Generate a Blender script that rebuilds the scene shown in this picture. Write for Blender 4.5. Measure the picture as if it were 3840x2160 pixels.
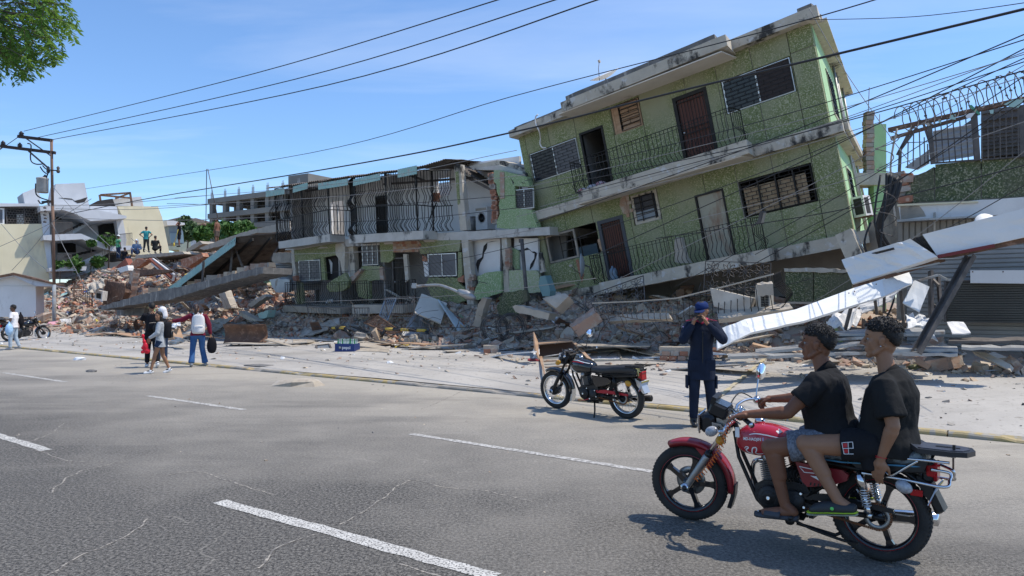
import bpy,math,random
import numpy as np
from mathutils import Vector,Matrix,noise
from mathutils.geometry import tessellate_polygon
from mathutils.bvhtree import BVHTree
R=math.radians
random.seed(7);RNG=np.random.default_rng(7)
for o in list(bpy.data.objects):bpy.data.objects.remove(o)
SC=bpy.context.scene;COL=SC.collection
# --- camera, world, sun, exposure
FX,CX,HY,CH=2683.,1920.,1142.,1.68
cam=bpy.data.cameras.new('camera');camo=bpy.data.objects.new('camera',cam);COL.objects.link(camo)
camo.location=(0,0,CH);camo.rotation_euler=(R(90),0,0)
cam.sensor_width=36;cam.lens=FX/3840*36;cam.shift_y=(HY-1080)/3840;cam.clip_start=.05;cam.clip_end=6000
SC.camera=camo
SUN_EL,SUN_AZ=63,4
W=bpy.data.worlds.new('World');SC.world=W;W.use_nodes=True
wn=W.node_tree.nodes;wl=W.node_tree.links;wn.clear()
def nn(ns,t,**k):
 n=ns.new(t)
 for a,b in k.items():setattr(n,a,b)
 return n
sky=nn(wn,'ShaderNodeTexSky',sky_type='NISHITA',sun_disc=False,sun_elevation=R(SUN_EL),sun_rotation=R(90-SUN_AZ),air_density=1.0,dust_density=.35,ozone_density=2.2)
tc=nn(wn,'ShaderNodeTexCoord');sx=nn(wn,'ShaderNodeSeparateXYZ');wl.new(tc.outputs['Generated'],sx.inputs[0])
mz=nn(wn,'ShaderNodeMath',operation='MAXIMUM');mz.inputs[1].default_value=.05;wl.new(sx.outputs[2],mz.inputs[0])
dx=nn(wn,'ShaderNodeMath',operation='DIVIDE');dy=nn(wn,'ShaderNodeMath',operation='DIVIDE')
wl.new(sx.outputs[0],dx.inputs[0]);wl.new(mz.outputs[0],dx.inputs[1]);wl.new(sx.outputs[1],dy.inputs[0]);wl.new(mz.outputs[0],dy.inputs[1])
cb=nn(wn,'ShaderNodeCombineXYZ');wl.new(dx.outputs[0],cb.inputs[0]);wl.new(dy.outputs[0],cb.inputs[1])
mp=nn(wn,'ShaderNodeMapping');mp.inputs['Rotation'].default_value=(0,0,R(35));mp.inputs['Scale'].default_value=(.35,1.0,1);mp.inputs['Location'].default_value=(3.1,1.2,0);wl.new(cb.outputs[0],mp.inputs[0])
n1=nn(wn,'ShaderNodeTexNoise');n1.inputs['Scale'].default_value=.9;n1.inputs['Detail'].default_value=7;n1.inputs['Roughness'].default_value=.55;n1.inputs['Distortion'].default_value=.6;wl.new(mp.outputs[0],n1.inputs[0])
rp=nn(wn,'ShaderNodeValToRGB');rp.color_ramp.elements[0].position=.5;rp.color_ramp.elements[0].color=(0,0,0,1);rp.color_ramp.elements[1].position=.82;rp.color_ramp.elements[1].color=(1,1,1,1);wl.new(n1.outputs[0],rp.inputs[0])
mx=nn(wn,'ShaderNodeMix',data_type='RGBA');mm=nn(wn,'ShaderNodeMath',operation='MULTIPLY');mm.inputs[1].default_value=.20;wl.new(rp.outputs[0],mm.inputs[0])
tint=nn(wn,'ShaderNodeMix',data_type='RGBA',blend_type='MULTIPLY');tint.inputs[0].default_value=1;tint.inputs[7].default_value=(.70,.86,1.03,1);wl.new(sky.outputs[0],tint.inputs[6])
wl.new(mm.outputs[0],mx.inputs[0]);wl.new(tint.outputs[2],mx.inputs[6]);mx.inputs[7].default_value=(7.0,7.1,7.2,1)
bg=nn(wn,'ShaderNodeBackground');bg.inputs[1].default_value=.15;wl.new(mx.outputs[2],bg.inputs[0])
wo=nn(wn,'ShaderNodeOutputWorld');wl.new(bg.outputs[0],wo.inputs[0])
sl=bpy.data.lights.new('sun','SUN');sl.energy=3.3;sl.angle=R(.53);sl.color=(1,.93,.82)
so=bpy.data.objects.new('sun',sl);COL.objects.link(so)
SUNV=Vector((math.cos(R(SUN_EL))*math.cos(R(SUN_AZ)),math.cos(R(SUN_EL))*math.sin(R(SUN_AZ)),math.sin(R(SUN_EL))))
so.rotation_euler=SUNV.to_track_quat('Z','Y').to_euler();so.location=SUNV*60
SC.view_settings.view_transform='Standard';SC.view_settings.look='None';SC.view_settings.exposure=0.42;SC.view_settings.gamma=1
SC.view_settings.use_curve_mapping=False
SC.cycles.max_bounces=7;SC.cycles.transparent_max_bounces=12
# --- pixel geometry (3840x2160 photograph pixels -> points in the place)
C0=Vector((0,0,CH))
def ray(x,y):return Vector(((x-CX)/FX,1,-(y-HY)/FX))
def W3(x,y,Z):return C0+ray(x,y)*Z
EU=Vector((.8018,-.5976,0));EV=Vector((.5976,.8018,0))
def UV(u,v,z=0):return EU*u+EV*v+Vector((0,0,z))
def uv_of(p):return p.dot(EU),p.dot(EV)
KV=10.75
def gz(v):return 0. if v<KV else.06+.067*(min(v,22)-KV)
def PV(x,y,v):
 r=ray(x,y);t=v/(r.dot(EV));return C0+r*t
def GP(x,y):
 r=ray(x,y);t=3.
 while t<120:
  p=C0+r*t
  if p.z<=gz(p.dot(EV)):return p
  t+=.02
 return p
class Plane:
 def __init__(s,o,e1,e3):
  s.o=Vector(o);s.e1=Vector(e1).normalized();e3=Vector(e3);s.e3=(e3-s.e1*e3.dot(s.e1)).normalized();s.e2=s.e3.cross(s.e1)
  s.M=Matrix(((s.e1.x,s.e2.x,s.e3.x,s.o.x),(s.e1.y,s.e2.y,s.e3.y,s.o.y),(s.e1.z,s.e2.z,s.e3.z,s.o.z),(0,0,0,1)))
 def L(s,x,y,d=0):
  r=ray(x,y);o=s.o+s.e2*d;t=(o-C0).dot(s.e2)/r.dot(s.e2);p=C0+r*t-s.o
  return p.dot(s.e1),p.dot(s.e3)
 def inv(s,p):
  q=Vector(p)-s.o;return Vector((q.dot(s.e1),q.dot(s.e2),q.dot(s.e3)))
  # --- materials
def rgb(c):return(c[0],c[1],c[2],1)
def mat(name,c1,c2=None,rough=.8,metal=0.,sc=3.,det=6.,mixpos=(.35,.65),bump=0.,bsc=30.,stain=None,spec=.5,c3=None,s3=20.,p3=(.6,.7),coat=0.,alpha=1.,trans=0.,stretch=(1,1,1),emis=None,ior=1.45,grime=None):
 m=bpy.data.materials.new(name);m.use_nodes=True;ns=m.node_tree.nodes;lk=m.node_tree.links
 b=ns['Principled BSDF'];b.inputs['Roughness'].default_value=rough;b.inputs['Metallic'].default_value=metal
 b.inputs['Specular IOR Level'].default_value=spec;b.inputs['Coat Weight'].default_value=coat;b.inputs['Coat Roughness'].default_value=.05
 b.inputs['IOR'].default_value=ior
 if alpha<1:b.inputs['Alpha'].default_value=alpha
 if trans:b.inputs['Transmission Weight'].default_value=trans
 b.inputs['Base Color'].default_value=rgb(c1)
 t=ns.new('ShaderNodeTexCoord');oi=ns.new('ShaderNodeObjectInfo')
 va=nn(ns,'ShaderNodeVectorMath',operation='ADD');lk.new(t.outputs['Object'],va.inputs[0])
 vm=nn(ns,'ShaderNodeVectorMath',operation='SCALE');cmb=ns.new('ShaderNodeCombineXYZ')
 for i in range(3):lk.new(oi.outputs['Random'],cmb.inputs[i])
 lk.new(cmb.outputs[0],vm.inputs[0]);vm.inputs['Scale'].default_value=37.;lk.new(vm.outputs[0],va.inputs[1])
 def noi(scale,detail=6.,st=(1,1,1),rough_=.55):
  q=ns.new('ShaderNodeTexNoise');q.inputs['Scale'].default_value=scale;q.inputs['Detail'].default_value=detail;q.inputs['Roughness'].default_value=rough_
  if st!=(1,1,1):
   mp=ns.new('ShaderNodeMapping');mp.inputs['Scale'].default_value=st;lk.new(va.outputs[0],mp.inputs[0]);lk.new(mp.outputs[0],q.inputs[0])
  else:lk.new(va.outputs[0],q.inputs[0])
  return q.outputs[0]
 def ramp(src,a,b_):
  r=ns.new('ShaderNodeMapRange');r.inputs[1].default_value=a;r.inputs[2].default_value=b_;lk.new(src,r.inputs[0]);return r.outputs[0]
 col=None
 def mixc(fac,a,b_):
  x=nn(ns,'ShaderNodeMix',data_type='RGBA');lk.new(fac,x.inputs[0])
  if isinstance(a,tuple):x.inputs[6].default_value=rgb(a)
  else:lk.new(a,x.inputs[6])
  if isinstance(b_,tuple):x.inputs[7].default_value=rgb(b_)
  else:lk.new(b_,x.inputs[7])
  return x.outputs[2]
 if c2 is not None:col=mixc(ramp(noi(sc,det,stretch),*mixpos),tuple(c1),tuple(c2))
 if c3 is not None:col=mixc(ramp(noi(s3,3.,stretch),*p3),col if col is not None else tuple(c1),tuple(c3))
 if stain is not None:
  col=mixc(ramp(noi(stain[1],8.,stain[4]if len(stain)>4 else(1,1,.35),.65),stain[2],stain[3]),col if col is not None else tuple(c1),tuple(stain[0]))
 if col is not None:
  lk.new(col,b.inputs['Base Color'])
 if grime:lk.new(ramp(noi(grime[0],6.),grime[1],grime[2]),b.inputs['Roughness'])
 if bump:
  bn=ns.new('ShaderNodeBump');bn.inputs['Strength'].default_value=bump;bn.inputs['Distance'].default_value=.02
  lk.new(noi(bsc,8.),bn.inputs['Height']);lk.new(bn.outputs[0],b.inputs['Normal'])
 if emis:b.inputs['Emission Color'].default_value=rgb(emis);b.inputs['Emission Strength'].default_value=1
 return m
 # --- mesh builder
def frame_for(d):
 d=Vector(d).normalized();up=Vector((0,0,1))if abs(d.z)<.95 else Vector((1,0,0))
 a=d.cross(up).normalized();b=a.cross(d);return a,b,d
class MB:
 def __init__(s):s.v=[];s.f=[];s.s=[];s.mi=[];s.cur=0
 def add(s,vs,fs,sm=False):
  n=len(s.v);s.v.extend(tuple(v)for v in vs)
  for f in fs:s.f.append(tuple(i+n for i in f));s.s.append(sm);s.mi.append(s.cur)
  return s
 def bx(s,x0,x1,y0,y1,z0,z1,T=None):
  vs=[Vector((x,y,z))for z in(z0,z1)for y in(y0,y1)for x in(x0,x1)]
  if T:vs=[T(v)if callable(T)else T@v for v in vs]
  return s.add(vs,[(0,2,3,1),(4,5,7,6),(0,1,5,4),(2,6,7,3),(0,4,6,2),(1,3,7,5)])
 def box(s,c,size,rot=None):
  M=Matrix.Translation(c)
  if rot is not None:M=M@(rot.to_matrix().to_4x4()if hasattr(rot,'to_matrix')else rot)
  x,y,z=[q/2 for q in size];return s.bx(-x,x,-y,y,-z,z,M)
 def bar(s,p,q,w,h,up=None):
  p=Vector(p);q=Vector(q);a,b,d=frame_for(q-p)
  vs=[pt+a*sx*w/2+b*sy*h/2 for pt in(p,q)for sx,sy in((-1,-1),(1,-1),(1,1),(-1,1))]
  return s.add(vs,[(0,1,2,3),(7,6,5,4),(0,4,5,1),(1,5,6,2),(2,6,7,3),(3,7,4,0)])
 def loft(s,rings,sm=True,close=True,cyc=False):
  n=len(rings[0]);vs=[v for r in rings for v in r];fs=[]
  k=len(rings)
  for i in range(k if cyc else k-1):
   for j in range(n):
    a=i*n+j;b=i*n+(j+1)%n;c=((i+1)%k)*n+(j+1)%n;d=((i+1)%k)*n+j
    fs.append((a,b,c,d))
  if close and not cyc:fs+=[tuple(range(n))[::-1],tuple((k-1)*n+j for j in range(n))]
  return s.add(vs,fs,sm)
 def tube(s,pts,r,n=8,sm=True,flat=1.):
  pts=[Vector(p)for p in pts];k=len(pts);rr=r if hasattr(r,'__len__')else[r]*k
  a=None;rings=[]
  for i,p in enumerate(pts):
   d=(pts[min(i+1,k-1)]-pts[max(i-1,0)])
   if d.length<1e-9:d=Vector((0,0,1))
   d.normalize()
   if a is None:a=frame_for(d)[0]
   else:
    a=a-d*a.dot(d)
    a=a.normalized()if a.length>1e-6 else frame_for(d)[0]
   b=d.cross(a)
   rings.append([p+a*math.cos(2*math.pi*j/n)*rr[i]+b*math.sin(2*math.pi*j/n)*rr[i]*flat for j in range(n)])
  return s.loft(rings,sm)
 def sph(s,c,r,nu=12,nv=8,M=None):
  r=r if hasattr(r,'__len__')else(r,r,r);c=Vector(c);rings=[]
  for i in range(nv+1):
   t=math.pi*(.02+.96*i/nv);ring=[]
   for j in range(nu):
    p=Vector((r[0]*math.sin(t)*math.cos(2*math.pi*j/nu),r[1]*math.sin(t)*math.sin(2*math.pi*j/nu),-r[2]*math.cos(t)))
    if M:p=M@p
    ring.append(c+p)
   rings.append(ring)
  return s.loft(rings)
 def cap(s,p,q,r0,r1,n=14):
  p=Vector(p);q=Vector(q);d=(q-p)
  L=d.length
  if L<1e-6:return s.sph(p,max(r0,r1),n,8)
  a,b,d=frame_for(d);rings=[]
  for k in range(5):
   t=math.pi/2*(1-k/4.)*.97;rings.append((p-d*math.sin(t)*r0,r0*math.cos(t)))
  for k in range(5):
   t=math.pi/2*(k/4.)*.97;rings.append((q+d*math.sin(t)*r1,r1*math.cos(t)))
  return s.loft([[c+a*math.cos(2*math.pi*j/n)*r+b*math.sin(2*math.pi*j/n)*r for j in range(n)]for c,r in rings])
 def lathe(s,prof,M=None,n=24,sm=True,cyc=False):
  rings=[[Vector((r*math.cos(2*math.pi*j/n),r*math.sin(2*math.pi*j/n),z))for j in range(n)]for r,z in prof]
  if M:rings=[[M@v for v in r]for r in rings]
  return s.loft(rings,sm,not cyc,cyc)
 def poly(s,pts,y0,y1,T=None,sm=False):
  pts=[tuple(p)for p in pts];n=len(pts)
  tri=tessellate_polygon([[Vector((p[0],p[1],0))for p in pts]])
  vs=[Vector((p[0],y0,p[1]))for p in pts]+[Vector((p[0],y1,p[1]))for p in pts]
  if T:vs=[T(v)if callable(T)else T@v for v in vs]
  fs=[]
  for t in tri:
   a,b,c=t
   fs.append((a,b,c));fs.append((c+n,b+n,a+n))
  for i in range(n):j=(i+1)%n;fs.append((i,i+n,j+n,j))
  return s.add(vs,fs,sm)
 def build(s,name,mats,parent=None,fix=True):
  me=bpy.data.meshes.new(name);me.from_pydata(s.v,[],s.f);me.update()
  for m in(mats if isinstance(mats,(list,tuple))else[mats]):me.materials.append(m)
  me.polygons.foreach_set('use_smooth',s.s);me.polygons.foreach_set('material_index',s.mi)
  if fix:
   import bmesh
   bm=bmesh.new();bm.from_mesh(me);bmesh.ops.recalc_face_normals(bm,faces=bm.faces);bm.to_mesh(me);bm.free()
  o=bpy.data.objects.new(name,me);COL.objects.link(o)
  if parent:o.parent=parent
  return o
def inst(src,name,M,parent=None):
 o=bpy.data.objects.new(name,src.data);COL.objects.link(o);o.matrix_basis=M
 if parent:o.parent=parent
 return o
def tag(o,label=None,cat=None,group=None,kind=None):
 if label:o['label']=label
 if cat:o['category']=cat
 if group:o['group']=group
 if kind:o['kind']=kind
 return o
def thing(name,label,cat,M=None,group=None):
 o=bpy.data.objects.new(name,None);COL.objects.link(o);o.empty_display_size=.2
 if M is not None:o.matrix_basis=M if isinstance(M,Matrix)else Matrix.Translation(M)
 return tag(o,label,cat,group)
def copy_tree(o,parent=None):
 c=o.copy();COL.objects.link(c);c.parent=parent
 for ch in list(o.children):copy_tree(ch,c)
 return c
def lerp(a,b,t):return a+(b-a)*t
def bez(p,n=12):
 p=[Vector(q)for q in p];out=[]
 for i in range(len(p)-1):
  a=p[max(i-1,0)];b=p[i];c=p[i+1];d=p[min(i+2,len(p)-1)]
  for k in range(n):
   t=k/n;out.append(.5*((2*b)+(c-a)*t+(2*a-5*b+4*c-d)*t*t+(3*b-a-3*c+d)*t**3))
 out.append(p[-1]);return out
def text_mesh(body,size,name,m,parent,fn,ext=.002,bold=0.):
 cu=bpy.data.curves.new(name,'FONT');cu.body=body;cu.size=size;cu.offset=bold;cu.resolution_u=3
 t=bpy.data.objects.new(name,cu);COL.objects.link(t);dg=bpy.context.evaluated_depsgraph_get()
 me=bpy.data.meshes.new_from_object(t.evaluated_get(dg));bpy.data.objects.remove(t);bpy.data.curves.remove(cu)
 for v in me.vertices:v.co=fn(v.co.x,v.co.y)
 me.materials.clear();me.materials.append(m)
 o=bpy.data.objects.new(name,me);COL.objects.link(o);o.parent=parent;return o
def organic(mb,name,mats,parent,voxel=.012,smooth=8,fac=.6,dec=None):
 o=mb.build(name,mats,None)
 md=o.modifiers.new('r','REMESH');md.mode='VOXEL';md.voxel_size=voxel;md.use_smooth_shade=True
 ms=o.modifiers.new('s','SMOOTH');ms.factor=fac;ms.iterations=smooth
 if dec:mdd=o.modifiers.new('d','DECIMATE');mdd.ratio=dec
 dg=bpy.context.evaluated_depsgraph_get();me=bpy.data.meshes.new_from_object(o.evaluated_get(dg))
 old=o.data;o.modifiers.clear();o.data=me;bpy.data.meshes.remove(old);me.name=name
 for m in me.polygons:m.use_smooth=True
 o.parent=parent;return o
 # --- material library
RX90=Matrix.Rotation(R(90),4,'X')
def asphalt_mat():
 m=mat('asphalt',(.075,.072,.07));ns=m.node_tree.nodes;lk=m.node_tree.links;b=ns['Principled BSDF']
 b.inputs['Roughness'].default_value=.82
 g=ns.new('ShaderNodeNewGeometry')
 def noi(sc,d=6,ro=.6,st=None):
  q=ns.new('ShaderNodeTexNoise');q.inputs['Scale'].default_value=sc;q.inputs['Detail'].default_value=d;q.inputs['Roughness'].default_value=ro
  src=g.outputs['Position']
  if st:
   mp=ns.new('ShaderNodeMapping');mp.inputs['Rotation'].default_value=(0,0,R(36.7));mp.inputs['Scale'].default_value=st;
   lk.new(src,mp.inputs[0]);src=mp.outputs[0]
  lk.new(src,q.inputs[0]);return q.outputs[0]
 def mr(s,a,b_,c=0,d=1):
  r=ns.new('ShaderNodeMapRange');r.inputs[1].default_value=a;r.inputs[2].default_value=b_;r.inputs[3].default_value=c;r.inputs[4].default_value=d;lk.new(s,r.inputs[0]);return r.outputs[0]
 def mi(f,a,b_,bt='MIX'):
  x=nn(ns,'ShaderNodeMix',data_type='RGBA',blend_type=bt)
  lk.new(f,x.inputs[0])
  for v,i in((a,6),(b_,7)):
   if isinstance(v,tuple):x.inputs[i].default_value=rgb(v)
   else:lk.new(v,x.inputs[i])
  return x.outputs[2]
 def ma(op,a,b_):
  x=nn(ns,'ShaderNodeMath',operation=op)
  for v,i in((a,0),(b_,1)):
   if isinstance(v,(int,float)):x.inputs[i].default_value=v
   else:lk.new(v,x.inputs[i])
  return x.outputs[0]
 vd=nn(ns,'ShaderNodeVectorMath',operation='DOT_PRODUCT');lk.new(g.outputs['Position'],vd.inputs[0]);vd.inputs[1].default_value=EV
 v=vd.outputs['Value']
 base=mi(mr(noi(40,5,.9),.43,.66),(.022,.020,.018),(.33,.305,.265))
 base2=mi(mr(noi(32,5,.85),.36,.64),(.165,.15,.13),(.36,.33,.28))
 wob=ma('ADD',v,mr(noi(.35,5),.3,.7,-2.2,2.2))
 c=mi(mr(wob,3.4,7.0),base,base2)
 dust=mi(mr(noi(9,8,.75),.35,.7),(.38,.34,.28),(.47,.425,.35))
 c=mi(ma('MULTIPLY',mr(wob,7.5,10.2),.8),c,dust)
 c=mi(mr(noi(.55,6,.6,(.12,1,1)),.5,.68,0,.6),c,(.34,.31,.265))
 c=mi(mr(noi(.8,7,.62,(.3,1,1)),.53,.72,0,.45),c,(.07,.066,.061))
 vo=nn(ns,'ShaderNodeTexVoronoi',feature='DISTANCE_TO_EDGE');vo.inputs['Scale'].default_value=.42
 wv=nn(ns,'ShaderNodeTexNoise');wv.inputs['Scale'].default_value=1.3;wv.inputs['Detail'].default_value=6;lk.new(g.outputs['Position'],wv.inputs[0])
 vm=nn(ns,'ShaderNodeVectorMath',operation='MULTIPLY_ADD');lk.new(wv.outputs[1],vm.inputs[0]);vm.inputs[1].default_value=(.9,.9,0);lk.new(g.outputs['Position'],vm.inputs[2])
 lk.new(vm.outputs[0],vo.inputs[0])
 cr=ma('MULTIPLY',mr(vo.outputs[0],.001,.004,1,0),mr(noi(.5,3),.54,.58,0,.35))
 c=mi(cr,c,(.36,.33,.28))
 lk.new(c,b.inputs['Base Color'])
 bn=ns.new('ShaderNodeBump');bn.inputs['Strength'].default_value=.8;bn.inputs['Distance'].default_value=.012;lk.new(noi(85,4,.75),bn.inputs['Height']);lk.new(bn.outputs[0],b.inputs['Normal'])
 return m
M_asph=asphalt_mat()
M_fore=mat('forecourt_concrete',(.36,.335,.30),(.45,.42,.375),.88,sc=.7,det=9,bump=.35,bsc=22,c3=(.26,.235,.2),s3=11,p3=(.6,.72),stain=((.27,.25,.22),.8,.52,.7,(.25,1,1)))
M_terr=mat('dusty_ground',(.3,.27,.22),(.38,.34,.28),.95,sc=.4,bump=.3)
M_yel=mat('worn_yellow_paint',(.43,.32,.13),(.37,.30,.18),.8,sc=6,c3=(.34,.31,.26),s3=7,p3=(.5,.58),bump=.3)
M_kerbc=mat('kerb_concrete',(.34,.31,.27),(.24,.22,.19),.9,sc=5,bump=.5,c3=(.45,.3,.1),s3=4,p3=(.6,.68))
M_wpaint=mat('worn_white_paint',(.62,.60,.55),(.48,.46,.42),.75,sc=9,c3=(.09,.085,.08),s3=60,p3=(.53,.575),bump=.3,bsc=80)
M_wpaint2=mat('thin_white_paint',(.55,.53,.49),(.42,.40,.37),.75,sc=9,c3=(.26,.245,.22),s3=25,p3=(.48,.56),bump=.3,bsc=80)
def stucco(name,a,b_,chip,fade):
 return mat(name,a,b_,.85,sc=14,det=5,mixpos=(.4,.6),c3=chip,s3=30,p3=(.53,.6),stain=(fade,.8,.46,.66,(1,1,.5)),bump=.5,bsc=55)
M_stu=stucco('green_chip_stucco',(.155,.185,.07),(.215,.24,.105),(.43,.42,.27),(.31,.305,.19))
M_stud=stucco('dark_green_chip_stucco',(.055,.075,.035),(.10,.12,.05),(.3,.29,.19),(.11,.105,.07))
M_stul=mat('pale_green_chip_stucco',(.21,.30,.13),(.29,.39,.20),.85,sc=16,c3=(.5,.54,.38),s3=32,p3=(.55,.62),stain=((.36,.40,.27),1.1,.5,.68),bump=.4,bsc=50)
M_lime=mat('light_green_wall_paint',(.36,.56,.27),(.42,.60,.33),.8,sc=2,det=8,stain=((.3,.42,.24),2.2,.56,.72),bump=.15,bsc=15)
M_fas=mat('stained_cream_concrete',(.54,.485,.395),(.45,.40,.325),.85,sc=3,stain=((.045,.042,.038),1.5,.55,.63,(1,1,.6)),c3=(.55,.53,.5),s3=4,p3=(.6,.66),bump=.5,bsc=18)
M_soff=mat('soffit_plaster',(.70,.64,.56),(.62,.56,.48),.85,sc=1.3,stain=((.4,.33,.25),1.6,.62,.7),bump=.15)
M_conc=mat('raw_concrete',(.39,.335,.27),(.29,.25,.20),.9,sc=2.5,stain=((.13,.125,.12),2.,.56,.7),bump=.6,bsc=14)
M_concl=mat('pale_concrete',(.48,.42,.345),(.39,.34,.275),.9,sc=2.5,stain=((.2,.185,.165),1.5,.6,.72),bump=.6,bsc=16)
M_concd=mat('mildewed_concrete',(.20,.19,.18),(.12,.118,.115),.9,sc=4,stain=((.38,.36,.33),5.,.56,.66,(1.6,1.6,.2)),bump=.6,bsc=16)
M_wht=mat('white_plaster',(.76,.74,.71),(.66,.64,.62),.85,sc=1.6,stain=((.35,.33,.31),1.4,.6,.75),bump=.12)
M_int=mat('dim_room_plaster',(.34,.32,.30),(.26,.25,.235),.9,sc=1.5)
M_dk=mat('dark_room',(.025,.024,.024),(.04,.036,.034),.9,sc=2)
M_brick=mat('clay_brick',(.40,.175,.105),(.32,.145,.09),.9,sc=5,c3=(.5,.33,.24),s3=6,p3=(.55,.65),bump=.6,bsc=25)
M_brickd=mat('dusty_clay_brick',(.42,.25,.175),(.37,.28,.22),.92,sc=3,c3=(.43,.37,.31),s3=5,p3=(.5,.62),bump=.6,bsc=25)
M_mort=mat('mortar',(.37,.33,.28),(.30,.27,.235),.92,sc=4,bump=.5)
M_blk=mat('black_iron',(.022,.02,.019),(.035,.031,.028),.5,.6,sc=8)
M_irong=mat('dusty_iron',(.16,.14,.125),(.09,.08,.075),.7,.4,sc=5)
M_rust=mat('rusty_steel',(.20,.11,.07),(.12,.075,.055),.8,.3,sc=4,c3=(.27,.17,.12),s3=9,p3=(.55,.65),bump=.3)
M_alu=mat('aluminium',(.62,.62,.62),rough=.4,metal=.8)
M_galv=mat('galvanised_sheet',(.42,.42,.41),(.33,.33,.33),.5,.55,sc=2.5,c3=(.25,.21,.18),s3=3,p3=(.58,.68),bump=.08)
M_roofd=mat('weathered_roof_sheet',(.135,.115,.10),(.19,.165,.145),.75,.25,sc=2.5,stain=((.07,.06,.05),2.5,.5,.7))
M_turq=mat('turquoise_sheet_paint',(.30,.47,.42),(.38,.54,.49),.65,sc=3,c3=(.45,.43,.38),s3=7,p3=(.6,.68))
M_glass=mat('dark_window_glass',(.03,.034,.042),rough=.12,spec=.5)
M_glassg=mat('dusty_window_glass',(.10,.10,.11),(.15,.145,.15),.35,sc=2)
M_blue=mat('blue_black_glass',(.018,.022,.034),rough=.18,spec=.45)
M_cur=mat('beige_board',(.42,.31,.19),(.33,.23,.14),.75,sc=2.5,stretch=(3,3,.4),stain=((.17,.12,.08),2,.55,.7,(3,3,.3)))
M_wood=mat('red_brown_door_wood',(.16,.055,.035),(.10,.035,.025),.55,sc=5,stretch=(7,7,.5),bump=.2)
M_woodl=mat('light_board_wood',(.47,.31,.2),(.36,.22,.13),.7,sc=3,stretch=(1,1,4),bump=.15)
M_pale=mat('stained_pale_door',(.40,.37,.28),(.33,.31,.24),.7,sc=2,stain=((.25,.13,.075),1.6,.48,.66,(2,2,.5)))
M_cream=mat('cream_wall_paint',(.74,.66,.46),(.68,.60,.41),.85,sc=.8,det=9,stain=((.45,.41,.32),.9,.55,.75,(1,1,.3)),bump=.12)
M_bluew=mat('grey_white_wall',(.60,.61,.63),(.52,.53,.55),.85,sc=.9,det=9,stain=((.27,.26,.25),1.2,.6,.74,(1,1,.25)),bump=.15)
M_signw=mat('white_sign_panel',(.74,.74,.73),(.68,.68,.67),.62,sc=.9,stain=((.5,.49,.46),2.5,.62,.78),bump=.06,bsc=2.5)
M_shut=mat('roller_shutter_metal',(.34,.335,.32),(.27,.265,.255),.55,.35,sc=1.5,stain=((.2,.17,.14),2,.58,.72,(1,1,.25)))
M_shutd=mat('dark_olive_shutter_metal',(.085,.083,.072),(.065,.062,.055),.55,.3,sc=1.5)
M_ply=mat('weathered_plywood',(.42,.36,.28),(.33,.28,.22),.8,sc=2.5,stretch=(4,.8,4),stain=((.5,.45,.38),2,.5,.7))
M_leaf=mat('leaf_green',(.045,.10,.018),(.07,.145,.03),.5,sc=3,spec=.3)
M_leafd=mat('dull_leaf_green',(.03,.065,.02),(.055,.10,.028),.6,sc=.6)
M_bark=mat('bark',(.16,.12,.09),(.10,.08,.06),.9,sc=6,bump=.6)
M_wire=mat('cable_black',(.02,.02,.021),rough=.6)
M_wireg=mat('cable_grey',(.22,.215,.21),rough=.6)
M_blks=mat('black_plastic',(.014,.014,.015),rough=.38)
M_yb=mat('yellow_barrier_paint',(.62,.43,.06),(.5,.36,.08),.6,sc=8)
M_teal=mat('teal_box_paint',(.13,.24,.25),(.17,.28,.28),.6,sc=2)
# --- ground, road, forecourt
def sheet(name,us,vs,zf,m,kind='structure'):
 b=MB();vv=[UV(u,v,zf(u,v))for v in vs for u in us];n=len(us)
 fs=[(j*n+i,j*n+i+1,(j+1)*n+i+1,(j+1)*n+i)for j in range(len(vs)-1)for i in range(n-1)]
 b.add(vv,fs,True);o=b.build(name,m);o['kind']=kind;return o
sheet('ground',[-2500,-300,300,2500],[-2500,-300,300,2500],lambda u,v:-.3,M_terr)
sheet('road',list(np.linspace(-170,40,211)),[-16,-8,-4,0,2,4,6,8,9.5,KV-.15],lambda u,v:0,M_asph)
def fz(u,v):return gz(max(v,KV))+.018*noise.noise(Vector((u*.4,v*.4,0)))
sheet('forecourt_pavement',list(np.linspace(-170,40,421)),[KV+.02,KV+.3]+list(np.linspace(KV+.8,40,40)),fz,M_fore)
kb=thing('kerb',None,None,UV(0,KV-.07,0));kb['kind']='structure'
KM=Matrix(((EU.x,EV.x,0,0),(EU.y,EV.y,0,0),(0,0,1,0),(0,0,0,1)))
kvar=[]
for i in range(4):
 b=MB();n=14;rings=[]
 for k in range(n+1):
  x=-.99+1.98*k/n;j=.012*noise.noise(Vector((x*2.5+i*9,1,0)));t=.012*noise.noise(Vector((x*3+i*7,5,0)))
  if i>1 and 4<k<9:t-=.018*(i-1);j+=.02
  rings.append([Vector((x,-.065+j,-.05)),Vector((x,-.06+j,.035+t)),Vector((x,-.04+j,.058+t)),Vector((x,.04,.065+t)),Vector((x,.09,.062)),Vector((x,.09,-.05))])
 b.loft(rings,False);kvar.append(b)
ksrc=[None]*8;u=-46.
while u<14:
 worn=(-10.5<u<-7.6)or random.random()<.08
 k=random.choice((0,1,2,3))if not worn else random.choice((2,3));key=k+4*worn
 M=Matrix.Translation(EU*u+Vector((0,0,random.uniform(-.008,.004))))@KM@Matrix.Rotation(random.uniform(-.004,.004),4,'Z')
 if ksrc[key]is None:o=kvar[k].build('kerb_stone',M_kerbc if worn else M_yel,kb);o.matrix_basis=M;ksrc[key]=o
 else:inst(ksrc[key],'kerb_stone',M,kb)
 u+=2.0
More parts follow.
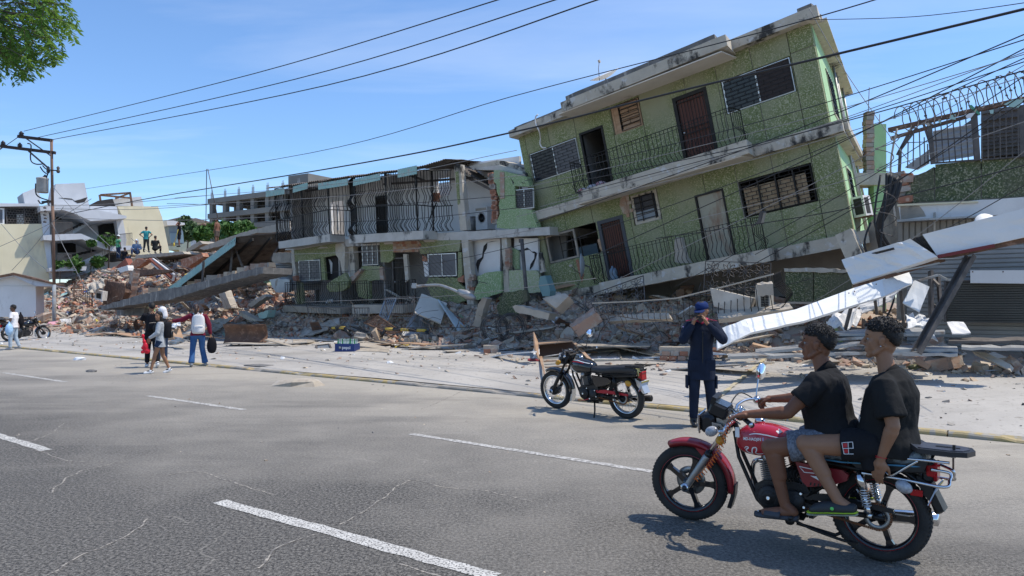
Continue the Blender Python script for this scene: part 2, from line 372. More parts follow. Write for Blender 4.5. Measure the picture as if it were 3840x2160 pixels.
def marking(p,q,w,m,wob=.022):
 p=Vector(p);q=Vector(q);d=(q-p).normalized();s=Vector((-d.y,d.x,0));n=40;vs=[]
 for k in range(n+1):
  c=p.lerp(q,k/n);e1=w/2+wob*noise.noise(Vector((c.x*5,c.y*5,0)));e2=w/2+wob*noise.noise(Vector((c.x*5,c.y*5,9)))
  vs+=[c-s*e1,c+s*e2]
 b=MB();b.add(vs,[(2*k,2*k+1,2*k+3,2*k+2)for k in range(n)]);o=b.build('lane_marking',m);o['kind']='structure';o.location.z=.004
g0=lambda x,y:(lambda r:C0+r*(-CH/r.z))(ray(x*1.4907,y*1.4907))
marking(g0(552,1262),g0(1245,1452),.13,M_wpaint);marking(g0(-20,1091),g0(118,1133),.13,M_wpaint)
dd=(g0(1245,1452)-g0(552,1262)).normalized();marking(g0(1245,1452)+dd*1.1+EU*3.5,g0(1245,1452)+EU*7.4,.13,M_wpaint)
marking(g0(1035,1092),g0(1640,1187),.11,M_wpaint2,.02);marking(g0(372,996),g0(615,1031),.12,M_wpaint2);marking(g0(10,938),g0(165,961),.12,M_wpaint2)
for k in range(1,6):marking(g0(10,938)-EU*(7*k),g0(165,961)-EU*(7*k),.12,M_wpaint2)
for k in range(1,4):marking(g0(1035,1092)+EU*(6.8*k),g0(1640,1187)+EU*(6.8*k),.12,M_wpaint2)
M_wstk=mat('white_sticker',(.78,.78,.78),rough=.35)
M_fill=mat('dusty_crack_filler',(.40,.36,.30),(.27,.25,.22),.95,sc=9,c3=(.14,.13,.12),s3=26,p3=(.5,.56))
for pts in(((0,1130),(75,1125),(110,1140),(160,1155),(215,1163),(270,1160)),((310,1162),(215,1182),(165,1205),(125,1240)),((375,1305),(310,1352),(200,1400),(120,1449)),((420,1195),(490,1187),(560,1205),(640,1232),(700,1245)),((860,1320),(940,1270),(1025,1210),(1100,1222),(1230,1238),(1340,1262)),((650,1430),(700,1380),(790,1345)),((60,1115),(120,1095),(160,1065)),((1000,1420),(1110,1449)),((1060,1030),(1130,1000),(1160,985))):
 q=bez([g0(*p)for p in pts],10);vs=[]
 for i,p in enumerate(q):
  d=(q[min(i+1,len(q)-1)]-q[max(i-1,0)]).normalized();s_=Vector((-d.y,d.x,0));j=.035*noise.noise(Vector((p.x*6,p.y*6,1)));w_=.005+.010*abs(noise.noise(Vector((p.x*9,p.y*9,4))));vs+=[p+s_*(j-w_),p+s_*(j+w_)]
 b=MB();b.add(vs,[(2*k,2*k+1,2*k+3,2*k+2)for k in range(len(q)-1)]);o=b.build('crack_filler',M_fill);o['kind']='structure';o.location.z=.0025
p_,q_=GP(2895,1325),GP(2700,1490);marking(p_+Vector((0,0,.02)),q_+Vector((0,0,.02)),.08,mat('faint_yellow_paint',(.47,.38,.20),(.44,.39,.3),.9,sc=5),.03)
# --- helpers for buildings
c1=lambda x,y:(1900+x*.4831,400+y*.4831)
c2=lambda x,y:(2500+x*.5521,y*.5521)
c3=lambda x,y:(2500+x*.4831,600+y*.4831)
c4=lambda x,y:(1000+x*.5177,550+y*.5177)
c5=lambda x,y:(400+x*.345,800+y*.345)
c6=lambda x,y:(x*.5243,480+y*.5245)
c7=lambda x,y:(3100+x*.8277,200+y*.8281)
def rects(x0,x1,z0,z1,ops):
 xs=sorted({x0,x1,*[min(max(q,x0),x1)for o in ops for q in o[:2]]});zs=sorted({z0,z1,*[min(max(q,z0),z1)for o in ops for q in o[2:]]})
 out=[]
 for i in range(len(xs)-1):
  for j in range(len(zs)-1):
   cx_,cz_=(xs[i]+xs[i+1])/2,(zs[j]+zs[j+1])/2
   if xs[i+1]-xs[i]<1e-4 or zs[j+1]-zs[j]<1e-4:continue
   if any(o[0]<cx_<o[1]and o[2]<cz_<o[3]for o in ops):continue
   out.append((xs[i],xs[i+1],zs[j],zs[j+1]))
 return out
def panelwall(par,xs,z0,z1,ops,m,y0=0,th=.12,gap=.011,name='wall_panel',zj=None,T=None):
 for i in range(len(xs)-1):
  zz=[z0]+([zj]if zj and xs[i]>=zjmin else[])+[z1]
  for k in range(len(zz)-1):
   gs=[]
   for r in rects(xs[i]+gap,xs[i+1]-gap,zz[k]+(gap if k else 0),zz[k+1]-(gap if k<len(zz)-2 else 0),ops):
    hit=[g for g in gs if any(r[0]<=q[1]+1e-5 and q[0]<=r[1]+1e-5 and r[2]<=q[3]+1e-5 and q[2]<=r[3]+1e-5 for q in g)]
    gs=[g for g in gs if g not in hit]+[[r]+[q for g in hit for q in g]]
   for g in gs:
    b=MB()
    for r in g:b.bx(r[0],r[1],y0,y0+th,r[2],r[3],T)
    b.build(name,m,par,False)
 b=MB()
 for r in rects(xs[0],xs[-1],z0,z1,ops):b.bx(r[0]+.02,r[1]-.02 if r[1]>=xs[-1]else r[1],y0+.025,y0+th+.03,r[2],r[3],T)
 b.build('wall',M_mort,par,False)
def brick_grille(b,x0,x1,z0,z1,y,rows,cols,t=.014):
 for r in range(rows+1):z=lerp(z0,z1,r/rows);b.bx(x0,x1,y-t/2,y+t/2,z-t/2,z+t/2)
 for r in range(rows):
  for c in range(cols+1):
   x=lerp(x0,x1,min(1,(c+(.5 if r%2 else 0))/cols));b.bx(x-t/2,x+t/2,y-t/2,y+t/2,lerp(z0,z1,r/rows),lerp(z0,z1,(r+1)/rows))
def window(par,x0,x1,z0,z1,panes,fr=M_alu,gr=None,y=0.05,grm=None,fw=.035,mull=True):
 f=MB()
 f.bx(x0,x1,y-.03,y+.03,z0,z0+fw);f.bx(x0,x1,y-.03,y+.03,z1-fw,z1);f.bx(x0,x0+fw,y-.03,y+.03,z0+fw,z1-fw);f.bx(x1-fw,x1,y-.03,y+.03,z0+fw,z1-fw)
 n=len(panes);
 for k in range(1,n):x=lerp(x0,x1,k/n);f.bx(x-fw/2,x+fw/2,y-.03,y+.03,z0+fw,z1-fw)
 w=f.build('window',fr,par,False)
 for k,p in enumerate(panes):
  if p is None:continue
  b=MB();b.bx(lerp(x0,x1,k/n)+fw*.8,lerp(x0,x1,(k+1)/n)-fw*.8,y-.006,y+.006,z0+fw*.8,z1-fw*.8);b.build('pane',p,w,False)
 if gr:
  b=MB();brick_grille(b,x0+.03,x1-.03,z0+.03,z1-.03,y-.05,gr[0],gr[1],gr[2]if len(gr)>2 else.014);b.build('window_grille',grm or M_blk,w,False)
 return w
def door(par,x0,x1,z0,z1,m,fm=M_blk,grille=False,y=.04,fw=.07):
 f=MB();f.bx(x0,x0+fw,y-.06,y+.05,z0,z1);f.bx(x1-fw,x1,y-.06,y+.05,z0,z1);f.bx(x0+fw,x1-fw,y-.06,y+.05,z1-fw,z1)
 d=f.build('door_frame',fm,par,False)
 if m is not None:
  b=MB();b.bx(x0+fw+.005,x1-fw-.005,y,y+.035,z0+.01,z1-fw-.005)
  w=(x1-x0-2*fw)
  for zz0,zz1 in((.08,.40),(.48,.92)):
   za=lerp(z0,z1,zz0);zb=lerp(z0,z1,zz1)
   for s in(0,1):b.bx(x0+fw+w*(.08+.46*s),x0+fw+w*(.46+.46*s),y-.014,y,za,zb)
  b.build('door_leaf',m,d,False)
 if grille:
  b=MB();nb=9
  for k in range(nb):x=lerp(x0+fw,x1-fw,(k+.5)/nb);b.bx(x-.007,x+.007,y-.055,y-.04,z0,z1-fw)
  for z in(.08,.45,.52,.9):zz=lerp(z0,z1,z);b.bx(x0+fw,x1-fw,y-.062,y-.038,zz-.01,zz+.01)
  b.build('door_grille',M_blk,d,False)
 b=MB();b.sph((x0+fw+.07,y-.04,lerp(z0,z1,.48)),.028,8,6);b.build('handle',M_alu,d)
 return d
BAL={}
def baluster_mesh(h,m,belly=.13,r=.0085):
 k=(round(h,2),m.name,belly)
 if k not in BAL:
  pts=[(0,0,0),(0,0,-.38*h),(0,.03*belly/.13,-.5*h),(0,-.35*belly,-.62*h),(0,-belly,-.74*h),(0,-.85*belly,-.84*h),(0,-.15*belly,-.95*h),(0,0,-h)]
  b=MB();b.tube(bez(pts,3),r,5);o=b.build('baluster',m);BAL[k]=o.data;bpy.data.objects.remove(o)
 return BAL[k]
def railing(par,pts,h,m=M_blk,sp=.125,belly=.13,mid=True,bars=True,skip=()):
 """pts: list of (x,y,z) of the top rail; belly swings out to the right of the run's left-hand side"""
 b=MB()
 for i in range(len(pts)-1):
  p,q=Vector(pts[i]),Vector(pts[i+1]);b.bar(p,q,.035,.014)
  if mid:b.bar(p-Vector((0,0,.1*h)),q-Vector((0,0,.1*h)),.012,.012)
  b.bar(p-Vector((0,0,h)),q-Vector((0,0,h)),.02,.012)
  b.bar(p,p-Vector((0,0,h)),.022,.022)
 b.bar(q,q-Vector((0,0,h)),.022,.022);b.build('rail',m,par,False)
 me=baluster_mesh(h,m,belly);cnt=0
 for i in range(len(pts)-1):
  p,q=Vector(pts[i]),Vector(pts[i+1]);d=q-p;n=max(1,int(round(d.length/sp)))
  ang=math.atan2(d.y,d.x)
  for k in range(1,n):
   cnt+=1
   if cnt in skip:continue
   o=bpy.data.objects.new('baluster',me);COL.objects.link(o);o.parent=par;o.matrix_basis=Matrix.Translation(p.lerp(q,k/n))@Matrix.Rotation(ang+random.uniform(-.06,.06),4,'Z')
   # --- leaning green building
GB=Plane(W3(3033,91,17.8),(1.2,-1,.2415),(-.194,.009,1))
gb=thing('apartment_building','three storey green stuccoed apartment block leaning to the left on its crushed ground floor','building',GB.M)
SK=-.18
def shr(v):return Vector((v.x+SK*v.y,v.y,v.z))
zjmin=-99
ops_u=[(-9.17,-7.25,-1.61,-.63),(-7.12,-6.25,-2.6,-.57),(-5.9,-4.92,-1.0,-.15),(-3.9,-2.87,-2.6,-.56),(-2.46,-.58,-1.5,-.58)]
ops_l=[(-9.18,-7.15,-4.33,-3.37),(-7.09,-6.17,-5.4,-3.37),(-5.83,-4.9,-3.79,-2.9),(-3.8,-2.95,-5.4,-3.39),(-2.52,-.58,-4.34,-3.34)]
XJ=[-9.45,-9.2,-8.25,-7.22,-5.92,-4.91,-3.46,-2.53,-1.54,-.56,0.04]
zjmin=-.6
panelwall(gb,XJ,-2.56,.02,ops_u,M_stu,zj=-.54)
zjmin=-.6
XL=[x+.06*0 for x in XJ[:-1]]+[.1]
panelwall(gb,XL,-5.31,-2.84,ops_l,M_stu,zj=-4.36)
zjmin=-99
window(gb,-9.14,-7.28,-1.59,-.65,[M_blue,M_glassg],M_alu,(9,5,.012))
window(gb,-2.43,-.61,-1.48,-.6,[M_blue,mat('dark_maroon_curtain',(.045,.035,.035),rough=.8)],M_alu,(8,5,.012))
door(gb,-7.12,-6.25,-2.56,-.57,None);door(gb,-3.9,-2.87,-2.56,-.56,M_wood,grille=True,fw=.1)
w=window(gb,-5.88,-4.94,-1.0,-.17,[None],M_woodl,None,fw=.07)
for k in range(6):
 z=-.93+.125*k;b=MB();b.box((-5.3,.06,z+.05),(.6,.014,.11),Matrix.Rotation(R(-18),4,'X'));b.build('slat',M_woodl,w)
b=MB();b.bx(-5.81,-5.66,.03,.05,-.97,-.22);b.build('side_board',M_woodl,w,False)
b=MB();brick_grille(b,-5.62,-4.98,-.96,-.2,-.01,5,1);b.build('window_grille',M_blk,w,False)
w=window(gb,-9.15,-8.0,-4.31,-3.39,[None],M_conc,None,fw=.06)
b=MB();b.bx(-8.6,-7.75,.8,.83,-4.33,-3.95);b.build('cupboard',mat('blue_cupboard',(.08,.13,.17),rough=.6),w,False)
b=MB();
for x in(-8.66,-8.2,-7.9):b.bx(x-.012,x+.012,.1,.12,-4.31,-3.5)
for z in(-3.75,-4.0):b.bx(-8.68,-7.6,.1,.12,z-.012,z+.012)
b.build('window_grille',M_blk,w,False)
door(gb,-7.09,-6.17,-5.3,-3.37,M_wood,mat('slate_door_frame',(.06,.065,.075),rough=.6),grille=True,fw=.11)
w=window(gb,-5.8,-4.93,-3.78,-2.9,[M_blue],M_fas,None,fw=.08)
b=MB()
for k in range(5):z=-3.66+.17*k;b.bx(-5.72,-5.05,-.02,0,z-.01,z+.01)
b.bx(-5.5,-5.48,-.03,0,-3.72,-2.92);b.bx(-5.08,-5.05,-.03,0,-3.72,-2.92);b.build('window_grille',M_blk,w,False)
b=MB();b.bx(-5.71,-5.1,.03,.042,-3.7,-3.42);b.build('pane',mat('torn_plastic_film',(.22,.26,.30),rough=.3),w,False)
door(gb,-3.8,-2.95,-5.3,-3.39,None,M_blk,fw=.05)
b=MB();b.bx(-3.74,-3.0,.03,.06,-5.28,-3.44);b.build('door_leaf',M_pale,gb,False)['label']='rust streaked pale metal door on the lower balcony'
w=window(gb,-2.5,-.6,-4.32,-3.36,[None],M_blk,(9,7,.014),fw=.03)
for x0,x1 in((-2.42,-2.02),(-2.0,-1.52),(-1.5,-1.08),(-1.05,-.78)):b=MB();b.bx(x0,x1,.05,.062,-4.28,-3.55);b.build('curtain_board',M_cur,w,False)
b=MB()
for x in(-1.99,-1.52,-1.06):b.bx(x-.02,x+.02,-.045,.0,-4.3,-3.4)
b.build('bar',M_blk,w,False)
pts=[GB.L(*c1(x,y),-.02)for x,y in((880,720),(900,690),(945,680),(955,825),(905,835),(890,800),(875,770))]
b=MB();b.poly(pts,-.012,.02);b.build('broken_plaster_patch',M_brickd,gb)
for k in range(5):
 for j in range(1+(k%2)):
  b=MB();z=-2.96-.12*k;b.bx(-6.1+.17*j+.02*k,-5.96+.17*j+.01*k,-.035,-.012,z-.05,z+.05);b.build('brick',M_brickd,gb,False)
pts=[GB.L(*c1(x,y),-.01)for x,y in((535,1190),(555,1185),(575,1250),(600,1300),(585,1365),(560,1290))]
b=MB();b.poly(pts,-.012,.02);b.build('broken_plaster_patch',M_brick,gb)
pts=[GB.L(*c1(x,y),-.01)for x,y in((705,1035),(722,1020),(745,1130),(722,1100))]
b=MB();b.poly(pts,-.014,.02);b.build('broken_plaster_patch',M_woodl,gb)
def slabo(name,x0,x1,y0,y1,z0,z1,m,sag=.0):
 b=MB();n=max(2,int((x1-x0)/.35));
 rings=[]
 for k in range(n+1):
  x=lerp(x0,x1,k/n);j=lambda s:.014*noise.noise(Vector((x*1.9,s,z0)))
  rings.append([shr(Vector((x,y0+j(1),z0+j(2)))),shr(Vector((x,y1,z0))),shr(Vector((x,y1,z1))),shr(Vector((x,y0+j(3),z1+j(4))))])
 b.loft(rings,False);return b.build(name,m,gb)
D=10.6
slabo('floor_slab',-9.6,.32,-.28,D,-2.84,-2.55,M_fas);slabo('ground_slab',-9.55,.4,-.12,D,-5.62,-5.3,M_fas)
slabo('roof_slab',-9.6,-7.1,-.36,.4,.015,.24,M_fas);slabo('roof_slab',-1.92,.27,-.36,.4,.015,.28,M_fas);slabo('roof_slab',-9.5,.3,.4,D,.02,.25,M_fas)
slabo('roof_parapet',-9.5,-7.3,-.05,.2,.24,.38,M_concd)
b=MB();b.poly([(-7.1,-.08),(-1.9,-.14),(-1.9,-.11),(-7.1,-.05)],-1.02,.1);b.build('soffit',M_soff,gb)
slabo('balcony_roof',-7.1,-1.9,-1.05,.3,-.05,.24,M_fas);slabo('roof_parapet',-6.95,-2.2,-.9,-.6,.24,.40,M_concd)
b=MB();b.poly([(-1.85,.29),(.05,.29),(.05,.34),(-1.7,.42)],.2,.6,shr);b.build('roof_edge_sheet',M_blk,gb)
b=MB();b.box(shr(Vector((.0,.1,.36))),(.35,.3,.2));b.build('chimney_stub',M_concd,gb)
slabo('balcony_slab',-7.12,-1.9,-1.0,-.284,-2.82,-2.47,M_fas);slabo('balcony_slab',-7.0,-1.9,-1.0,-.125,-5.6,-5.27,M_fas)
b=MB();b.bx(-7.08,-1.93,-.98,-.02,-2.845,-2.823);b.build('soffit',M_soff,gb,False)
railing(gb,[(-7.1,-.3,-1.56),(-7.08,-.9,-1.54),(-2.02,-.92,-1.53),(-1.98,-.3,-1.55)],.92)
railing(gb,[(-7.05,-.3,-4.42),(-7.03,-.9,-4.42),(-2.04,-.92,-4.42),(-2.0,-.3,-4.42)],.85)
def sidequad(name,y0,y1,z0,z1,m,x0=0,t=.15,par=None):
 b=MB();b.bx(x0-t,x0,y0,y1,z0,z1,shr);return b.build(name,m,par or gb,False)
sops=[(2.2,4.0,-1.9,-.75),(6.6,8.2,-1.9,-.75),(2.6,4.2,-4.6,-3.45),(7.0,8.6,-4.6,-3.45)]
for(z0,z1)in((-2.55,.02),(-5.3,-2.84)):
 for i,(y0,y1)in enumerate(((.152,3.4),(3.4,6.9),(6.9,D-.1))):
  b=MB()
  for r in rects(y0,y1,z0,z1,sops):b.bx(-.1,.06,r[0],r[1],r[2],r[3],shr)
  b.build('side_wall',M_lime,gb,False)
for y0,y1,z0,z1 in sops:
 f=MB();f.bx(.0,.085,y0-.05,y1+.05,z0-.06,z0,shr);f.bx(.0,.085,y0-.05,y1+.05,z1,z1+.06,shr);f.bx(.0,.085,y0-.05,y0,z0,z1,shr);f.bx(.0,.085,y1,y1+.05,z0,z1,shr);f.bx(.0,.07,(y0+y1)/2-.02,(y0+y1)/2+.02,z0,z1,shr)
 w=f.build('window',M_fas,gb,False);b=MB();b.bx(-.03,-.01,y0,y1,z0,z1,shr);b.build('pane',M_blue,w,False)
 b=MB()
 for k in range(7):z=lerp(z0,z1,(k+.5)/7);b.bx(.09,.105,y0,y1,z-.008,z+.008,shr)
 for k in range(5):y=lerp(y0,y1,(k+.5)/5);b.bx(.09,.105,y-.008,y+.008,z0,z1,shr)
 b.build('window_grille',M_blk,w,False)
for z0,z1 in((-2.75,-2.5),):
 b=MB();b.bx(.33,.42,.3,D-.4,z0,z1,shr);b.build('side_ledge',M_fas,gb,False)
b=MB();b.bx(.06,.42,.2,D,.0,.06,shr);b.build('side_eave',M_fas,gb,False)
b=MB()
for y in(5.2,6.2,9.0):b.tube([shr(Vector((.14,y,.0))),shr(Vector((.12,y,-2.5))),shr(Vector((.14,y+.3,-5.2)))],.04,8)
b.build('downpipe',M_galv,gb)
b=MB();b.bx(-9.4,-.12,D-.15,D,-5.3,.02,shr);b.bx(-9.44,-9.3,.15,D-.15,-5.3,.0,shr);b.build('back_wall',M_int,gb,False)
b=MB();b.bx(-9.3,-.12,3.4,3.5,-5.3,.02,shr)
for x in(-7.17,-4.4,-2.7):b.bx(x-.04,x+.04,.3,3.4,-5.29,.01,shr)
b.build('partition_wall',M_int,gb,False)
b=MB();b.poly([GB.L(*c3(x,y),-.5)for x,y in((65,640),(75,600),(120,605),(130,660),(160,760),(185,800),(100,800),(70,790))],-.55,-.38)
o=b.build('concrete_fragment',M_concl,None);o.matrix_basis=GB.M;tag(o,'upright pointed fragment of plastered wall standing on the lower balcony floor','rubble')
b=MB();b.lathe([(.0,0),(.1,0),(.12,.02),(.12,.1),(.11,.13),(.12,.16),(.12,.28),(.09,.34),(.03,.37),(.03,.42),(0,.42)],Matrix.Translation((-6.6,-.45,-5.26)))
o=b.build('water_jug',mat('blue_water_jug',(.2,.27,.34),rough=.2));o.matrix_basis=GB.M;tag(o,'blue plastic water jug standing by the red door on the lower balcony','jug')
for k,(x,mm)in enumerate(((-6.95,(.5,.2,.2)),(-6.6,(.35,.33,.4)),(-6.3,(.4,.2,.22)))):
 b=MB();b.sph((x,-.7,-2.42),(.17,.14,.07+.02*k));b.sph((x+.13,-.66,-2.44),(.1,.12,.05));o=b.build('clothes_bundle',mat('cloth_%d'%k,mm,(.5,.48,.5),sc=9,mixpos=(.45,.55),rough=.9));o.matrix_basis=GB.M
 tag(o,['red and white bundle of cloth at the left end of the upper balcony','grey and white bundle of cloth in the middle of the upper balcony heap','dull pink bundle of cloth in front of the dark upper doorway'][k],'clothes')
def dish(name,label,M,r=.32,m=None):
 t=thing(name,label,'satellite dish',M);b=MB();prof=[(.0,0)]+[(r*k/7,.28*r*(k/7)**2)for k in range(1,8)]+[(r,.28*r-.012)]+[(r*k/7,.28*r*(k/7)**2-.012)for k in range(6,0,-1)]+[(0,-.012)]
 b.lathe(prof,None,28,cyc=False);b.build('reflector',m or mat('dish_grey',(.42,.44,.45),(.34,.36,.37),.5,sc=3),t)
 b=MB();b.tube([(0,-r*.9,.02),(0,-r*.45,r*.75),(0,0,r*1.15)],.012,6);b.build('feed_arm',M_irong,t);b=MB();b.box((0,0,r*1.15),(.06,.06,.1));b.build('feed_horn',M_concl,t)
 b=MB();b.tube([(0,0,-.01),(0,-.05,-.15),(0,-.3,-.22)],.022,8);b.build('mount',M_irong,t);return t
dl=GB.L(*c1(610,1230),-.95)
dish('satellite_dish','grey satellite dish fixed at the left end of the lower balcony',GB.M@Matrix.Translation((dl[0],-1.0,dl[1]))@Matrix.Rotation(R(-62),4,'Z')@Matrix.Rotation(R(80),4,'X'),.36)
dl=GB.L(2270,290,2.0);dish('satellite_dish','white satellite dish lying back on the roof of the leaning green block',GB.M@Matrix.Translation((dl[0],2.0,dl[1]-.03))@Matrix.Rotation(R(20),4,'X'),.5,mat('dish_white',(.75,.76,.77),rough=.5))
def aircon(name,label,M,w=.8,d=.3,h=.55):
 t=thing(name,label,'air conditioner',M);b=MB();b.bx(-w/2,w/2,0,d,0,h);b.build('casing',mat('ac_white',(.62,.61,.57),(.52,.5,.46),.5,sc=3),t)
 b=MB();b.lathe([(h*.40,-.012),(h*.43,-.012),(h*.43,.0),(h*.40,.0)],Matrix.Translation((-w*.12,-.001,h/2))@Matrix.Rotation(R(90),4,'X'),24,cyc=True);b.build('fan_ring',M_irong,t)
 b=MB();b.bx(-w*.12-h*.36,-w*.12+h*.36,-.004,.0,h*.14,h*.86);b.build('fan_opening',M_dk,t,False)
 for k in range(9):b=MB();z=h*(.1+.1*k);b.bx(-w/2+.03,w/2-.06,-.014,-.006,z-.006,z+.006);b.build('louvre',M_concl,t,False)
 return t
dl=GB.L(*c1(285,50),.9);aircon('air_conditioner','white air conditioner unit on the left roof edge of the leaning block',GB.M@Matrix.Translation((dl[0],.9,.25)),.75,.3,.3)
t=thing('air_conditioner','air conditioner unit on a bracket low on the sunlit side wall of the leaning block','air conditioner',GB.M@Matrix.Translation(shr(Vector((.08,1.6,-4.9)))))
b=MB();b.bx(0,.3,0,.8,0,.55);b.build('casing',M_wht,t,False);b=MB();b.bx(.05,.25,-.006,0,.06,.49);b.bx(.3,.306,.1,.55,.06,.49);b.build('fan_grille',M_dk,t,False)
b=MB();b.bar((0,.05,-.02),(.42,.05,-.02),.03,.03);b.bar((0,.75,-.02),(.42,.75,-.02),.03,.03);b.bar((0,.05,-.3),(.4,.05,-.03),.02,.02);b.build('bracket',M_rust,t,False)
pl_=[GB.L(*c1(x,y),-.4 if i<4 else-.06)for i,(x,y)in enumerate(((245,62),(228,80),(228,130),(255,190),(268,240),(265,290),(285,318),(310,318)))]
b=MB();b.tube(bez([(p[0],-.42 if i<4 else-.1,p[1])for i,p in enumerate(pl_)],5),.022,8);o=b.build('hose',M_wht);o.matrix_basis=GB.M;tag(o,'white plastic hose hanging over the roof edge above the left window','hose')
t=thing('flood_light','grey flood light clamped to the right end of the lower balcony rail','lamp',GB.M@Matrix.Translation((-1.72,-1.0,-4.48))@Matrix.Rotation(R(25),4,'Y'))
b=MB();b.box((0,0,0),(.09,.22,.32));b.build('housing',M_irong,t);b=MB();b.box((.05,0,0),(.012,.18,.27));b.build('lens',M_concl,t);b=MB();b.bar((-.05,0,-.1),(-.2,.0,-.3),.03,.03);b.build('bracket',M_irong,t)
dl=GB.L(2342,238,.6);t=thing('antenna','small broken antenna sticking up from the roof of the leaning block','antenna',GB.M@Matrix.Translation((dl[0],.6,.24)))
b=MB();b.tube([(0,0,0),(.0,0,.38)],.012,6);b.build('mast',M_irong,t);b=MB();b.box((0,0,.38),(.1,.05,.03));b.box((.01,0,.46),(.06,.04,.14));b.build('receiver',M_wood,t)
m1=lambda x,y:(1050+x*.276,560+y*.276)
m2=lambda x,y:(1080+x*.3037,880+y*.3037)
m3=lambda x,y:(1600+x*.4831,560+y*.4831)
r1=lambda x,y:(3240+x*.4141,250+y*.4141)
r2=lambda x,y:(3040+x*.3451,850+y*.3451)
def pf(P,cr,pts,y0,y1,name,m,par,jag=0.):
 q=[P.L(*cr(*p),y0)for p in pts]
 if jag:
  o_=[]
  for i in range(len(q)):
   a,b_=Vector(q[i]),Vector(q[(i+1)%len(q)]);n=max(1,int((b_-a).length/.12));o_.append(a)
   for k in range(1,n):o_.append(a.lerp(b_,k/n)+Vector((random.uniform(-jag,jag),random.uniform(-jag,jag))))
  q=o_
 b=MB();b.poly(q,y0,y1);return b.build(name,m,par)
def corr(o,a,bvec,waves,amp,th=.0,nb=6,warp=0.,seg=8,sd=0):
 """corrugated sheet: waves along a, ridges along bvec"""
 o=Vector(o);a=Vector(a);bv=Vector(bvec);n=a.cross(bv).normalized();na=waves*seg;b=MB();vs=[]
 for j in range(nb+1):
  for i in range(na+1):
   w=amp*math.sin(2*math.pi*i/seg)+warp*noise.noise(Vector((i/na*3+sd,j/nb*3,sd)))
   vs.append(o+a*(i/na)+bv*(j/nb)+n*w)
 b.add(vs,[(j*(na+1)+i,j*(na+1)+i+1,(j+1)*(na+1)+i+1,(j+1)*(na+1)+i)for j in range(nb)for i in range(na)],True);return b
MP=Plane(W3(*c4(1360,160),25.0),(1.35,-1,-.01),(-.1,0,1))
md=thing('apartment_building','green and white two storey block with caged veranda and torn corrugated roof','building',MP.M)
def beam(par,name,x0,x1,y0,y1,z0,z1,m,z0b=None,z1b=None):
 z0b=z0 if z0b is None else z0b;z1b=z1 if z1b is None else z1b;n=max(2,int(abs(x1-x0)/.3));rings=[]
 for k in range(n+1):
  t=k/n;x=lerp(x0,x1,t);j=lambda s:.016*noise.noise(Vector((x*2.3,s,z0)))
  a,c=lerp(z0,z0b,t),lerp(z1,z1b,t);rings.append([(x,y0+j(1),a+j(2)),(x,y1,a),(x,y1,c),(x,y0+j(3),c+j(4))])
 b=MB();b.loft([[Vector(q)for q in r]for r in rings],False);return b.build(name,m,par)
M_fasw=mat('stained_white_concrete',(.56,.53,.48),(.48,.45,.40),.85,sc=3,stain=((.05,.048,.045),1.3,.55,.64,(1,1,.6)),bump=.5,bsc=18)
beam(md,'balcony_slab',-9.2,-5.9,-.75,.0,-2.42,-2.12,M_fasw,-2.28,-1.98);beam(md,'balcony_slab',-4.8,-.9,-.75,-.0,-2.4,-2.08,M_fasw,-2.42,-2.12)
beam(md,'floor_slab',-9.8,.5,.003,6,-2.46,-2.16,M_fasw,-2.5,-2.2);beam(md,'floor_slab',.5,3.9,.0,6,-2.5,-2.22,M_fasw,-2.5,-2.25)
beam(md,'floor_slab',-9.7,.9,-.1,5,-5.02,-4.8,M_conc,-4.98,-4.76)
beam(md,'balcony_slab',-8.9,-5.3,-.9,-.103,-5.05,-4.8,M_conc,-5.1,-4.85);beam(md,'balcony_slab',-4.6,-1.9,-.9,-.103,-5.08,-4.74,M_concl,-5.02,-4.72)
def pillar(par,x0,z0,x1,z1,w=.24,d=.24,y=0,m=None):
 b=MB();q=[Vector((x0,y+d/2,z0)),Vector((x1,y+d/2,z1))];n=8;rings=[]
 for k in range(n+1):
  c=q[0].lerp(q[1],k/n);j=lambda s:.012*noise.noise(Vector((c.z*3,s,x0)))
  rings.append([c+Vector((-w/2+j(1),-d/2,0)),c+Vector((w/2+j(2),-d/2+j(3),0)),c+Vector((w/2+j(4),d/2,0)),c+Vector((-w/2,d/2,0))])
 b.loft(rings,False);return b.build('pillar',m or M_fas,par)
pillar(md,.12,.12,.32,-2.16,.3);pillar(md,.36,-2.5,.52,-4.75,.3);pillar(md,-9.3,-2.46,-9.2,-4.8,.2);pillar(md,2.0,-2.5,2.05,-4.6,.22,y=.1);pillar(md,-5.75,-2.45,-5.7,-3.7,.3,y=.15)
pf(MP,m3,[(222,175),(245,170),(258,420),(240,430)],-.02,.0,'stucco_strip',M_stu,md)
yb=1.25
b=MB()
for r in rects(-9.6,1.9,-2.16,.35,[(-8.2,-7.05,-2.17,-.45),(-5.3,-4.3,-2.17,-.45),(-2.0,-1.35,-.72,-.05)]):b.bx(r[0],r[1],yb,yb+.12,r[2],r[3])
b.build('veranda_back_wall',mat('bright_white_plaster',(.80,.79,.78),(.72,.71,.7),.8,sc=1.5),md,False)
b=MB();b.bx(-9.6,-9.45,.2,6,-2.16,.35);b.bx(-9.5,3.8,4.5,4.6,-4.8,.3);b.bx(-9.5,-9.4,1.2,4.5,-4.8,-2.5);b.build('inner_wall',M_int,md,False)
b=MB();b.bx(-6.95,-6.3,.9,1.247,-2.16,.3);b.build('pier',M_wht,md,False);b=MB();b.bx(-4.2,-4.05,.7,1.247,-2.16,.3);b.build('pier',M_wht,md,False)
b=MB();b.bx(-7.7,-7.62,1.15,1.21,-1.7,-.6);b.build('door_leaf',M_wht,md,False)
door(md,-5.3,-4.3,-2.16,-.45,M_dk,M_blk,True,y=1.21)
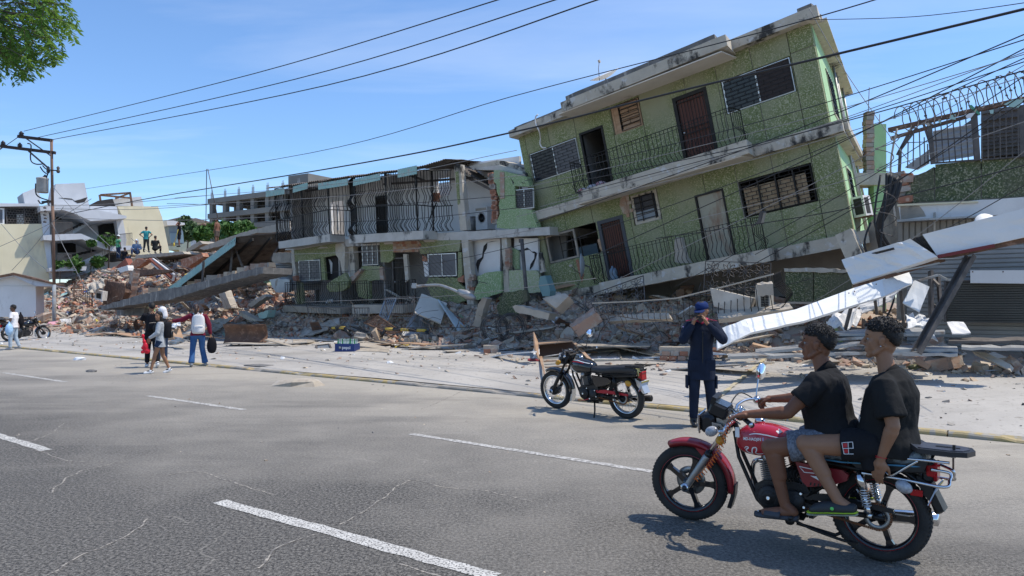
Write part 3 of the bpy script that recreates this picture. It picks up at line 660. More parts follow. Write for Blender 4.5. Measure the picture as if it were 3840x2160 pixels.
pf(MP,m1,[(2075,600),(2174,590),(2160,720),(2120,710),(2110,670),(2080,655)],yb-.02,yb-.001,'exposed_brick_patch',M_brick,md)
for k in range(4):
 for j in range(3):q=MP.L(*m1(2085+28*j+8*(k%2),612+27*k),yb-.03);b=MB();b.box((q[0],yb-.035,q[1]),(.16,.03,.1));b.build('brick',M_brick,md,False)
def crack(P,cr,pts,y,w,par,m=None):
 q=[P.L(*cr(*p),y)for p in pts];b=MB();up=[];dn=[]
 for i,p in enumerate(q):
  ww=w*(.4+random.random())if 0<i<len(q)-1 else w*.1;up.append((p[0]-ww/2,p[1]+ww/3));dn.append((p[0]+ww/2,p[1]-ww/3))
 for i in range(len(q)-1):b.poly([up[i],up[i+1],dn[i+1],dn[i]],y-.004,y-.001)
 return b.build('crack',m or M_dk,par)
crack(MP,m1,[(1500,950),(1600,780),(1660,740),(1680,690)],yb,.05,md);crack(MP,m1,[(1985,1100),(2010,990),(2040,930),(2090,800),(2130,720)],yb,.07,md)
q=MP.L(*m1(1480,985),yb-.1);b=MB()
for k in range(5):b.tube([(q[0]+(.26+.015*k)*math.cos(t/16*6.283)*.8,yb-.08-.01*k,q[1]+(.38-.02*k)*math.sin(t/16*6.283)-.02*k)for t in range(17)],.013,5)
o=b.build('hose_coil',M_blks);o.matrix_basis=MP.M;tag(o,'black hose coiled on the white wall behind the veranda cage','hose')
def cage(par,segs,ztop,zmid,zbot,m=M_blk):
 b=MB();
 for i in range(len(segs)-1):
  (x0,y0,t0,k0,b0),(x1,y1,t1,k1,b1)=segs[i],segs[i+1]
  b.bar((x0,y0,k0),(x1,y1,k1),.045,.03);b.bar((x0,y0,t0),(x1,y1,t1),.03,.02);b.bar((x0,y0,b0),(x1,y1,b1),.02,.015);b.bar((x0,y0,(t0+k0)/2),(x1,y1,(t1+k1)/2),.012,.012)
 for x,y,t,k,bb in segs[1:-1]:b.bar((x,y,t),(x,y,bb),.04,.04)
 b.build('cage_rail',m,par,False);n_=0
 for i in range(len(segs)-1):
  (x0,y0,t0,k0,b0),(x1,y1,t1,k1,b1)=segs[i],segs[i+1];L=math.hypot(x1-x0,y1-y0);n=int(L/.115);ang=math.atan2(y1-y0,x1-x0)
  for k in range(n):
   f=(k+.5)/n;x=lerp(x0,x1,f);y=lerp(y0,y1,f);zt,zk,zb=lerp(t0,t1,f),lerp(k0,k1,f),lerp(b0,b1,f)
   for(za,zb_,nm)in((zt,zk,'cage_bar'),(zk,zb,'cage_bar')):
    o=bpy.data.objects.new(nm,baluster_mesh(1.0,m,.141,.013));COL.objects.link(o);o.parent=par
    tilt=random.uniform(-.05,.05)+(.28 if(nm and za==zt and i in(1,5)and k<6)else 0)
    o.matrix_basis=Matrix.Translation((x,y,za))@Matrix.Rotation(ang,4,'Z')@Matrix.Rotation(tilt,4,'Y')@Matrix.Diagonal((1,1,(za-zb_),1))
cg=[(-9.45,.2,.1,-1.22,-2.1),(-9.35,-.7,.1,-1.22,-2.12),(-7.6,-.7,.12,-1.12,-2.05),(-5.95,-.7,.1,-1.02,-1.98),(-5.3,-.15,.12,-1.08,-2.1),(-4.4,-.7,.1,-1.05,-2.07),(-2.7,-.72,.08,-1.12,-2.08),(-1.2,-.7,.04,-1.2,-2.1),(-1.0,-.1,.02,-1.24,-2.15),(-.05,-.1,-.05,-1.28,-2.15)]
cage(md,cg,0,0,0)
for i,(x0,x1,dz,tw)in enumerate(((-9.9,-8.2,.17,.04),(-8.3,-6.4,.16,.04),(-6.45,-4.6,.15,.02),(-4.65,-2.9,.13,.015),(-2.95,-1.2,.12,.02))):
 b=corr((x0,-.75,-.02+dz),(x1-x0,0,.02),(0,2.2,.35),15,.018,warp=tw,sd=i);o=b.build('roof_sheet',M_roofd,md,False)
 if i!=4:
  b=corr((x0+.25*(i%2),-.775,-.02+dz-(.36,.33,.34,.36,.2)[i]),((x1-x0)*(.75,.5,.95,.85,1)[i],0,.02+.06*(i%2)),(0,.02,.25),11,.018,nb=1);b.build('roof_edge_flashing',M_turq,md,False)
b=corr((-1.9,-.9,-.2),(.95,0,.04),(0,.02,.3),8,.016,nb=1);b.build('roof_edge_flashing',M_turq,md,False)
b=corr((-1.3,-.6,.10),(1.4,0,.17),(0,2.0,.12),13,.018,warp=.06,sd=9);b.build('roof_sheet',M_roofd,md,False)
pA=MP.L(*m3(205,90),.3);pB=MP.L(*m3(520,320),.3);pC=MP.L(*m3(285,235),2.2)
b=corr((pA[0],.1,pA[1]),(pB[0]-pA[0],.3,pB[1]-pA[1]),(-.25,2.3,-.1),18,.02,nb=8,warp=.05,sd=4);b.build('roof_sheet',M_roofd,md,False)['label']='bent corrugated sheet hanging down to the right'
b=MB()
for(p,q_)in(((-.3,.5,-.05),(1.4,.5,-.9)),((-.3,1.6,.0),(1.5,1.6,-.75)),((-4.5,.9,-.05),(.2,.9,-.25)),((-2.6,0,.15),(-2.6,2,-.2)),((-9.4,.9,.1),(-4.6,.9,.2)),((-6.4,-.1,.05),(-6.4,1.9,.3))):b.bar(p,q_,.05,.08)
b.build('roof_purlin',M_irong,md,False)
yr=1.5
pf(MP,m3,[(300,120),(500,165),(520,180),(520,600),(300,600)],2.4,2.5,'room_wall',M_wht,md)
pf(MP,m3,[(350,150),(560,120),(770,180),(775,205),(560,160),(500,160),(350,160)],.35,2.6,'roof_slab',M_fasw,md)
pf(MP,m3,[(330,130),(545,85),(600,90),(760,150),(765,180),(560,118),(350,152)],.55,3.0,'roof_parapet',M_fas,md)
gw=[(520,160),(565,160),(775,215),(800,290),(682,285),(690,455),(815,470),(870,640),(545,610),(545,560),(568,500),(560,430),(570,390),(545,330),(540,270),(520,250)]
pf(MP,m3,gw,.05,.3,'green_end_wall',M_stul,md)
pf(MP,m3,[(568,175),(600,178),(602,380),(570,385)],.02,.047,'bare_pier',M_brickd,md)
p,q=MP.L(*m3(684,288),.12),MP.L(*m3(818,468),.12);window(md,p[0],q[0]+.1,q[1]+.05,p[1]-.12,[M_glassg,M_glassg],M_alu,(8,6,.01),y=.12)
crack(MP,m3,[(650,220),(670,250),(672,275)],.05,.08,md);crack(MP,m3,[(700,235),(740,260),(770,262)],.05,.06,md)
zq=[(515,250),(523,285),(527,330),(533,370),(535,410),(535,450),(542,490),(540,520),(535,555),(510,200),(512,225)]
for k,(x,y)in enumerate(zq):
 for j in range(2):q=MP.L(*m3(x-6+9*j,y+7*j),.15);b=MB();b.box((q[0],.17,q[1]),(.2,.22,.14),Matrix.Rotation(random.uniform(-.15,.15),4,'Y'));b.build('brick',random.choice((M_brick,M_brick,M_mort)),md,False)
t=thing('washing_machine','white front loading washing machine left in the opened upper room','washing machine',MP.M@Matrix.Translation((MP.L(*m3(425,570),.9)[0],.9,-2.12))@Matrix.Rotation(R(-8),4,'Z'))
b=MB();b.bx(-.3,.3,0,.5,0,.8);b.build('casing',mat('appliance_white',(.68,.68,.67),rough=.4),t,False)
b=MB();b.lathe([(.15,0),(.2,0),(.2,-.03),(.15,-.03)],Matrix.Translation((0.02,-.0,.42))@Matrix.Rotation(R(-90),4,'X')@Matrix.Scale(-1,4,(0,0,1)),20,cyc=True);b.build('door_ring',M_alu,t)
b=MB();b.lathe([(0,.012),(.15,.01)],Matrix.Translation((.02,0,.42))@Matrix.Rotation(R(90),4,'X'),20);b.build('door_glass',M_blks,t);b=MB();b.bx(-.28,.28,-.006,0,.68,.77);b.build('control_panel',M_concl,t,False)
t=thing('washing_tub','grey plastic washing tub beside the white washing machine','tub',MP.M@Matrix.Translation((MP.L(*m3(335,560),1.0)[0],1.0,-2.12)))
b=MB();b.lathe([(0,0),(.22,0),(.27,.5),(.25,.5),(.2,.05),(0,.04)],None,18);b.build('tub',M_galv,t)
yl=.0
pf(MP,m2,[(75,195),(600,100),(600,250),(400,290),(160,330),(90,335)],yl,.12,'wall_panel',M_stu,md)
pf(MP,m2,[(400,295),(440,280),(465,560),(420,560)],yl,.1,'wall_panel',M_stu,md)
pf(MP,m2,[(88,585),(160,588),(190,850),(110,858)],yl,.12,'wall_panel',M_stu,md,.01)
pf(MP,m2,[(585,115),(690,105),(705,200),(700,350),(700,470),(665,470),(645,330),(590,250)],-.05,.15,'broken_pier',M_fas,md,.015)
pf(MP,m2,[(695,110),(748,110),(765,520),(712,515)],.3,.4,'wall_panel',M_wht,md)
pf(MP,m2,[(1130,90),(1292,85),(1300,300),(1240,345),(1145,340)],yl,.12,'wall_panel',M_stu,md,.01)
pf(MP,m2,[(905,400),(960,385),(1135,385),(1170,450),(1130,560),(1000,570),(1005,800),(870,770),(850,690),(835,560),(880,510)],yl-.03,.12,'wall_panel',M_stu,md,.02)
pf(MP,m2,[(1620,75),(2130,65),(2120,150),(2110,205),(1640,240),(1620,190)],yl,.12,'wall_panel',M_stu,md)
pf(MP,m2,[(2100,215),(2140,215),(2150,500),(2095,560)],yl,.12,'wall_panel',M_stu,md,.01)
pf(MP,m2,[(1740,530),(2090,530),(2110,590),(2200,690),(2190,820),(2090,850),(1790,800),(1700,620)],yl,.12,'wall_panel',M_stu,md,.02)
pf(MP,m2,[(1292,85),(1625,80),(1625,200),(1500,215),(1300,220)],yl+.01,.1,'bare_brick_lintel',M_brickd,md)
for k in range(4):
 for j in range(9):
  q=MP.L(*m2(1318+36*j+14*(k%2),100+32*k),-.01)
  if random.random()<.85:b=MB();b.box((q[0],.0,q[1]),(.19,.03,.11));b.build('brick',random.choice((M_brickd,M_brick,M_woodl)),md,False)
pf(MP,m2,[(475,650),(490,600),(700,470),(750,560),(740,640),(660,700),(520,710)],-.35,-.2,'fallen_wall_piece',M_stu,md,.02)['label']='tilted green wall piece'
pf(MP,m2,[(770,520),(890,420),(905,430),(860,500),(780,600),(745,620)],-.2,.0,'broken_edge',M_brickd,md,.02)
pf(MP,m2,[(2100,580),(2090,540),(2170,500),(2160,590)],-.04,.1,'brick_patch',M_brick,md,.01);pf(MP,m2,[(1655,260),(1700,270),(1720,330),(1660,330)],-.02,.1,'brick_patch',M_brick,md,.01)
pf(MP,m2,[(1665,330),(1725,340),(1735,510),(1690,520)],-.03,.1,'plaster_piece',M_wht,md,.01);pf(MP,m2,[(50,520),(95,505),(112,570),(70,575)],-.15,.0,'brick_patch',M_brick,md,.01)
pf(MP,m2,[(1130,400),(1165,395),(1180,560),(1135,555)],-.06,.05,'brick_patch',M_brickd,md,.015)
wq=lambda x0,y0,x1,y1,panes,gr=None:window(md,*[(MP.L(*m2(x0,y1),.03)[0],MP.L(*m2(x1,y1),.03)[0],MP.L(*m2((x0+x1)/2,y1),.03)[1],MP.L(*m2((x0+x1)/2,y0),.03)[1])][0],panes,M_alu,gr,y=.03)
wq(145,315,410,565,[M_glassg,M_glassg],(8,4,.01));wq(925,100,1120,375,[M_glassg,M_glassg,M_glassg],(7,3,.01));wq(1740,232,2090,515,[M_glassg,M_glassg])
b=MB();p=MP.L(*m2(1860,540),-.25);a_=R(-38)
for k in range(12):
 o_=-.9+.16*k;b.bar(Vector((p[0]-.9,-.3,p[1]+o_+.7)),Vector((p[0]+.7,-.3,p[1]+o_-.5)),.012,.012)
for k in range(34):u_=random.uniform(-.8,.6);o_=-.9+.16*random.randint(0,10);z_=p[1]+o_+.7-(u_+.9)*.75;b.bar((p[0]+u_,-.3,z_),(p[0]+u_+.09,-.3,z_+.1),.012,.012)
b.build('hanging_window_grille',M_irong,md,False)
d0=MP.L(*m2(1300,560),.1);door(md,d0[0],d0[0]+.75,-4.76,-3.0,None,M_irong,True,y=.12,fw=.05);pf(MP,m2,[(1420,240),(1465,240),(1490,560),(1450,590)],.0,.1,'door_post',M_fas,md)
pf(MP,m2,[(450,280),(600,260),(640,560),(470,560)],.3,.33,'barred_door',M_dk,md);pf(MP,m2,[(500,300),(520,310),(545,350),(540,480),(528,480),(520,380)],.28,.3,'broken_pane',M_signw,md)
railing(md,[(-8.75,-.15,-3.84),(-8.75,-.85,-3.84),(-5.35,-.85,-3.86),(-5.3,-.2,-3.86)],.93);railing(md,[(-4.55,-.15,-3.84),(-4.55,-.85,-3.84),(-2.0,-.85,-3.86),(-1.9,-.2,-3.83)],.86,skip=(8,9,13))
b=MB();b.bx(-9.3,3.7,1.3,1.4,-4.8,-2.45);
for x in(-6.6,-4.0,-1.5):b.bx(x,x+.1,.2,1.3,-4.8,-2.45)
b.build('room_partition',M_int,md,False)
pf(MP,m3,[(345,690),(570,690),(570,960),(400,980),(345,1000)],.4,.5,'inner_room_wall',M_wht,md);pf(MP,m3,[(680,690),(862,690),(870,960),(680,960)],.4,.5,'inner_room_wall',M_wht,md)
crack(MP,m3,[(470,725),(455,760),(440,800),(435,840),(405,870),(395,900),(400,960)],.39,.1,md);crack(MP,m3,[(400,868),(380,850),(370,840)],.39,.05,md);crack(MP,m3,[(470,725),(510,715),(550,712)],.39,.05,md)
crack(MP,m3,[(690,765),(720,790),(760,780),(790,770),(820,800),(848,800),(840,850),(815,900),(800,935)],.39,.08,md)
pf(MP,m3,[(645,760),(690,775),(712,790),(715,930),(690,935),(655,880)],.28,.36,'broken_wall_piece',M_stul,md,.015)
for k in range(9):q=MP.L(*m3(632+5*(k%2),780+17*k),.1);b=MB();b.box((q[0],.12,q[1]),(.17,.15,.12),Matrix.Rotation(random.uniform(-.1,.1),4,'Y'));b.build('brick',random.choice((M_brick,M_brickd)),md,False)
for k in range(8):q=MP.L(*m3(355+random.uniform(-8,14),985+16*k),.1);b=MB();b.box((q[0],.05,q[1]),(.2,.15,.12),Matrix.Rotation(random.uniform(-.1,.1),4,'Y'));b.build('brick',random.choice((M_brick,M_brickd,M_mort)),md,False)
pf(MP,m3,[(395,985),(450,960),(578,945),(582,1110),(400,1170),(360,1160),(375,1090),(400,1040)],.0,.12,'parapet_wall',M_stul,md,.012)
pf(MP,m3,[(640,940),(850,940),(870,965),(880,1110),(640,1120)],.0,.12,'parapet_wall',mat('faded_lime_stucco',(.33,.38,.2),(.40,.43,.26),.85,sc=14,c3=(.5,.48,.36),s3=30,p3=(.5,.6),bump=.4,bsc=50),md,.012)
pf(MP,m3,[(870,800),(890,800),(915,950),(880,960)],.0,.1,'pillar',M_fas,md,.015)
b=MB();q=MP.L(*m3(765,1030),-.8);b.tube([(q[0]+.12,-.8,q[1]-1.3),(q[0]+.02,-.8,q[1]-.2),(q[0]-.1,-.78,q[1]+1.35)],.06,8);b.box((q[0]-.12,-.78,q[1]+1.3),(.12,.1,.12));o=b.build('steel_post',M_irong);o.matrix_basis=MP.M;tag(o,'dark steel post standing bent in front of the faded green parapet wall','post')
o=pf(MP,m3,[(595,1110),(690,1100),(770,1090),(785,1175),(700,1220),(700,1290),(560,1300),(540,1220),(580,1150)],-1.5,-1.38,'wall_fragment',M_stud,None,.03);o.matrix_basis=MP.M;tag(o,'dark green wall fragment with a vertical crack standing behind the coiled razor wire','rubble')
o=pf(MP,m3,[(360,1370),(400,1200),(430,1150),(470,1160),(440,1240),(410,1380)],-2.2,-1.95,'concrete_post',M_conc,None,.02);o.matrix_basis=MP.M;tag(o,'slanted raw concrete post leaning right in the rubble beside the dark green wall fragment','rubble')
o=pf(MP,m3,[(880,985),(920,980),(960,1100),(955,1140),(900,1140),(868,1060)],-1.9,-1.6,'meter_cabinet',M_teal,None);o.matrix_basis=MP.M;tag(o,'teal metal cabinet hanging at the lower left corner of the leaning block','cabinet')
# --- left complex: cream building with outside stairs
LP=Plane(W3(*c6(300,1000),56),(.74,.67,0),(-.02,0,1))
lb=thing('apartment_building','cream and grey white apartment building with open zigzag stairs behind the rusty power pole','building',LP.M)
def lf(pts,y0,y1,name,m,par=lb,jag=0.):return pf(LP,c6,pts,y0,y1,name,m,par,jag)
lf([(-420,690),(300,685),(320,850),(355,1080),(350,1100),(-420,1100)],0,8,'cream_wall',M_cream)
lf([(840,560),(1130,560),(1160,640),(1215,905),(1190,920),(890,900),(880,640)],1.2,9,'cream_wall',M_cream)
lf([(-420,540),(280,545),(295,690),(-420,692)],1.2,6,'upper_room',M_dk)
lf([(-420,535),(280,540),(283,562),(-420,560)],-.25,6,'roof_edge',M_bluew)
w=window(lb,*[(LP.L(*c6(-200,620))[0],LP.L(*c6(33,620))[0],LP.L(*c6(0,690))[1],LP.L(*c6(0,570))[1])][0],[M_glassg,M_signw,M_glassg],M_signw,y=.1,fw=.12)
b=MB();x0,x1=LP.L(*c6(45,620))[0],LP.L(*c6(293,620))[0];z0,z1=LP.L(*c6(100,688))[1],LP.L(*c6(100,568))[1];brick_grille(b,x0,x1,z0,z1,.05,7,12,.035);b.build('terrace_grille',M_irong,lb,False)
lf([(120,615),(165,615),(172,685),(122,685)],.8,1.1,'white_cabinet',M_signw)
for pts in([(36,565),(46,565),(56,688),(46,688)],[(170,566),(176,566),(182,688),(176,688)]):lf(pts,.0,.1,'terrace_post',M_irong)
lf([(285,560),(345,560),(350,600),(375,1080),(355,1075),(320,850),(300,690)],-.1,3,'stair_tower_wall',M_bluew)
lf([(290,560),(640,560),(900,640),(1000,640),(990,1080),(360,1080),(320,840)],3.2,3.5,'stair_back_wall',M_bluew)
lf([(370,545),(400,400),(605,392),(645,585),(540,600),(440,560)],.5,2.8,'water_tank_box',M_bluew)
crack(LP,c6,[(420,500),(470,505),(520,510),(540,530),(590,520),(625,495)],.49,.22,lb)
lf([(162,465),(262,425),(290,490),(290,540),(178,540)],.8,3.5,'water_tank_box',M_bluew)
lf([(285,560),(360,545),(450,545),(540,555),(905,628),(905,645),(790,655),(650,665),(530,610),(450,585),(360,590),(290,592)],-1.2,3,'stair_canopy',M_bluew)
lf([(645,558),(835,560),(845,615),(700,625),(645,590)],-.4,-.1,'parapet',M_bluew)
lf([(648,548),(700,520),(805,505),(825,556),(650,558)],1.4,4,'roof_shed',M_dk);lf([(805,508),(1010,490),(1030,560),(825,557)],2,5,'roof_room',M_bluew)
b=MB()
for(x0_,y0_,x1_,y1_)in((712,478,725,558),(930,462,945,558),(715,480,930,500),(720,478,935,463),(825,505,930,465)):p,q=LP.L(*c6(x0_,y0_),1.5),LP.L(*c6(x1_,y1_),1.5);b.bar((p[0],1.5,p[1]),(q[0],1.5,q[1]),.14,.14)
b.build('roof_frame',M_rust,lb,False)
lf([(308,768),(400,760),(580,755),(790,845),(940,840),(942,870),(800,882),(700,850),(590,795),(395,805),(312,800)],-1.2,2.5,'stair_landing',M_bluew)
lf([(350,1000),(520,985),(620,990),(615,1018),(355,1025)],-1.3,2.5,'lower_landing',M_bluew)
for(xa,ya,xb,yb_,n)in((440,755,650,655,9),(480,920,700,870,6)):
 for k in range(n):
  x=lerp(xa,xb,k/n);y=lerp(ya,yb_,k/n);dx_=(xb-xa)/n;lf([(x,y),(x+dx_,y),(x+dx_,y-10),(x,y-10)],1.2,2.4,'stair_step',M_dk)
lf([(430,770),(640,665),(665,668),(530,755),(480,775)],1.6,1.8,'stair_string',M_bluew);lf([(570,960),(760,870),(800,880),(660,960),(600,975)],.2,.4,'stair_string',M_bluew)
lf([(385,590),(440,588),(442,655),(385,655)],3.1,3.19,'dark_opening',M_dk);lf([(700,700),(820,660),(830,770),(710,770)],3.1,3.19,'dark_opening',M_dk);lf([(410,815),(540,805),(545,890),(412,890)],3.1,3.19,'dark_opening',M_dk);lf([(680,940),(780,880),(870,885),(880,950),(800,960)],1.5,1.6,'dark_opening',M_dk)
lf([(830,655),(880,655),(905,800),(900,845),(860,845)],.2,1.1,'pier',M_bluew)
b=MB()
for(x0_,y0_,x1_,y1_,n)in((385,680,505,680,14),(840,765,930,755,10),(400,905,500,905,12),(720,770,840,770,10)):
 pt=LP.L(*c6(x0_,y0_),-.5);qt=LP.L(*c6(x1_,y1_),-.5);hh=1.15*1.0
 b.bar((pt[0],-1.1,pt[1]),(qt[0],-1.1,qt[1]),.06,.05)
 for k in range(n+1):x=lerp(pt[0],qt[0],k/n);z=lerp(pt[1],qt[1],k/n);b.bar((x,-1.1,z),(x,-1.1,z-1.6),.03,.03)
 b.build('stair_railing',M_irong,lb,False);b=MB()
 # ---- blue gable end and small corrugated roof between cream wall and far view
t=thing('house','small blue walled house with white corrugated awning behind the men on the rubble','house',LP.M)
pf(LP,c5,[(665,130),(800,135),(830,200),(840,330),(700,330)],6,9,'wall',mat('slate_blue_wall',(.15,.21,.28),(.2,.26,.33),.8,sc=2),t);pf(LP,c5,[(650,72),(720,78),(850,105),(850,125),(660,130)],5.2,9,'awning',M_bluew,t)
b=MB()
for k in range(16):p=LP.L(*c5(690+9*k,215),5.9);q=LP.L(*c5(700+9*k,320),5.9);b.bar((p[0],5.9,p[1]),(q[0],5.9,q[1]),.06,.06)
b.build('window_bars',mat('blue_bars',(.2,.3,.38),rough=.6),t,False)
# ---- white kiosk
KP=Plane(W3(*c6(130,1345),41.5),(.90,.43,0),(0,0,1))
kk=thing('kiosk','small white gabled kiosk at the left edge in front of the rubble','kiosk',KP.M)
pf(KP,c6,[(-300,1130),(255,1130),(258,1350),(-300,1350)],0,3,'wall',M_signw,kk);pf(KP,c6,[(-260,1118),(95,1046),(300,1115),(255,1129),(-260,1129)],.02,3,'gable',M_signw,kk)
pf(KP,c6,[(-300,1125),(95,1050),(395,1118),(392,1132),(250,1130),(95,1060),(-300,1140)],-.5,3.2,'roof_board',M_bluew,kk);pf(KP,c6,[(-310,1115),(95,1034),(160,1050),(398,1112),(395,1122),(95,1052),(-310,1128)],-.6,3.3,'roof',M_rust,kk)
# ---- power pole
pp=W3(*c6(385,1395),40);PPM=Matrix.Translation((pp.x,pp.y,gz(pp.dot(EV))-.1))
PL=Plane(W3(*c6(385,1395),40),(1,0,0),(0,0,1))
po=thing('power_pole','rusty steel power pole with two crossarms and a transformer','pole',PPM)
def pw(x,y):q=PL.L(*c6(x,y));return Vector((q[0],0,q[1]+(PL.o.z-PPM.translation.z)))
M_pole=mat('rusty_pole_steel',(.17,.10,.07),(.23,.15,.11),.8,.2,sc=2,c3=(.1,.07,.055),s3=5,bump=.3);M_poleg=mat('painted_pole_foot',(.33,.38,.42),(.25,.22,.2),.8,sc=3)
b=MB();b.tube([pw(388,1400)+Vector((0,0,-.6)),pw(387,1120)],.095,12);b.build('pole_foot',M_poleg,po)
b=MB();b.tube([pw(387,1120),pw(380,700),pw(376,560)],.08,12);b.build('pole_shaft',M_pole,po);b=MB();b.tube([pw(376,560),pw(368,85)],.07,12);b.build('pole_shaft',M_pole,po)
for(a_,c_)in(((128,60),(376,90)),((5,130),(396,178))):
 b=MB();b.bar(pw(*a_),pw(*c_),.13,.16);b.build('crossarm',M_wood if 0 else mat('dark_arm',(.05,.035,.03),rough=.8),po)
b=MB();b.bar(pw(180,70),pw(372,205),.06,.06);b.bar(pw(205,165),pw(350,290),.06,.08);b.build('brace',M_irong,po)
for(x,y)in((152,40),(22,108),(142,122)):
 c=pw(x,y+14);b=MB();b.lathe([(0,0),(.07,0),(.14,.04),(.08,.06),(.14,.1),(.08,.12),(.12,.16),(.05,.19),(.05,.24),(0,.25)],Matrix.Translation(c),12);b.build('insulator',mat('brown_porcelain',(.03,.02,.018),rough=.25),po)
c=pw(312,465);t_=MB();t_.lathe([(0,0),(.27,0),(.29,.04),(.29,.72),(.31,.76),(.30,.82),(.1,.88),(0,.88)],Matrix.Translation(c+Vector((0,-.1,0))),20);t_.build('transformer',mat('transformer_paint',(.38,.38,.36),(.3,.29,.27),.6,sc=3),po)
b=MB();b.lathe([(0,0),(.1,0),(.14,.12),(.08,.2),(.12,.3),(.0,.45)],Matrix.Translation(pw(322,388)),10);b.lathe([(0,0),(.06,0),(.1,.1),(.06,.2),(.09,.3),(.0,.4)],Matrix.Translation(pw(416,322)),10);b.lathe([(0,0),(.06,0),(.1,.1),(.06,.2),(.09,.3),(.0,.4)],Matrix.Translation(pw(345,322)),10);b.build('bushing',M_irong,po)
b=MB()
for pts in([(210,115),(235,130),(232,230),(270,262),(330,260)],[(318,272),(350,300),(420,308)],[(300,280),(320,310),(345,330)],[(268,400),(270,470),(300,500),(360,520)],[(285,520),(310,545),(350,530),(365,560)],[(335,390),(350,340),(370,300)]):b.tube(bez([pw(*p)+Vector((0,-.15,0))for p in pts],4),.035,5)
b.build('jumper_cable',M_wire,po);b=MB()
for k in range(5):b.lathe([(0,0),(.07,0),(.09,.06),(0,.12)],Matrix.Translation(pw(350+5*(k%2),580+25*k)+Vector((-.1,-.2,0))),8)
b.bar(pw(300,530),pw(372,525),.08,.12);b.build('clamp',M_irong,po)
# ---- unfinished concrete frame building, far
FP=Plane(W3(1085,850,120),(1.55,-1,0),(0,0,1))
fb=thing('unfinished_building','unfinished grey concrete frame building of open floors on the skyline','building',FP.M)
x0,x1=FP.L(778,800)[0],FP.L(1120,800)[0];c9=lambda x,y:(x*.6555,450+y*.6555)
zt,zm,zl=[FP.L(*c9(1430,y))[1]for y in(420,510,588)]
M_fc=mat('frame_concrete',(.22,.21,.19),(.17,.165,.155),.9,sc=.3,bump=.1)
for z in(zt,zm,zl):b=MB();b.bx(x0,x1,0,16,z-.9,z);b.build('floor_slab',M_fc,fb,False)
for i in range(7):
 x=lerp(x0+.6,x1-.6,i/6)
 for y in(.3,5.5,10.5,15.2):
  for za_,zb_ in((zm,zt-.9),(zl,zm-.9),(zl-5,zl-.9)):b=MB();b.bx(x-.45,x+.45,y,y+.8,za_,zb_);b.build('column',M_fc,fb,False)
 b=MB()
 for k in range(5):b.bar((x-.3+.15*k,.5,zt),(x-.3+.15*k,.5,zt+1.2+.4*(k%2)),.05,.05)
 b.build('rebar_starter',mat('rebar_blue_grey',(.2,.22,.25),rough=.7),fb,False)
b=MB();b.bx(lerp(x0,x1,.68),lerp(x0,x1,.8),.6,.8,zm,zt-.9);b.bx(lerp(x0,x1,.84),x1,1,1.2,zl,zm-.9);b.bx(lerp(x0,x1,.5),x1,12,12.3,zm,zt-.9);b.bx(lerp(x0,x1,.8),x1,2,8,zt,zt+2.6);b.build('infill_wall',M_fc,fb,False)
# ---- far slopes, houses and trees
b=MB();vs=[];us_=list(np.linspace(-260,260,60));
for j,(Z,hh)in enumerate(((150,-6),(175,3.5),(220,6.5),(300,9),(420,-5))):
 for x in us_:vs.append((x*(1+.3*j),Z,hh+(1.5*noise.noise(Vector((x*.03,j,0)))if 0<j<4 else 0)-(.05*max(0,x)if x>0 else 0)))
b.add(vs,[(j*60+i,j*60+i+1,(j+1)*60+i+1,(j+1)*60+i)for j in range(4)for i in range(59)],True);b.build('hills',mat('far_dry_slope',(.12,.12,.07),(.19,.17,.12),.95,sc=.03))['kind']='structure'
hs=[(735,818,250,11,4.5,0),(765,838,200,8,4,1),(715,826,300,14,5,2),(690,812,280,16,5,0),(812,842,190,6,3.5,2),(775,868,150,6,3,1),(850,866,140,7,3.4,0),(950,868,150,8,3.5,2)]
lab=['pale far house with red tiled roof beyond the rubble, left of the frame building','small far house with orange roof just left of the frame building','far grey house on the skyline above the blue awning','long far roof on the skyline behind the cream wall','far grey walled house at the foot of the frame building','low far house among green trees','far house wall with pale roof under the frame building','far house half hidden behind the shirtless man']
for i,(px,py,Z,w_,h_,c_)in enumerate(hs):
 p=W3(px,py,Z);t=thing('house',lab[i],'house',Matrix.Translation(p-Vector((0,0,h_)))@Matrix.Rotation(random.uniform(-.4,.4),4,'Z'))
 b=MB();b.bx(-w_/2,w_/2,0,8,-8,h_*.65);b.build('wall',[M_cream,M_wht,M_bluew][c_],t,False);b=MB();b.poly([(-w_/2-.6,h_*.65),(w_/2+.6,h_*.65),(0,h_)],-.6,8.6);b.build('roof',[M_brickd,M_brick,M_roofd][c_],t,False)
 for k in range(2):b=MB();b.bx(-w_*.3+w_*.35*k,-w_*.15+w_*.35*k,-.05,.02,h_*.2,h_*.5);b.build('window',M_dk,t,False)
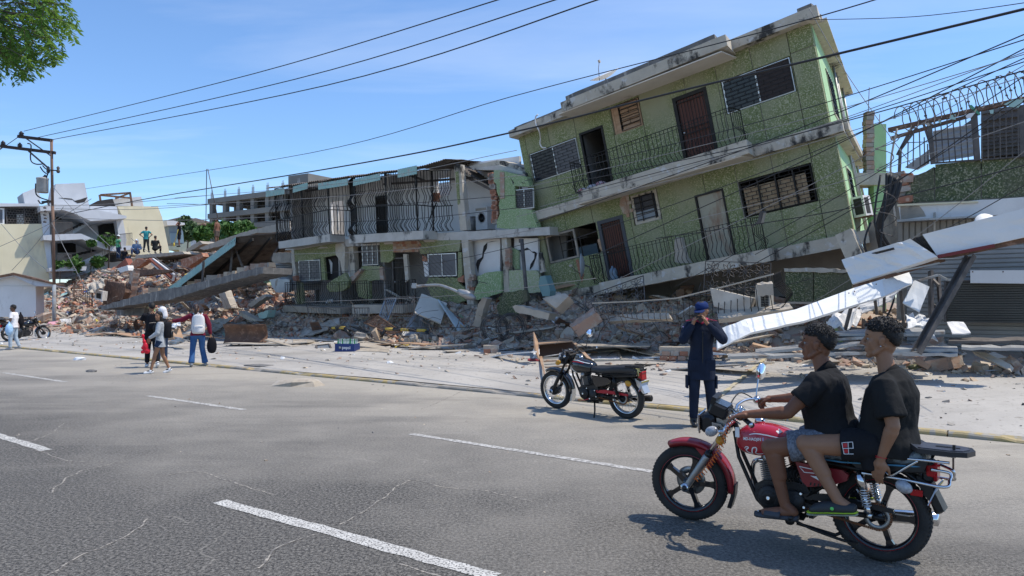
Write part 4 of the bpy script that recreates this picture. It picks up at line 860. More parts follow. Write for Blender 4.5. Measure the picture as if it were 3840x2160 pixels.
def blob_tree(name,label,c,r,hgt,m,n=1500,leaf=.35,group=None,sd=0,sq=.75,trunk=True):
 rnd=np.random.default_rng(sd+11);t=thing(name,label,'tree',Matrix.Translation(c),group)
 b=MB();b.tube([(0,0,-2),(.1*r,0,hgt*.35),(0,.1,hgt*.6)],[.07*r,.05*r,.03*r],7)
 for k in range(5):a_=k*1.26;b.tube([(.05*r,0,hgt*.3),(math.cos(a_)*r*.4,math.sin(a_)*r*.4,hgt*.65)],[.03*r,.012*r],5)
 b.build('trunk',M_bark,t)
 cl=rnd.normal(size=(26,3));cl/=np.linalg.norm(cl,axis=1)[:,None];cl*=(r*.72*rnd.random((26,1))**.33);cl[:,2]*=sq
 idx=rnd.integers(0,26,n);d=rnd.normal(size=(n,3));d/=np.linalg.norm(d,axis=1)[:,None];p=cl[idx]+d*r*.33*rnd.random((n,1))**.4;p[:,2]+=hgt*.75
 a=rnd.normal(size=(n,3));a/=np.linalg.norm(a,axis=1)[:,None];bb=np.cross(a,rnd.normal(size=(n,3)));bb/=np.linalg.norm(bb,axis=1)[:,None]
 s=leaf*(.6+.8*rnd.random((n,1)));V=np.stack([p-a*s,p-bb*s*.5,p+a*s,p+bb*s*.5],1).reshape(-1,3)
 me=bpy.data.meshes.new('crown');me.from_pydata(V.tolist(),[],[(4*i,4*i+1,4*i+2,4*i+3)for i in range(n)]);me.materials.append(m);o=bpy.data.objects.new('crown',me);COL.objects.link(o);o.parent=t;return t
for i,(px,py,Z,r_,lb_)in enumerate(((690,832,130,1.5,'dark round tree just right of the cream building on the skyline'),(700,868,105,2.0,'broad green tree behind the man in black on the rubble'),(735,874,105,1.2,'green tree crown left of the shirtless man'),(820,866,90,1.8,'bright bush at the foot of the frame building'),(862,872,85,1.8,'light green bush behind the shirtless man'),(905,872,90,2.2,'low bush under the right of the frame building'),(760,880,80,1.2,'small bush between the rubble and the far houses'))):
 p=W3(px,py,Z);blob_tree('tree',lb_,p-Vector((0,0,r_*1.2)),r_,r_*1.6,M_leafd if i<3 else M_leaf,1600,.32,None,i)
for i,(x,y,r_,lb_)in enumerate(((775,800,.9,'potted leafy plants on the middle stair landing of the cream building'),(540,970,.9,'bushy plant on the lowest stair landing beside the pole'),(700,955,.8,'large leaved plant on the rubble edge below the stairs'),(425,960,.6,'low plant at the left end of the lowest landing'),(650,790,.4,'small plant on the stair parapet'))):
 q=LP.L(*c6(x,y+15),-1.2);p=LP.M@Vector((q[0],-1.2,q[1]));blob_tree('plant',lb_,p-Vector((0,0,.5)),r_,r_*.9,M_leaf,380,.17,None,40+i)['category']='plant'
RP=Plane(PV(3381,771,18.3),EU,(0,0,1))
rb=thing('shop_building','dark green shop building with caged upper terrace and roller shutters at the right','building',RP.M)
def rf(cr,pts,y0,y1,name,m,par=rb,jag=0.):return pf(RP,cr,pts,y0,y1,name,m,par,jag)
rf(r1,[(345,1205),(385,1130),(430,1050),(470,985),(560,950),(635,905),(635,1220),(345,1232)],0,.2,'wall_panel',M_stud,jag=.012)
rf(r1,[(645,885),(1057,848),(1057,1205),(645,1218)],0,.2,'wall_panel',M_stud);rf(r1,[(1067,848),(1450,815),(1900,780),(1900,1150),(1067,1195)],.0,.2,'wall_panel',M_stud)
rf(r1,[(350,990),(2000,850),(2000,1180),(310,1240)],.03,.25,'wall',M_mort)
rf(r1,[(300,1245),(1030,1215),(1030,1230),(300,1262)],-.12,-.02,'pipe',M_cream)
rf(r1,[(310,1262),(1450,1180),(1950,1150),(1950,1290),(1330,1340),(330,1385)],-.06,.4,'beam',M_wht,jag=.008)
rf(r1,[(330,1265),(500,1260),(540,1310),(560,1355),(335,1385)],-.068,-.061,'bare_patch',M_conc,jag=.01)
rf(r1,[(300,1385),(1100,1345),(1100,1360),(300,1405)],-.3,-.065,'canopy_edge',M_galv)
for k in range(34):
 x=random.uniform(295,470);y=random.uniform(970,1240)
 if(x-295)/175+(1240-y)/500>1.15:x-=90
 q=RP.L(*r1(x,y),.1);b=MB();b.box((q[0],random.uniform(.0,.35),q[1]),(random.uniform(.15,.3),.2,random.uniform(.1,.17)),Matrix.Rotation(random.uniform(-.2,.2),4,'Y'));b.build('brick',random.choice((M_brickd,M_brickd,M_brick,M_mort)),rb,False)
q0,q1=RP.L(*r1(300,1010),0),RP.L(*r1(330,1900),0)
b=MB();b.bx(q0[0]-.05,q0[0]+.35,.25,1.2,-2.6,q0[1]-.1);b.build('end_wall',M_conc,rb,False)
b=MB();b.bx(.2,8,5,5.2,-2.9,1.6);b.bx(.2,8,.4,5,-.15,-.05);b.build('back_wall',M_int,rb,False)
def rl(x,y,d=0.):return RP.L(*r1(x,y),d)
def rbar(b,x0,y0,x1,y1,w,d=-.05,d2=None):
 p=rl(x0,y0,d);q=rl(x1,y1,d if d2 is None else d2);b.bar((p[0],d,p[1]),(q[0],d if d2 is None else d2,q[1]),w,w)
b=MB();rbar(b,220,575,1900,190,.09);rbar(b,240,650,1050,420,.07);rbar(b,400,530,1900,215,.06,.1);b.build('roof_edge_beam',M_rust,rb,False)
b=MB();rbar(b,590,500,625,880,.09);rbar(b,1000,410,1030,850,.1);rbar(b,330,740,320,950,.06);rbar(b,480,550,310,780,.05);rbar(b,540,520,600,700,.05);rbar(b,440,540,300,800,.05);rbar(b,1420,360,1440,815,.08);b.build('terrace_post',M_irong,rb,False)
b=MB();rbar(b,620,670,1050,630,.03);rbar(b,620,875,1900,780,.035);rbar(b,1050,530,1900,450,.02);rbar(b,350,690,600,680,.015);b.build('cage_rail',M_irong,rb,False)
for(x0,y0,x1,y1)in[(640,500,665,870),(695,500,720,865),(750,480,775,860),(805,470,830,855),(865,460,890,850),(920,450,945,848),(970,440,1000,845)]+[(400,680,395,920),(450,580,445,905),(500,560,510,900),(545,640,550,890),(575,700,580,880)]+[(1065+55*k,400-12*k,1070+55*k,845-4*k)for k in range(14)]:
 b=MB();rbar(b,x0,y0,x1,y1,.022,-.08);b.build('cage_bar',M_irong,rb,False)
b=MB();p=rl(625,870,.3);q=rl(990,845,.3);tz=rl(800,560,.3)[1]
o=corr((p[0],.3,p[1]),(0,0,tz-p[1]),(q[0]-p[0],0,.05),6,.02,nb=2).build('translucent_sheet',mat('milky_sheet',(.5,.54,.6),(.42,.46,.52),.3,sc=3),rb,False)
b=MB()
for k in range(13):
 z=rl(1200,400+33*k,.6)[1];x0=rl(1060,500,.6)[0];b=MB();b.box((x0+1.7,.6+random.uniform(-.02,.02),z),(3.4,.05,.09),Matrix.Rotation(R(-20),4,'X'));b.build('shutter_slat',M_roofd,rb,False)
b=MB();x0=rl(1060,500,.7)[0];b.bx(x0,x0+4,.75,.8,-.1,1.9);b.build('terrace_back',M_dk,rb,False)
rf(r1,[(370,910),(590,750),(590,870),(480,930)],.6,.7,'fallen_sheet',M_galv);rf(r1,[(880,545),(1000,460),(1000,560)],.9,.95,'roof_piece',M_roofd)
for pts,mm in(([(940,350),(975,345),(1055,425),(1040,440)],mat('green_sheet',(.08,.27,.16),rough=.5)),([(1265,340),(1350,300),(1450,290),(1400,370),(1330,365)],M_turq),([(785,440),(830,430),(830,480),(780,475)],M_turq),([(1135,395),(1175,388),(1170,425),(1145,425)],M_turq),([(550,515),(590,505),(600,530),(580,540)],M_concl),([(910,430),(1010,415),(965,465),(930,465)],M_signw),([(670,480),(700,490),(695,515),(675,505)],M_turq)):rf(r1,pts,-.14,-.12,'torn_roof_scrap',mm)
def shutter(x0,x1,z0,z1,y,m,rib,nm='roller_shutter',vertical=False):
 n=int(((x1-x0)if vertical else(z1-z0))/rib)
 sh=MB();vs=[];prof=[]
 for k in range(n):
  a=k*rib
  prof+=[(a,0),(a+rib*.72,0),(a+rib*.80,.035),(a+rib*.95,.035)]
 sh2=MB();pp=[((x0+a,z0)if vertical else(x0,z0+a),(x0+a,z1)if vertical else(x1,z0+a),d)for a,d in prof]
 for(p,q,d)in pp:vs+=[(p[0],y+d,p[1]),(q[0],y+d,q[1])]
 sh2.add(vs,[(2*k,2*k+1,2*k+3,2*k+2)for k in range(len(pp)-1)]);return sh2.build(nm,m,rb,False)
za=RP.L(*r2(1700,1300),0)[1];x0=RP.L(*r2(1100,600),0)[0]
shutter(x0-.1,x0+6,za-.1,-.45,.02,M_shut,.095);x1=RP.L(*r1(330,1400),.3)[0];shutter(x1,x1+3.5,-.95,-.35,-.02,mat('beige_shutter',(.26,.23,.19),rough=.7),.12,vertical=True)
gpx=lambda x,y,d:RP.L(*r2(x,y),d)
p=gpx(1450,600,-.5);q=gpx(1440,1035,-.5);shutter(p[0],p[0]+4.5,q[1],p[1],-.5,M_shutd,.05,'lowered_shutter')
b=MB();b.bx(p[0],p[0]+.04,-.52,-.4,q[1],p[1]);b.bx(p[0],p[0]+4.5,-.5,.0,p[1],p[1]+.03);b.build('shutter_box',M_irong,rb,False)
rf(r2,[(1735,475),(2900,470),(2900,625),(1735,612)],-.62,-.5,'white_fascia',M_signw)
for k in range(5):q=gpx(1760+330*k,490,-.63);b=MB();b.sph((q[0],-.625,q[1]),.014,6,4);b.build('bolt',M_rust,rb)
b=MB();q=RP.L(*r1(640,1320),-.1);b.tube([(q[0],-.12,q[1]),(q[0],-.12,q[1]-.6)],.025,6);q=RP.L(*r1(300,560),-.5);e_=RP.L(*r1(290,1440),-.5);b.tube(bez([(q[0],-.5,q[1]),(lerp(q[0],e_[0],.5)-.12,-.5,lerp(q[1],e_[1],.4)),(e_[0],-.5,e_[1])],4),.022,6);b.build('conduit',M_concl,rb)
# ---- fallen sign panels: real boxes hanging across the front
def world_panel(name,label,cat,pxs,depths,th,m,group=None,back=True,par=None,n=(16,6),dent=0.,normal=None,sd=0):
 """quad given by four photograph pixels (TL,TR,BR,BL) and their depths, thickened"""
 P=[W3(x,y,z)for(x,y),z in zip(pxs,depths)]
 nr=(P[1]-P[0]).cross(P[3]-P[0]).normalized()
 if nr.dot(C0-P[0])>0:nr=-nr
 b=MB();nx,ny=n;fr=[];bk=[]
 for j in range(ny+1):
  for i in range(nx+1):
   s,t=i/nx,j/ny;p=P[0].lerp(P[1],s).lerp(P[3].lerp(P[2],s),t)
   dn=dent*(noise.noise(Vector((s*5+sd,t*2.2,sd)))+.5*noise.noise(Vector((s*13+sd,t*5,3))))
   fr.append(p+nr*dn);bk.append(p+nr*(dn+th))
 N=(nx+1)*(ny+1);fs=[]
 for j in range(ny):
  for i in range(nx):
   a=j*(nx+1)+i;f=(a,a+1,a+nx+2,a+nx+1);fs.append(f);fs.append(tuple(k+N for k in f[::-1]))
 bd=[i for i in range(nx+1)]+[j*(nx+1)+nx for j in range(1,ny+1)]+[ny*(nx+1)+i for i in range(nx-1,-1,-1)]+[j*(nx+1)for j in range(ny-1,0,-1)]
 for k in range(len(bd)):a,c=bd[k],bd[(k+1)%len(bd)];fs.append((a,c,c+N,a+N))
 b.add(fr+bk,fs);o=b.build(name,m,par)
 for pl in o.data.polygons[:]:pl.use_smooth=False
 if label:tag(o,label,cat,group)
 return o
sg=thing('sign_panel','large bent white shop sign hanging slantwise across the shutters, torn in the middle','sign',Matrix())
zs=(13.6,12.6,12.5,13.5)
world_panel('panel',None,None,[r2(335,360),r2(1080,130),r2(1375,325),r2(455,625)],(13.9,13.2,13.0,13.7),.22,M_signw,par=sg,dent=.06,sd=1)
world_panel('panel',None,None,[r2(1215,85),r2(2700,-297),r2(2700,30),r2(1380,325)],(13.25,12.0,12.0,13.1),.22,M_signw,par=sg,dent=.02,sd=5)
world_panel('torn_opening',None,None,[r2(1090,130),r2(1215,100),r2(1362,300),r2(1215,225)],(13.5,13.4,13.3,13.4),.1,M_dk,par=sg,dent=.02)
world_panel('tear',None,None,[r2(665,292),r2(905,232),r2(915,248),r2(720,298)],(13.42,13.3,13.3,13.42),.02,M_dk,par=sg,n=(3,1))
b=MB();b.bar(W3(*r2(460,640),13.8),W3(*r2(1450,345),13.2),.1,.12);b.bar(W3(*r2(1380,335),13.2),W3(*r2(2700,55),12.1),.08,.12);b.build('frame_rail',M_rust,sg)
b=MB();b.bar(W3(*r2(1380,325),13.05),W3(*r2(2000,205),12.5),.02,.06);b.build('red_trim',mat('dark_red_trim',(.16,.02,.02),rough=.5),sg)
b=MB();b.bar(W3(*r2(680,545),13.6),W3(*r2(1400,395),13.2),.05,.03);b.bar(W3(*r2(1390,350),13.1),W3(*r2(1700,340),13.0),.05,.02);b.build('loose_trim',M_galv,sg)
b=MB();c=W3(*r1(1110,1430),13.4);b.lathe([(0,0),(.22,0),(.225,.02),(.22,.05),(0,.05)],Matrix.Translation(c)@Matrix.Rotation(R(60),4,'X'),28);o=b.build('round_sign_disc',M_signw);tag(o,'round white disc rising behind the top edge of the large white sign','sign')
b=MB();b.lathe([(.06,-.006),(.12,-.006),(.12,-.002),(.06,-.002)],Matrix.Translation(c)@Matrix.Rotation(R(60),4,'X'),20,cyc=True);o2=b.build('blue_ring',mat('blue_print',(.1,.2,.38),rough=.5),o)
s2=thing('sign_panel','long narrow white sign strip rising from the ground to the right','sign',Matrix())
def Lr(p):return r2(*p)
seq=[((-1040,1250),(-975,1520),12.7),((-900,1170),(-740,1300),12.75),((-640,1100),(-620,1285),12.9),((-300,990),(-160,1100),13.0),((130,790),(220,950),13.2),((640,610),(700,800),13.45),((1058,472),(1125,605),13.7)]
seq=[((2720*1-0,0),(0,0),0)]*0+[((c3(390,1320)),(c3(395,1449+15)),12.2),((c3(610,1235)),(c3(655,1340)),12.35),((c3(1000,1160)),(c3(1060,1250)),12.7),(r2(470,665),r2(520,835),13.2),(r2(780,570),r2(810,750),13.45),(r2(1058,472),r2(1122,605),13.7)]
for i in range(len(seq)-1):world_panel('panel',None,None,[seq[i][0],seq[i+1][0],seq[i+1][1],seq[i][1]],(seq[i][2]+.02*i,seq[i+1][2],seq[i+1][2]-.25,seq[i][2]-.23+.02*i),.06,M_signw,par=s2,dent=.02 if i<2 else.005,n=(6,3),sd=i)
b=MB()
for x,y in((415,722),(478,704),(148,817),(222,935),(712,625),(480,840)):b.sph(W3(*r2(x,y),13.1),.013,6,4)
b.build('bolt',M_rust,s2)
for a_,c_ in(((980,700),(1010,1050)),((800,760),(795,930)),((440,870),(375,1120)),((205,960),(120,1090)),((700,800),(720,950))):b=MB();b.bar(W3(*r2(*a_),13.6),W3(*r2(*c_),13.8),.05,.05);b.build('strut',M_irong,s2)
world_panel('hanging_board','square dusty white board hanging tilted beside the slanted steel beam','board',[r2(1130,580),r2(1290,650),r2(1180,925),r2(1000,825)],(13.6,13.4,13.2,13.4),.03,M_signw,n=(4,4),dent=.01)
world_panel('loose_board','crumpled white board lying bright in the rubble under the hanging board','board',[r2(1030,950),r2(1240,965),r2(1310,1050),r2(1060,1100)],(14.2,14.3,13.6,13.5),.02,M_signw,n=(6,6),dent=.12,sd=3)
world_panel('loose_board','pale blue white board scrap at the foot of the bright crumpled board','board',[r2(1040,1085),r2(1260,1060),r2(1385,1240),r2(1090,1145)],(13.9,13.9,13.2,13.4),.02,M_signw,n=(5,5),dent=.06,sd=6)
world_panel('wall_board','curved grey white board leaning under the narrow sign strip','board',[r2(230,960),r2(530,850),r2(400,1120),r2(160,1060)],(14.0,14.2,13.8,13.6),.03,M_wht,n=(6,6),dent=.12,sd=8)
world_panel('wall_board','broken white board with a green streak behind the thin dark struts','board',[r2(450,890),r2(580,900),r2(500,1080),r2(400,1050)],(14.3,14.3,14.0,14.0),.03,M_wht,n=(5,5),dent=.06,sd=9)
world_panel('wall_board','torn white board hanging under the right half of the narrow sign strip','board',[r2(520,850),r2(980,680),r2(830,820),r2(560,940)],(14.4,14.3,14.2,14.2),.03,M_wht,n=(5,5),dent=.06,sd=10)
world_panel('wall_board','grey board standing at the foot of the dark lowered shutter','board',[r2(1480,1035),r2(1660,1035),r2(1740,1150),r2(1540,1160)],(13.9,13.8,13.4,13.5),.03,M_wht,n=(3,3),dent=.03,sd=11)
b=MB();P_,Q_=W3(*r2(1755,325),12.9),W3(*r2(1160,1385),12.55);b.bar(P_,Q_,.16,.03);d_=(Q_-P_).normalized();s_=frame_for(d_)[0];n_=frame_for(d_)[1]
b.bar(P_+s_*.075+n_*.04,Q_+s_*.075+n_*.04,.015,.08);b.bar(P_-s_*.075+n_*.04,Q_-s_*.075+n_*.04,.015,.08);o=b.build('steel_beam',M_irong);tag(o,'long grey steel channel beam leaning from the big sign down to the pavement','beam')
t=thing('frame_stand','bent steel frame with a pale angled top rail standing behind the hanging board','frame',Matrix())
for k,(a_,c_,w_)in enumerate((((1305,480),(1310,990),.11),((1385,530),(1410,890),.07),((1300,550),(1390,640),.05),((1300,830),(1400,905),.05),((1310,930),(1290,1010),.07))):b=MB();b.bar(W3(*r2(*a_),14.2),W3(*r2(*c_),14.0),w_,.05);b.build('leg',M_irong,t)
b=MB();b.bar(W3(*r2(1170,590),13.9),W3(*r2(1385,525),13.9),.06,.04);b.bar(W3(*r2(1385,525),13.9),W3(*r2(1480,575),13.8),.06,.04);b.bar(W3(*r2(1480,575),13.8),W3(*r2(1640,590),13.6),.06,.04);b.build('top_rail',M_galv,t)
# ---- standing wall remnant, crushed ground storey under the leaning block
WP=Plane(PV(*c3(1140,980),18.6),EU,(0,0,1));o=thing('wall_remnant','dark green wall with two panels left standing under the raised corner of the leaning block','wall',WP.M)
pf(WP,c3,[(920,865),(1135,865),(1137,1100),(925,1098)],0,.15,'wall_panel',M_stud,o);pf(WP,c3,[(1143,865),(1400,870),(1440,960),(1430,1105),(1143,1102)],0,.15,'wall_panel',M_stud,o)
pf(WP,c3,[(910,840),(1180,835),(1390,850),(1400,872),(915,868)],-.05,.25,'broken_top',M_fas,o,.015);pf(WP,c3,[(925,1100),(1430,1104),(1440,1125),(925,1115)],-.05,.2,'sill',M_concl,o)
world_panel('floor_edge','long pale concrete floor edge lying under the fallen balcony rail','rubble',[c3(390,1170),c3(950,1110),c3(980,1150),c3(400,1235)],(16.3,15.6,15.4,16.0),.12,M_concl,n=(14,2),dent=.03,sd=2)
world_panel('floor_edge','pale concrete slab edge with bricks below the left end of the fallen rail','rubble',[(1900+680*.5452,600+1070*.5452),(1900+1110*.5452,600+1050*.5452),(1900+1130*.5452,600+1090*.5452),(1900+700*.5452,600+1110*.5452)],(18.6,17.2,17.0,18.4),.12,M_concl,n=(14,2),dent=.04,sd=4)
c8=lambda x,y:(1900+x*.5452,600+y*.5452)
fr=thing('balcony_railing','fallen iron balcony railing with a dusty pale top rail below the leaning block','railing',Matrix())
tp=[(590,985,18.0),(900,972,17.3),(1170,950,16.8),(1500,870,16.2),(1835,785,15.6)];bt=[(620,1050,18.0),(900,1095,17.3),(1190,1118,16.8),(1500,1075,16.2),(1880,1020,15.5)]
TP=[W3(*c8(x,y),z)for x,y,z in tp];BT=[W3(*c8(x,y),z)for x,y,z in bt]
b=MB()
for i in range(4):b.bar(TP[i],TP[i+1],.05,.03)
b.build('top_rail',M_concl,fr);b=MB()
for i in range(4):b.bar(BT[i],BT[i+1],.025,.02)
b.build('bottom_rail',M_irong,fr)
for i in range(4):
 n=int((TP[i+1]-TP[i]).length/.13)
 for k in range(n):
  a_,c_=TP[i].lerp(TP[i+1],k/n),BT[i].lerp(BT[i+1],k/n);o_=Vector((-.35,-.9,0))*.13;L=c_-a_
  b=MB();b.tube(bez([a_,a_+L*.5,a_+L*.72+o_,a_+L*.88+o_*.7,c_],3),.009,5);b.build('baluster',M_irong if i<2 else M_blk,fr)
E_=[W3(*c8(x,y),15.7+.04*k)for k,(x,y)in enumerate(((1835,785),(1885,760)))]
for k in range(8):
 a_=W3(*c8(1835+7*k,785-3*k),15.6+.09*k);c_=W3(*c8(1880+6*k,1020-8*k),15.6+.09*k);L=c_-a_;o_=Vector((.95,-.1,0))*.17
 b=MB();b.tube(bez([a_,a_+L*.35,a_+L*.68+o_,a_+L*.86+o_*.8,c_],4),.010,5);b.build('baluster',M_blk,fr)
t=thing('air_conditioner','white air conditioner standing on end behind the fallen balcony railing','air conditioner',Matrix())
P0,P1,P2,P3=[W3(*c3(x,y),15.9)for x,y in((722,965),(822,955),(832,1150),(728,1150))]
world_panel('casing',None,None,[c3(722,965),c3(795,960),c3(800,1150),c3(728,1150)],(15.75,)*4,.3,mat('ac_yellowed',(.58,.56,.5),rough=.5),par=t,n=(1,1));world_panel('side_casing',None,None,[c3(797,960),c3(825,952),c3(832,1140),c3(802,1150)],(15.76,16.0,16.0,15.76),.1,mat('ac_yellowed2',(.5,.48,.42),rough=.5),par=t,n=(1,1))
for k in range(13):
 for s in(0,1):b=MB();p_=W3(*c3(733+33*s,978+13*k),15.73);q_=W3(*c3(759+33*s,976+13*k),15.73);b.bar(p_,q_,.012,.028);b.build('slot',M_dk,t)
world_panel('cap_slab','broken plaster flake lying on top of the upright air conditioner','rubble',[c3(700,955),c3(815,940),c3(825,958),c3(705,968)],(15.6,15.6,15.4,15.4),.25,M_concl,n=(6,1),dent=.03)
b=MB();Bx=W3(*c3(500,1095),16.3);Mx=Matrix.Translation(Bx)@Matrix.Rotation(R(-30),4,'Z')@Matrix.Rotation(R(14),4,'Y')
Mx=Mx@Matrix.Scale(.78,4);rings=[[(sx*(.62-.12*k/4)+(.1*k/4),sy*(.28-.08*k/4),.24-.5*k/4)for sx,sy in((-1,-1),(1,-1),(1,1),(-1,1))]for k in range(5)]
b.loft([[Mx@Vector(v)for v in r]for r in rings],False);o=b.build('wash_basin',mat('basin_white',(.55,.52,.47),(.44,.4,.35),.5,sc=3));tag(o,'dusty white laundry basin caught behind the fallen balcony railing','basin')
def flower_grille(name,label,c,w,h,rot,m,petals=True):
 t=thing(name,label,'grille',Matrix.Translation(c)@rot);b=MB()
 for(p,q_)in(((-w/2,0,-h/2),(w/2,0,-h/2)),((w/2,0,-h/2),(w/2,0,h/2)),((w/2,0,h/2),(-w/2,0,h/2)),((-w/2,0,h/2),(-w/2,0,-h/2))):b.bar(p,q_,.02,.02)
 b.build('frame',m,t);nx=max(1,round(w/h*2));cell=w/nx/2
 for i in range(nx):
  for j in(0,1):
   cx_,cz_=-w/2+w/nx*(i+.5),-h/2+h/2*(j+.5);r=min(w/nx,h/2)/2;b=MB()
   for k in range(8):
    a_=k*math.pi/4;d=Vector((math.cos(a_),0,math.sin(a_)));s=Vector((-math.sin(a_),0,math.cos(a_)))
    for sg_ in(1,-1):b.tube(bez([Vector((cx_,0,cz_)),Vector((cx_,0,cz_))+d*r*.5+s*r*.2*sg_,Vector((cx_,0,cz_))+d*r*1.05],3),.009,4)
   b.build('flower',m,t)
 return t
flower_grille('ornamental_grille','ornamental iron grille with flower pattern standing behind the air conditioner and basin',W3(*c3(540,930),17.2),1.6,.85,Matrix.Rotation(R(-38),4,'Z')@Matrix.Rotation(R(4),4,'Y'),M_irong)
flower_grille('ornamental_grille','twisted ornamental iron grille lying on rubble at the left under the leaning block',W3(*c8(740,950),18.6),1.7,.8,Matrix.Rotation(R(-30),4,'Z')@Matrix.Rotation(R(-18),4,'Y')@Matrix.Rotation(R(-35),4,'X'),M_irong)
b=MB();Tt=lambda v:GB.M@v
b=MB();pA,pB=PV(2080,1130,20.5),PV(3250,1000,20.5);
b.add([PV(2080,1200,21)-Vector((0,0,.3)),PV(3200,1330,21),PV(3230,800,21),PV(2080,1000,21),PV(2080,1200,21.4)-Vector((0,0,.3)),PV(3200,1330,21.4),PV(3230,800,21.4),PV(2080,1000,21.4)],[(0,1,2,3),(7,6,5,4),(0,4,5,1),(1,5,6,2),(2,6,7,3),(3,7,4,0)])
o=b.build('crushed_wall',M_int);tag(o,'shaded inner wall of the crushed ground storey behind the rubble under the leaning block','wall')
for k,(x,z)in enumerate(((-8.3,2.0),(-5.6,1.6),(-2.8,1.5),(-.7,1.2))):
 p=GB.M@Vector((x,2.2,-5.6));b=MB();b.bar(p,Vector((p.x+.3,p.y,.2)),.3,.3);o=b.build('column',M_conc);tag(o,'squat concrete column holding up the leaning block in the dark gap','column','columns under the leaning block')
p=W3(*r2(470,200),15.9);b=MB();b.bar(p+Vector((-.1,.2,.3)),p+Vector((.15,0,-.5)),.42,.35);o=b.build('column_head',M_fas);tag(o,'broken cream column head showing below the raised right corner of the leaning block','column')
b=MB();p=W3(*c2(1370,1100),24);t=thing('brick_column','tall ragged brick column with steel rods rising beyond the right side of the leaning block','column',Matrix.Translation(p))
for k in range(14):b=MB();b.box((random.uniform(-.02,.02),0,-.35+.15*k),(.26,.26,.135));b.build('brick',M_brickd if k%3 else M_mort,t,False)
b=MB();b.tube([(0,0,1.7),(.03,0,2.5)],.012,5);b.tube([(.35,0,0),(.38,0,1.6)],.012,5);b.build('rod',M_rust,t)
b=MB();b.bx(.14,.55,-.1,.3,-5,1.25);b.build('green_wall',M_lime,t,False);b=MB();b.bx(-.5,.9,-.2,.5,-.8,-.4);b.build('slab',M_fas,t,False)
P=Plane(W3(*r1(150,1010),17.6),EU,(0,0,1));o=pf(P,r1,[(225,1130),(285,1010),(330,1020),(335,2000),(-60,2050),(0,1500),(150,1290)],0,.5,'filler_wall',M_conc,None,.05);o.matrix_basis=P.M;tag(o,'added broken wall closing off the sky between the leaning block and the shop building','wall')  # wall added so the gap reads dark instead of open sky
for k in range(9):
 b=MB();x_=200+13*k;b.tube(bez([W3(*r1(x_+random.uniform(-10,60),960+10*k),15),W3(*r1(x_-20,1200),15),W3(*r1(x_-90-8*k,1449),15.2),W3(*r1(x_-60,1650),15.4)],5),.018+.012*(k%3),6);tag(b.build('hanging_cable',M_wire),'thick black cable hanging in the gap between the leaning block and the shop','cable','black cables hanging in the gap')
 # --- rubble heap
UT=[(-75,2.5,21,7),(-62,3.3,19,9),(-50,4.1,17,10),(-44,4.1,15.6,12),(-36,3.0,15.6,11),(-30,1.3,15.6,7),(-26,.85,16.8,2.4),(-22,.85,17.8,1.6),(-18,.85,17.8,1.6),(-15,1.0,17.0,2.6),(-10,1.15,17.4,2.2),(-7,1.0,17.7,2),(-4.5,.6,17.3,2),(-2,.25,16.6,2),(1,.15,16.6,2),(6,.15,16.5,2),(20,.1,17,2)]
_u=[a[0]for a in UT]
def heap(u,v):
 A,vf,w=(np.interp(u,_u,[a[k]for a in UT])for k in(1,2,3));t=np.clip((v-vf)/w,0,1);t=t*t*(3-2*t)
 return A*t
def nz(u,v):return noise.noise(Vector((u*.45,v*.6,2)))*.5+noise.noise(Vector((u*1.3,v*1.5,5)))*.25
def hz(u,v):
 h=float(heap(u,v));return gz(min(v,22))+h+min(1,h*1.4)*nz(u,v)*(.45+.16*h)
us_=np.arange(-78,14,.45);vs_=np.arange(15,44,.45);b=MB();n=len(us_)
b.add([UV(u,v,hz(u,v)-.04)for v in vs_ for u in us_],[(j*n+i,j*n+i+1,(j+1)*n+i+1,(j+1)*n+i)for j in range(len(vs_)-1)for i in range(n-1)])
M_heap=mat('rubble_dust',(.41,.325,.24),(.32,.25,.185),.95,sc=1.3,det=10,c3=(.36,.22,.16),s3=3.5,p3=(.56,.66),bump=1.,bsc=7)
tag(b.build('rubble_mound',M_heap,None,False),None,None,None,'stuff')
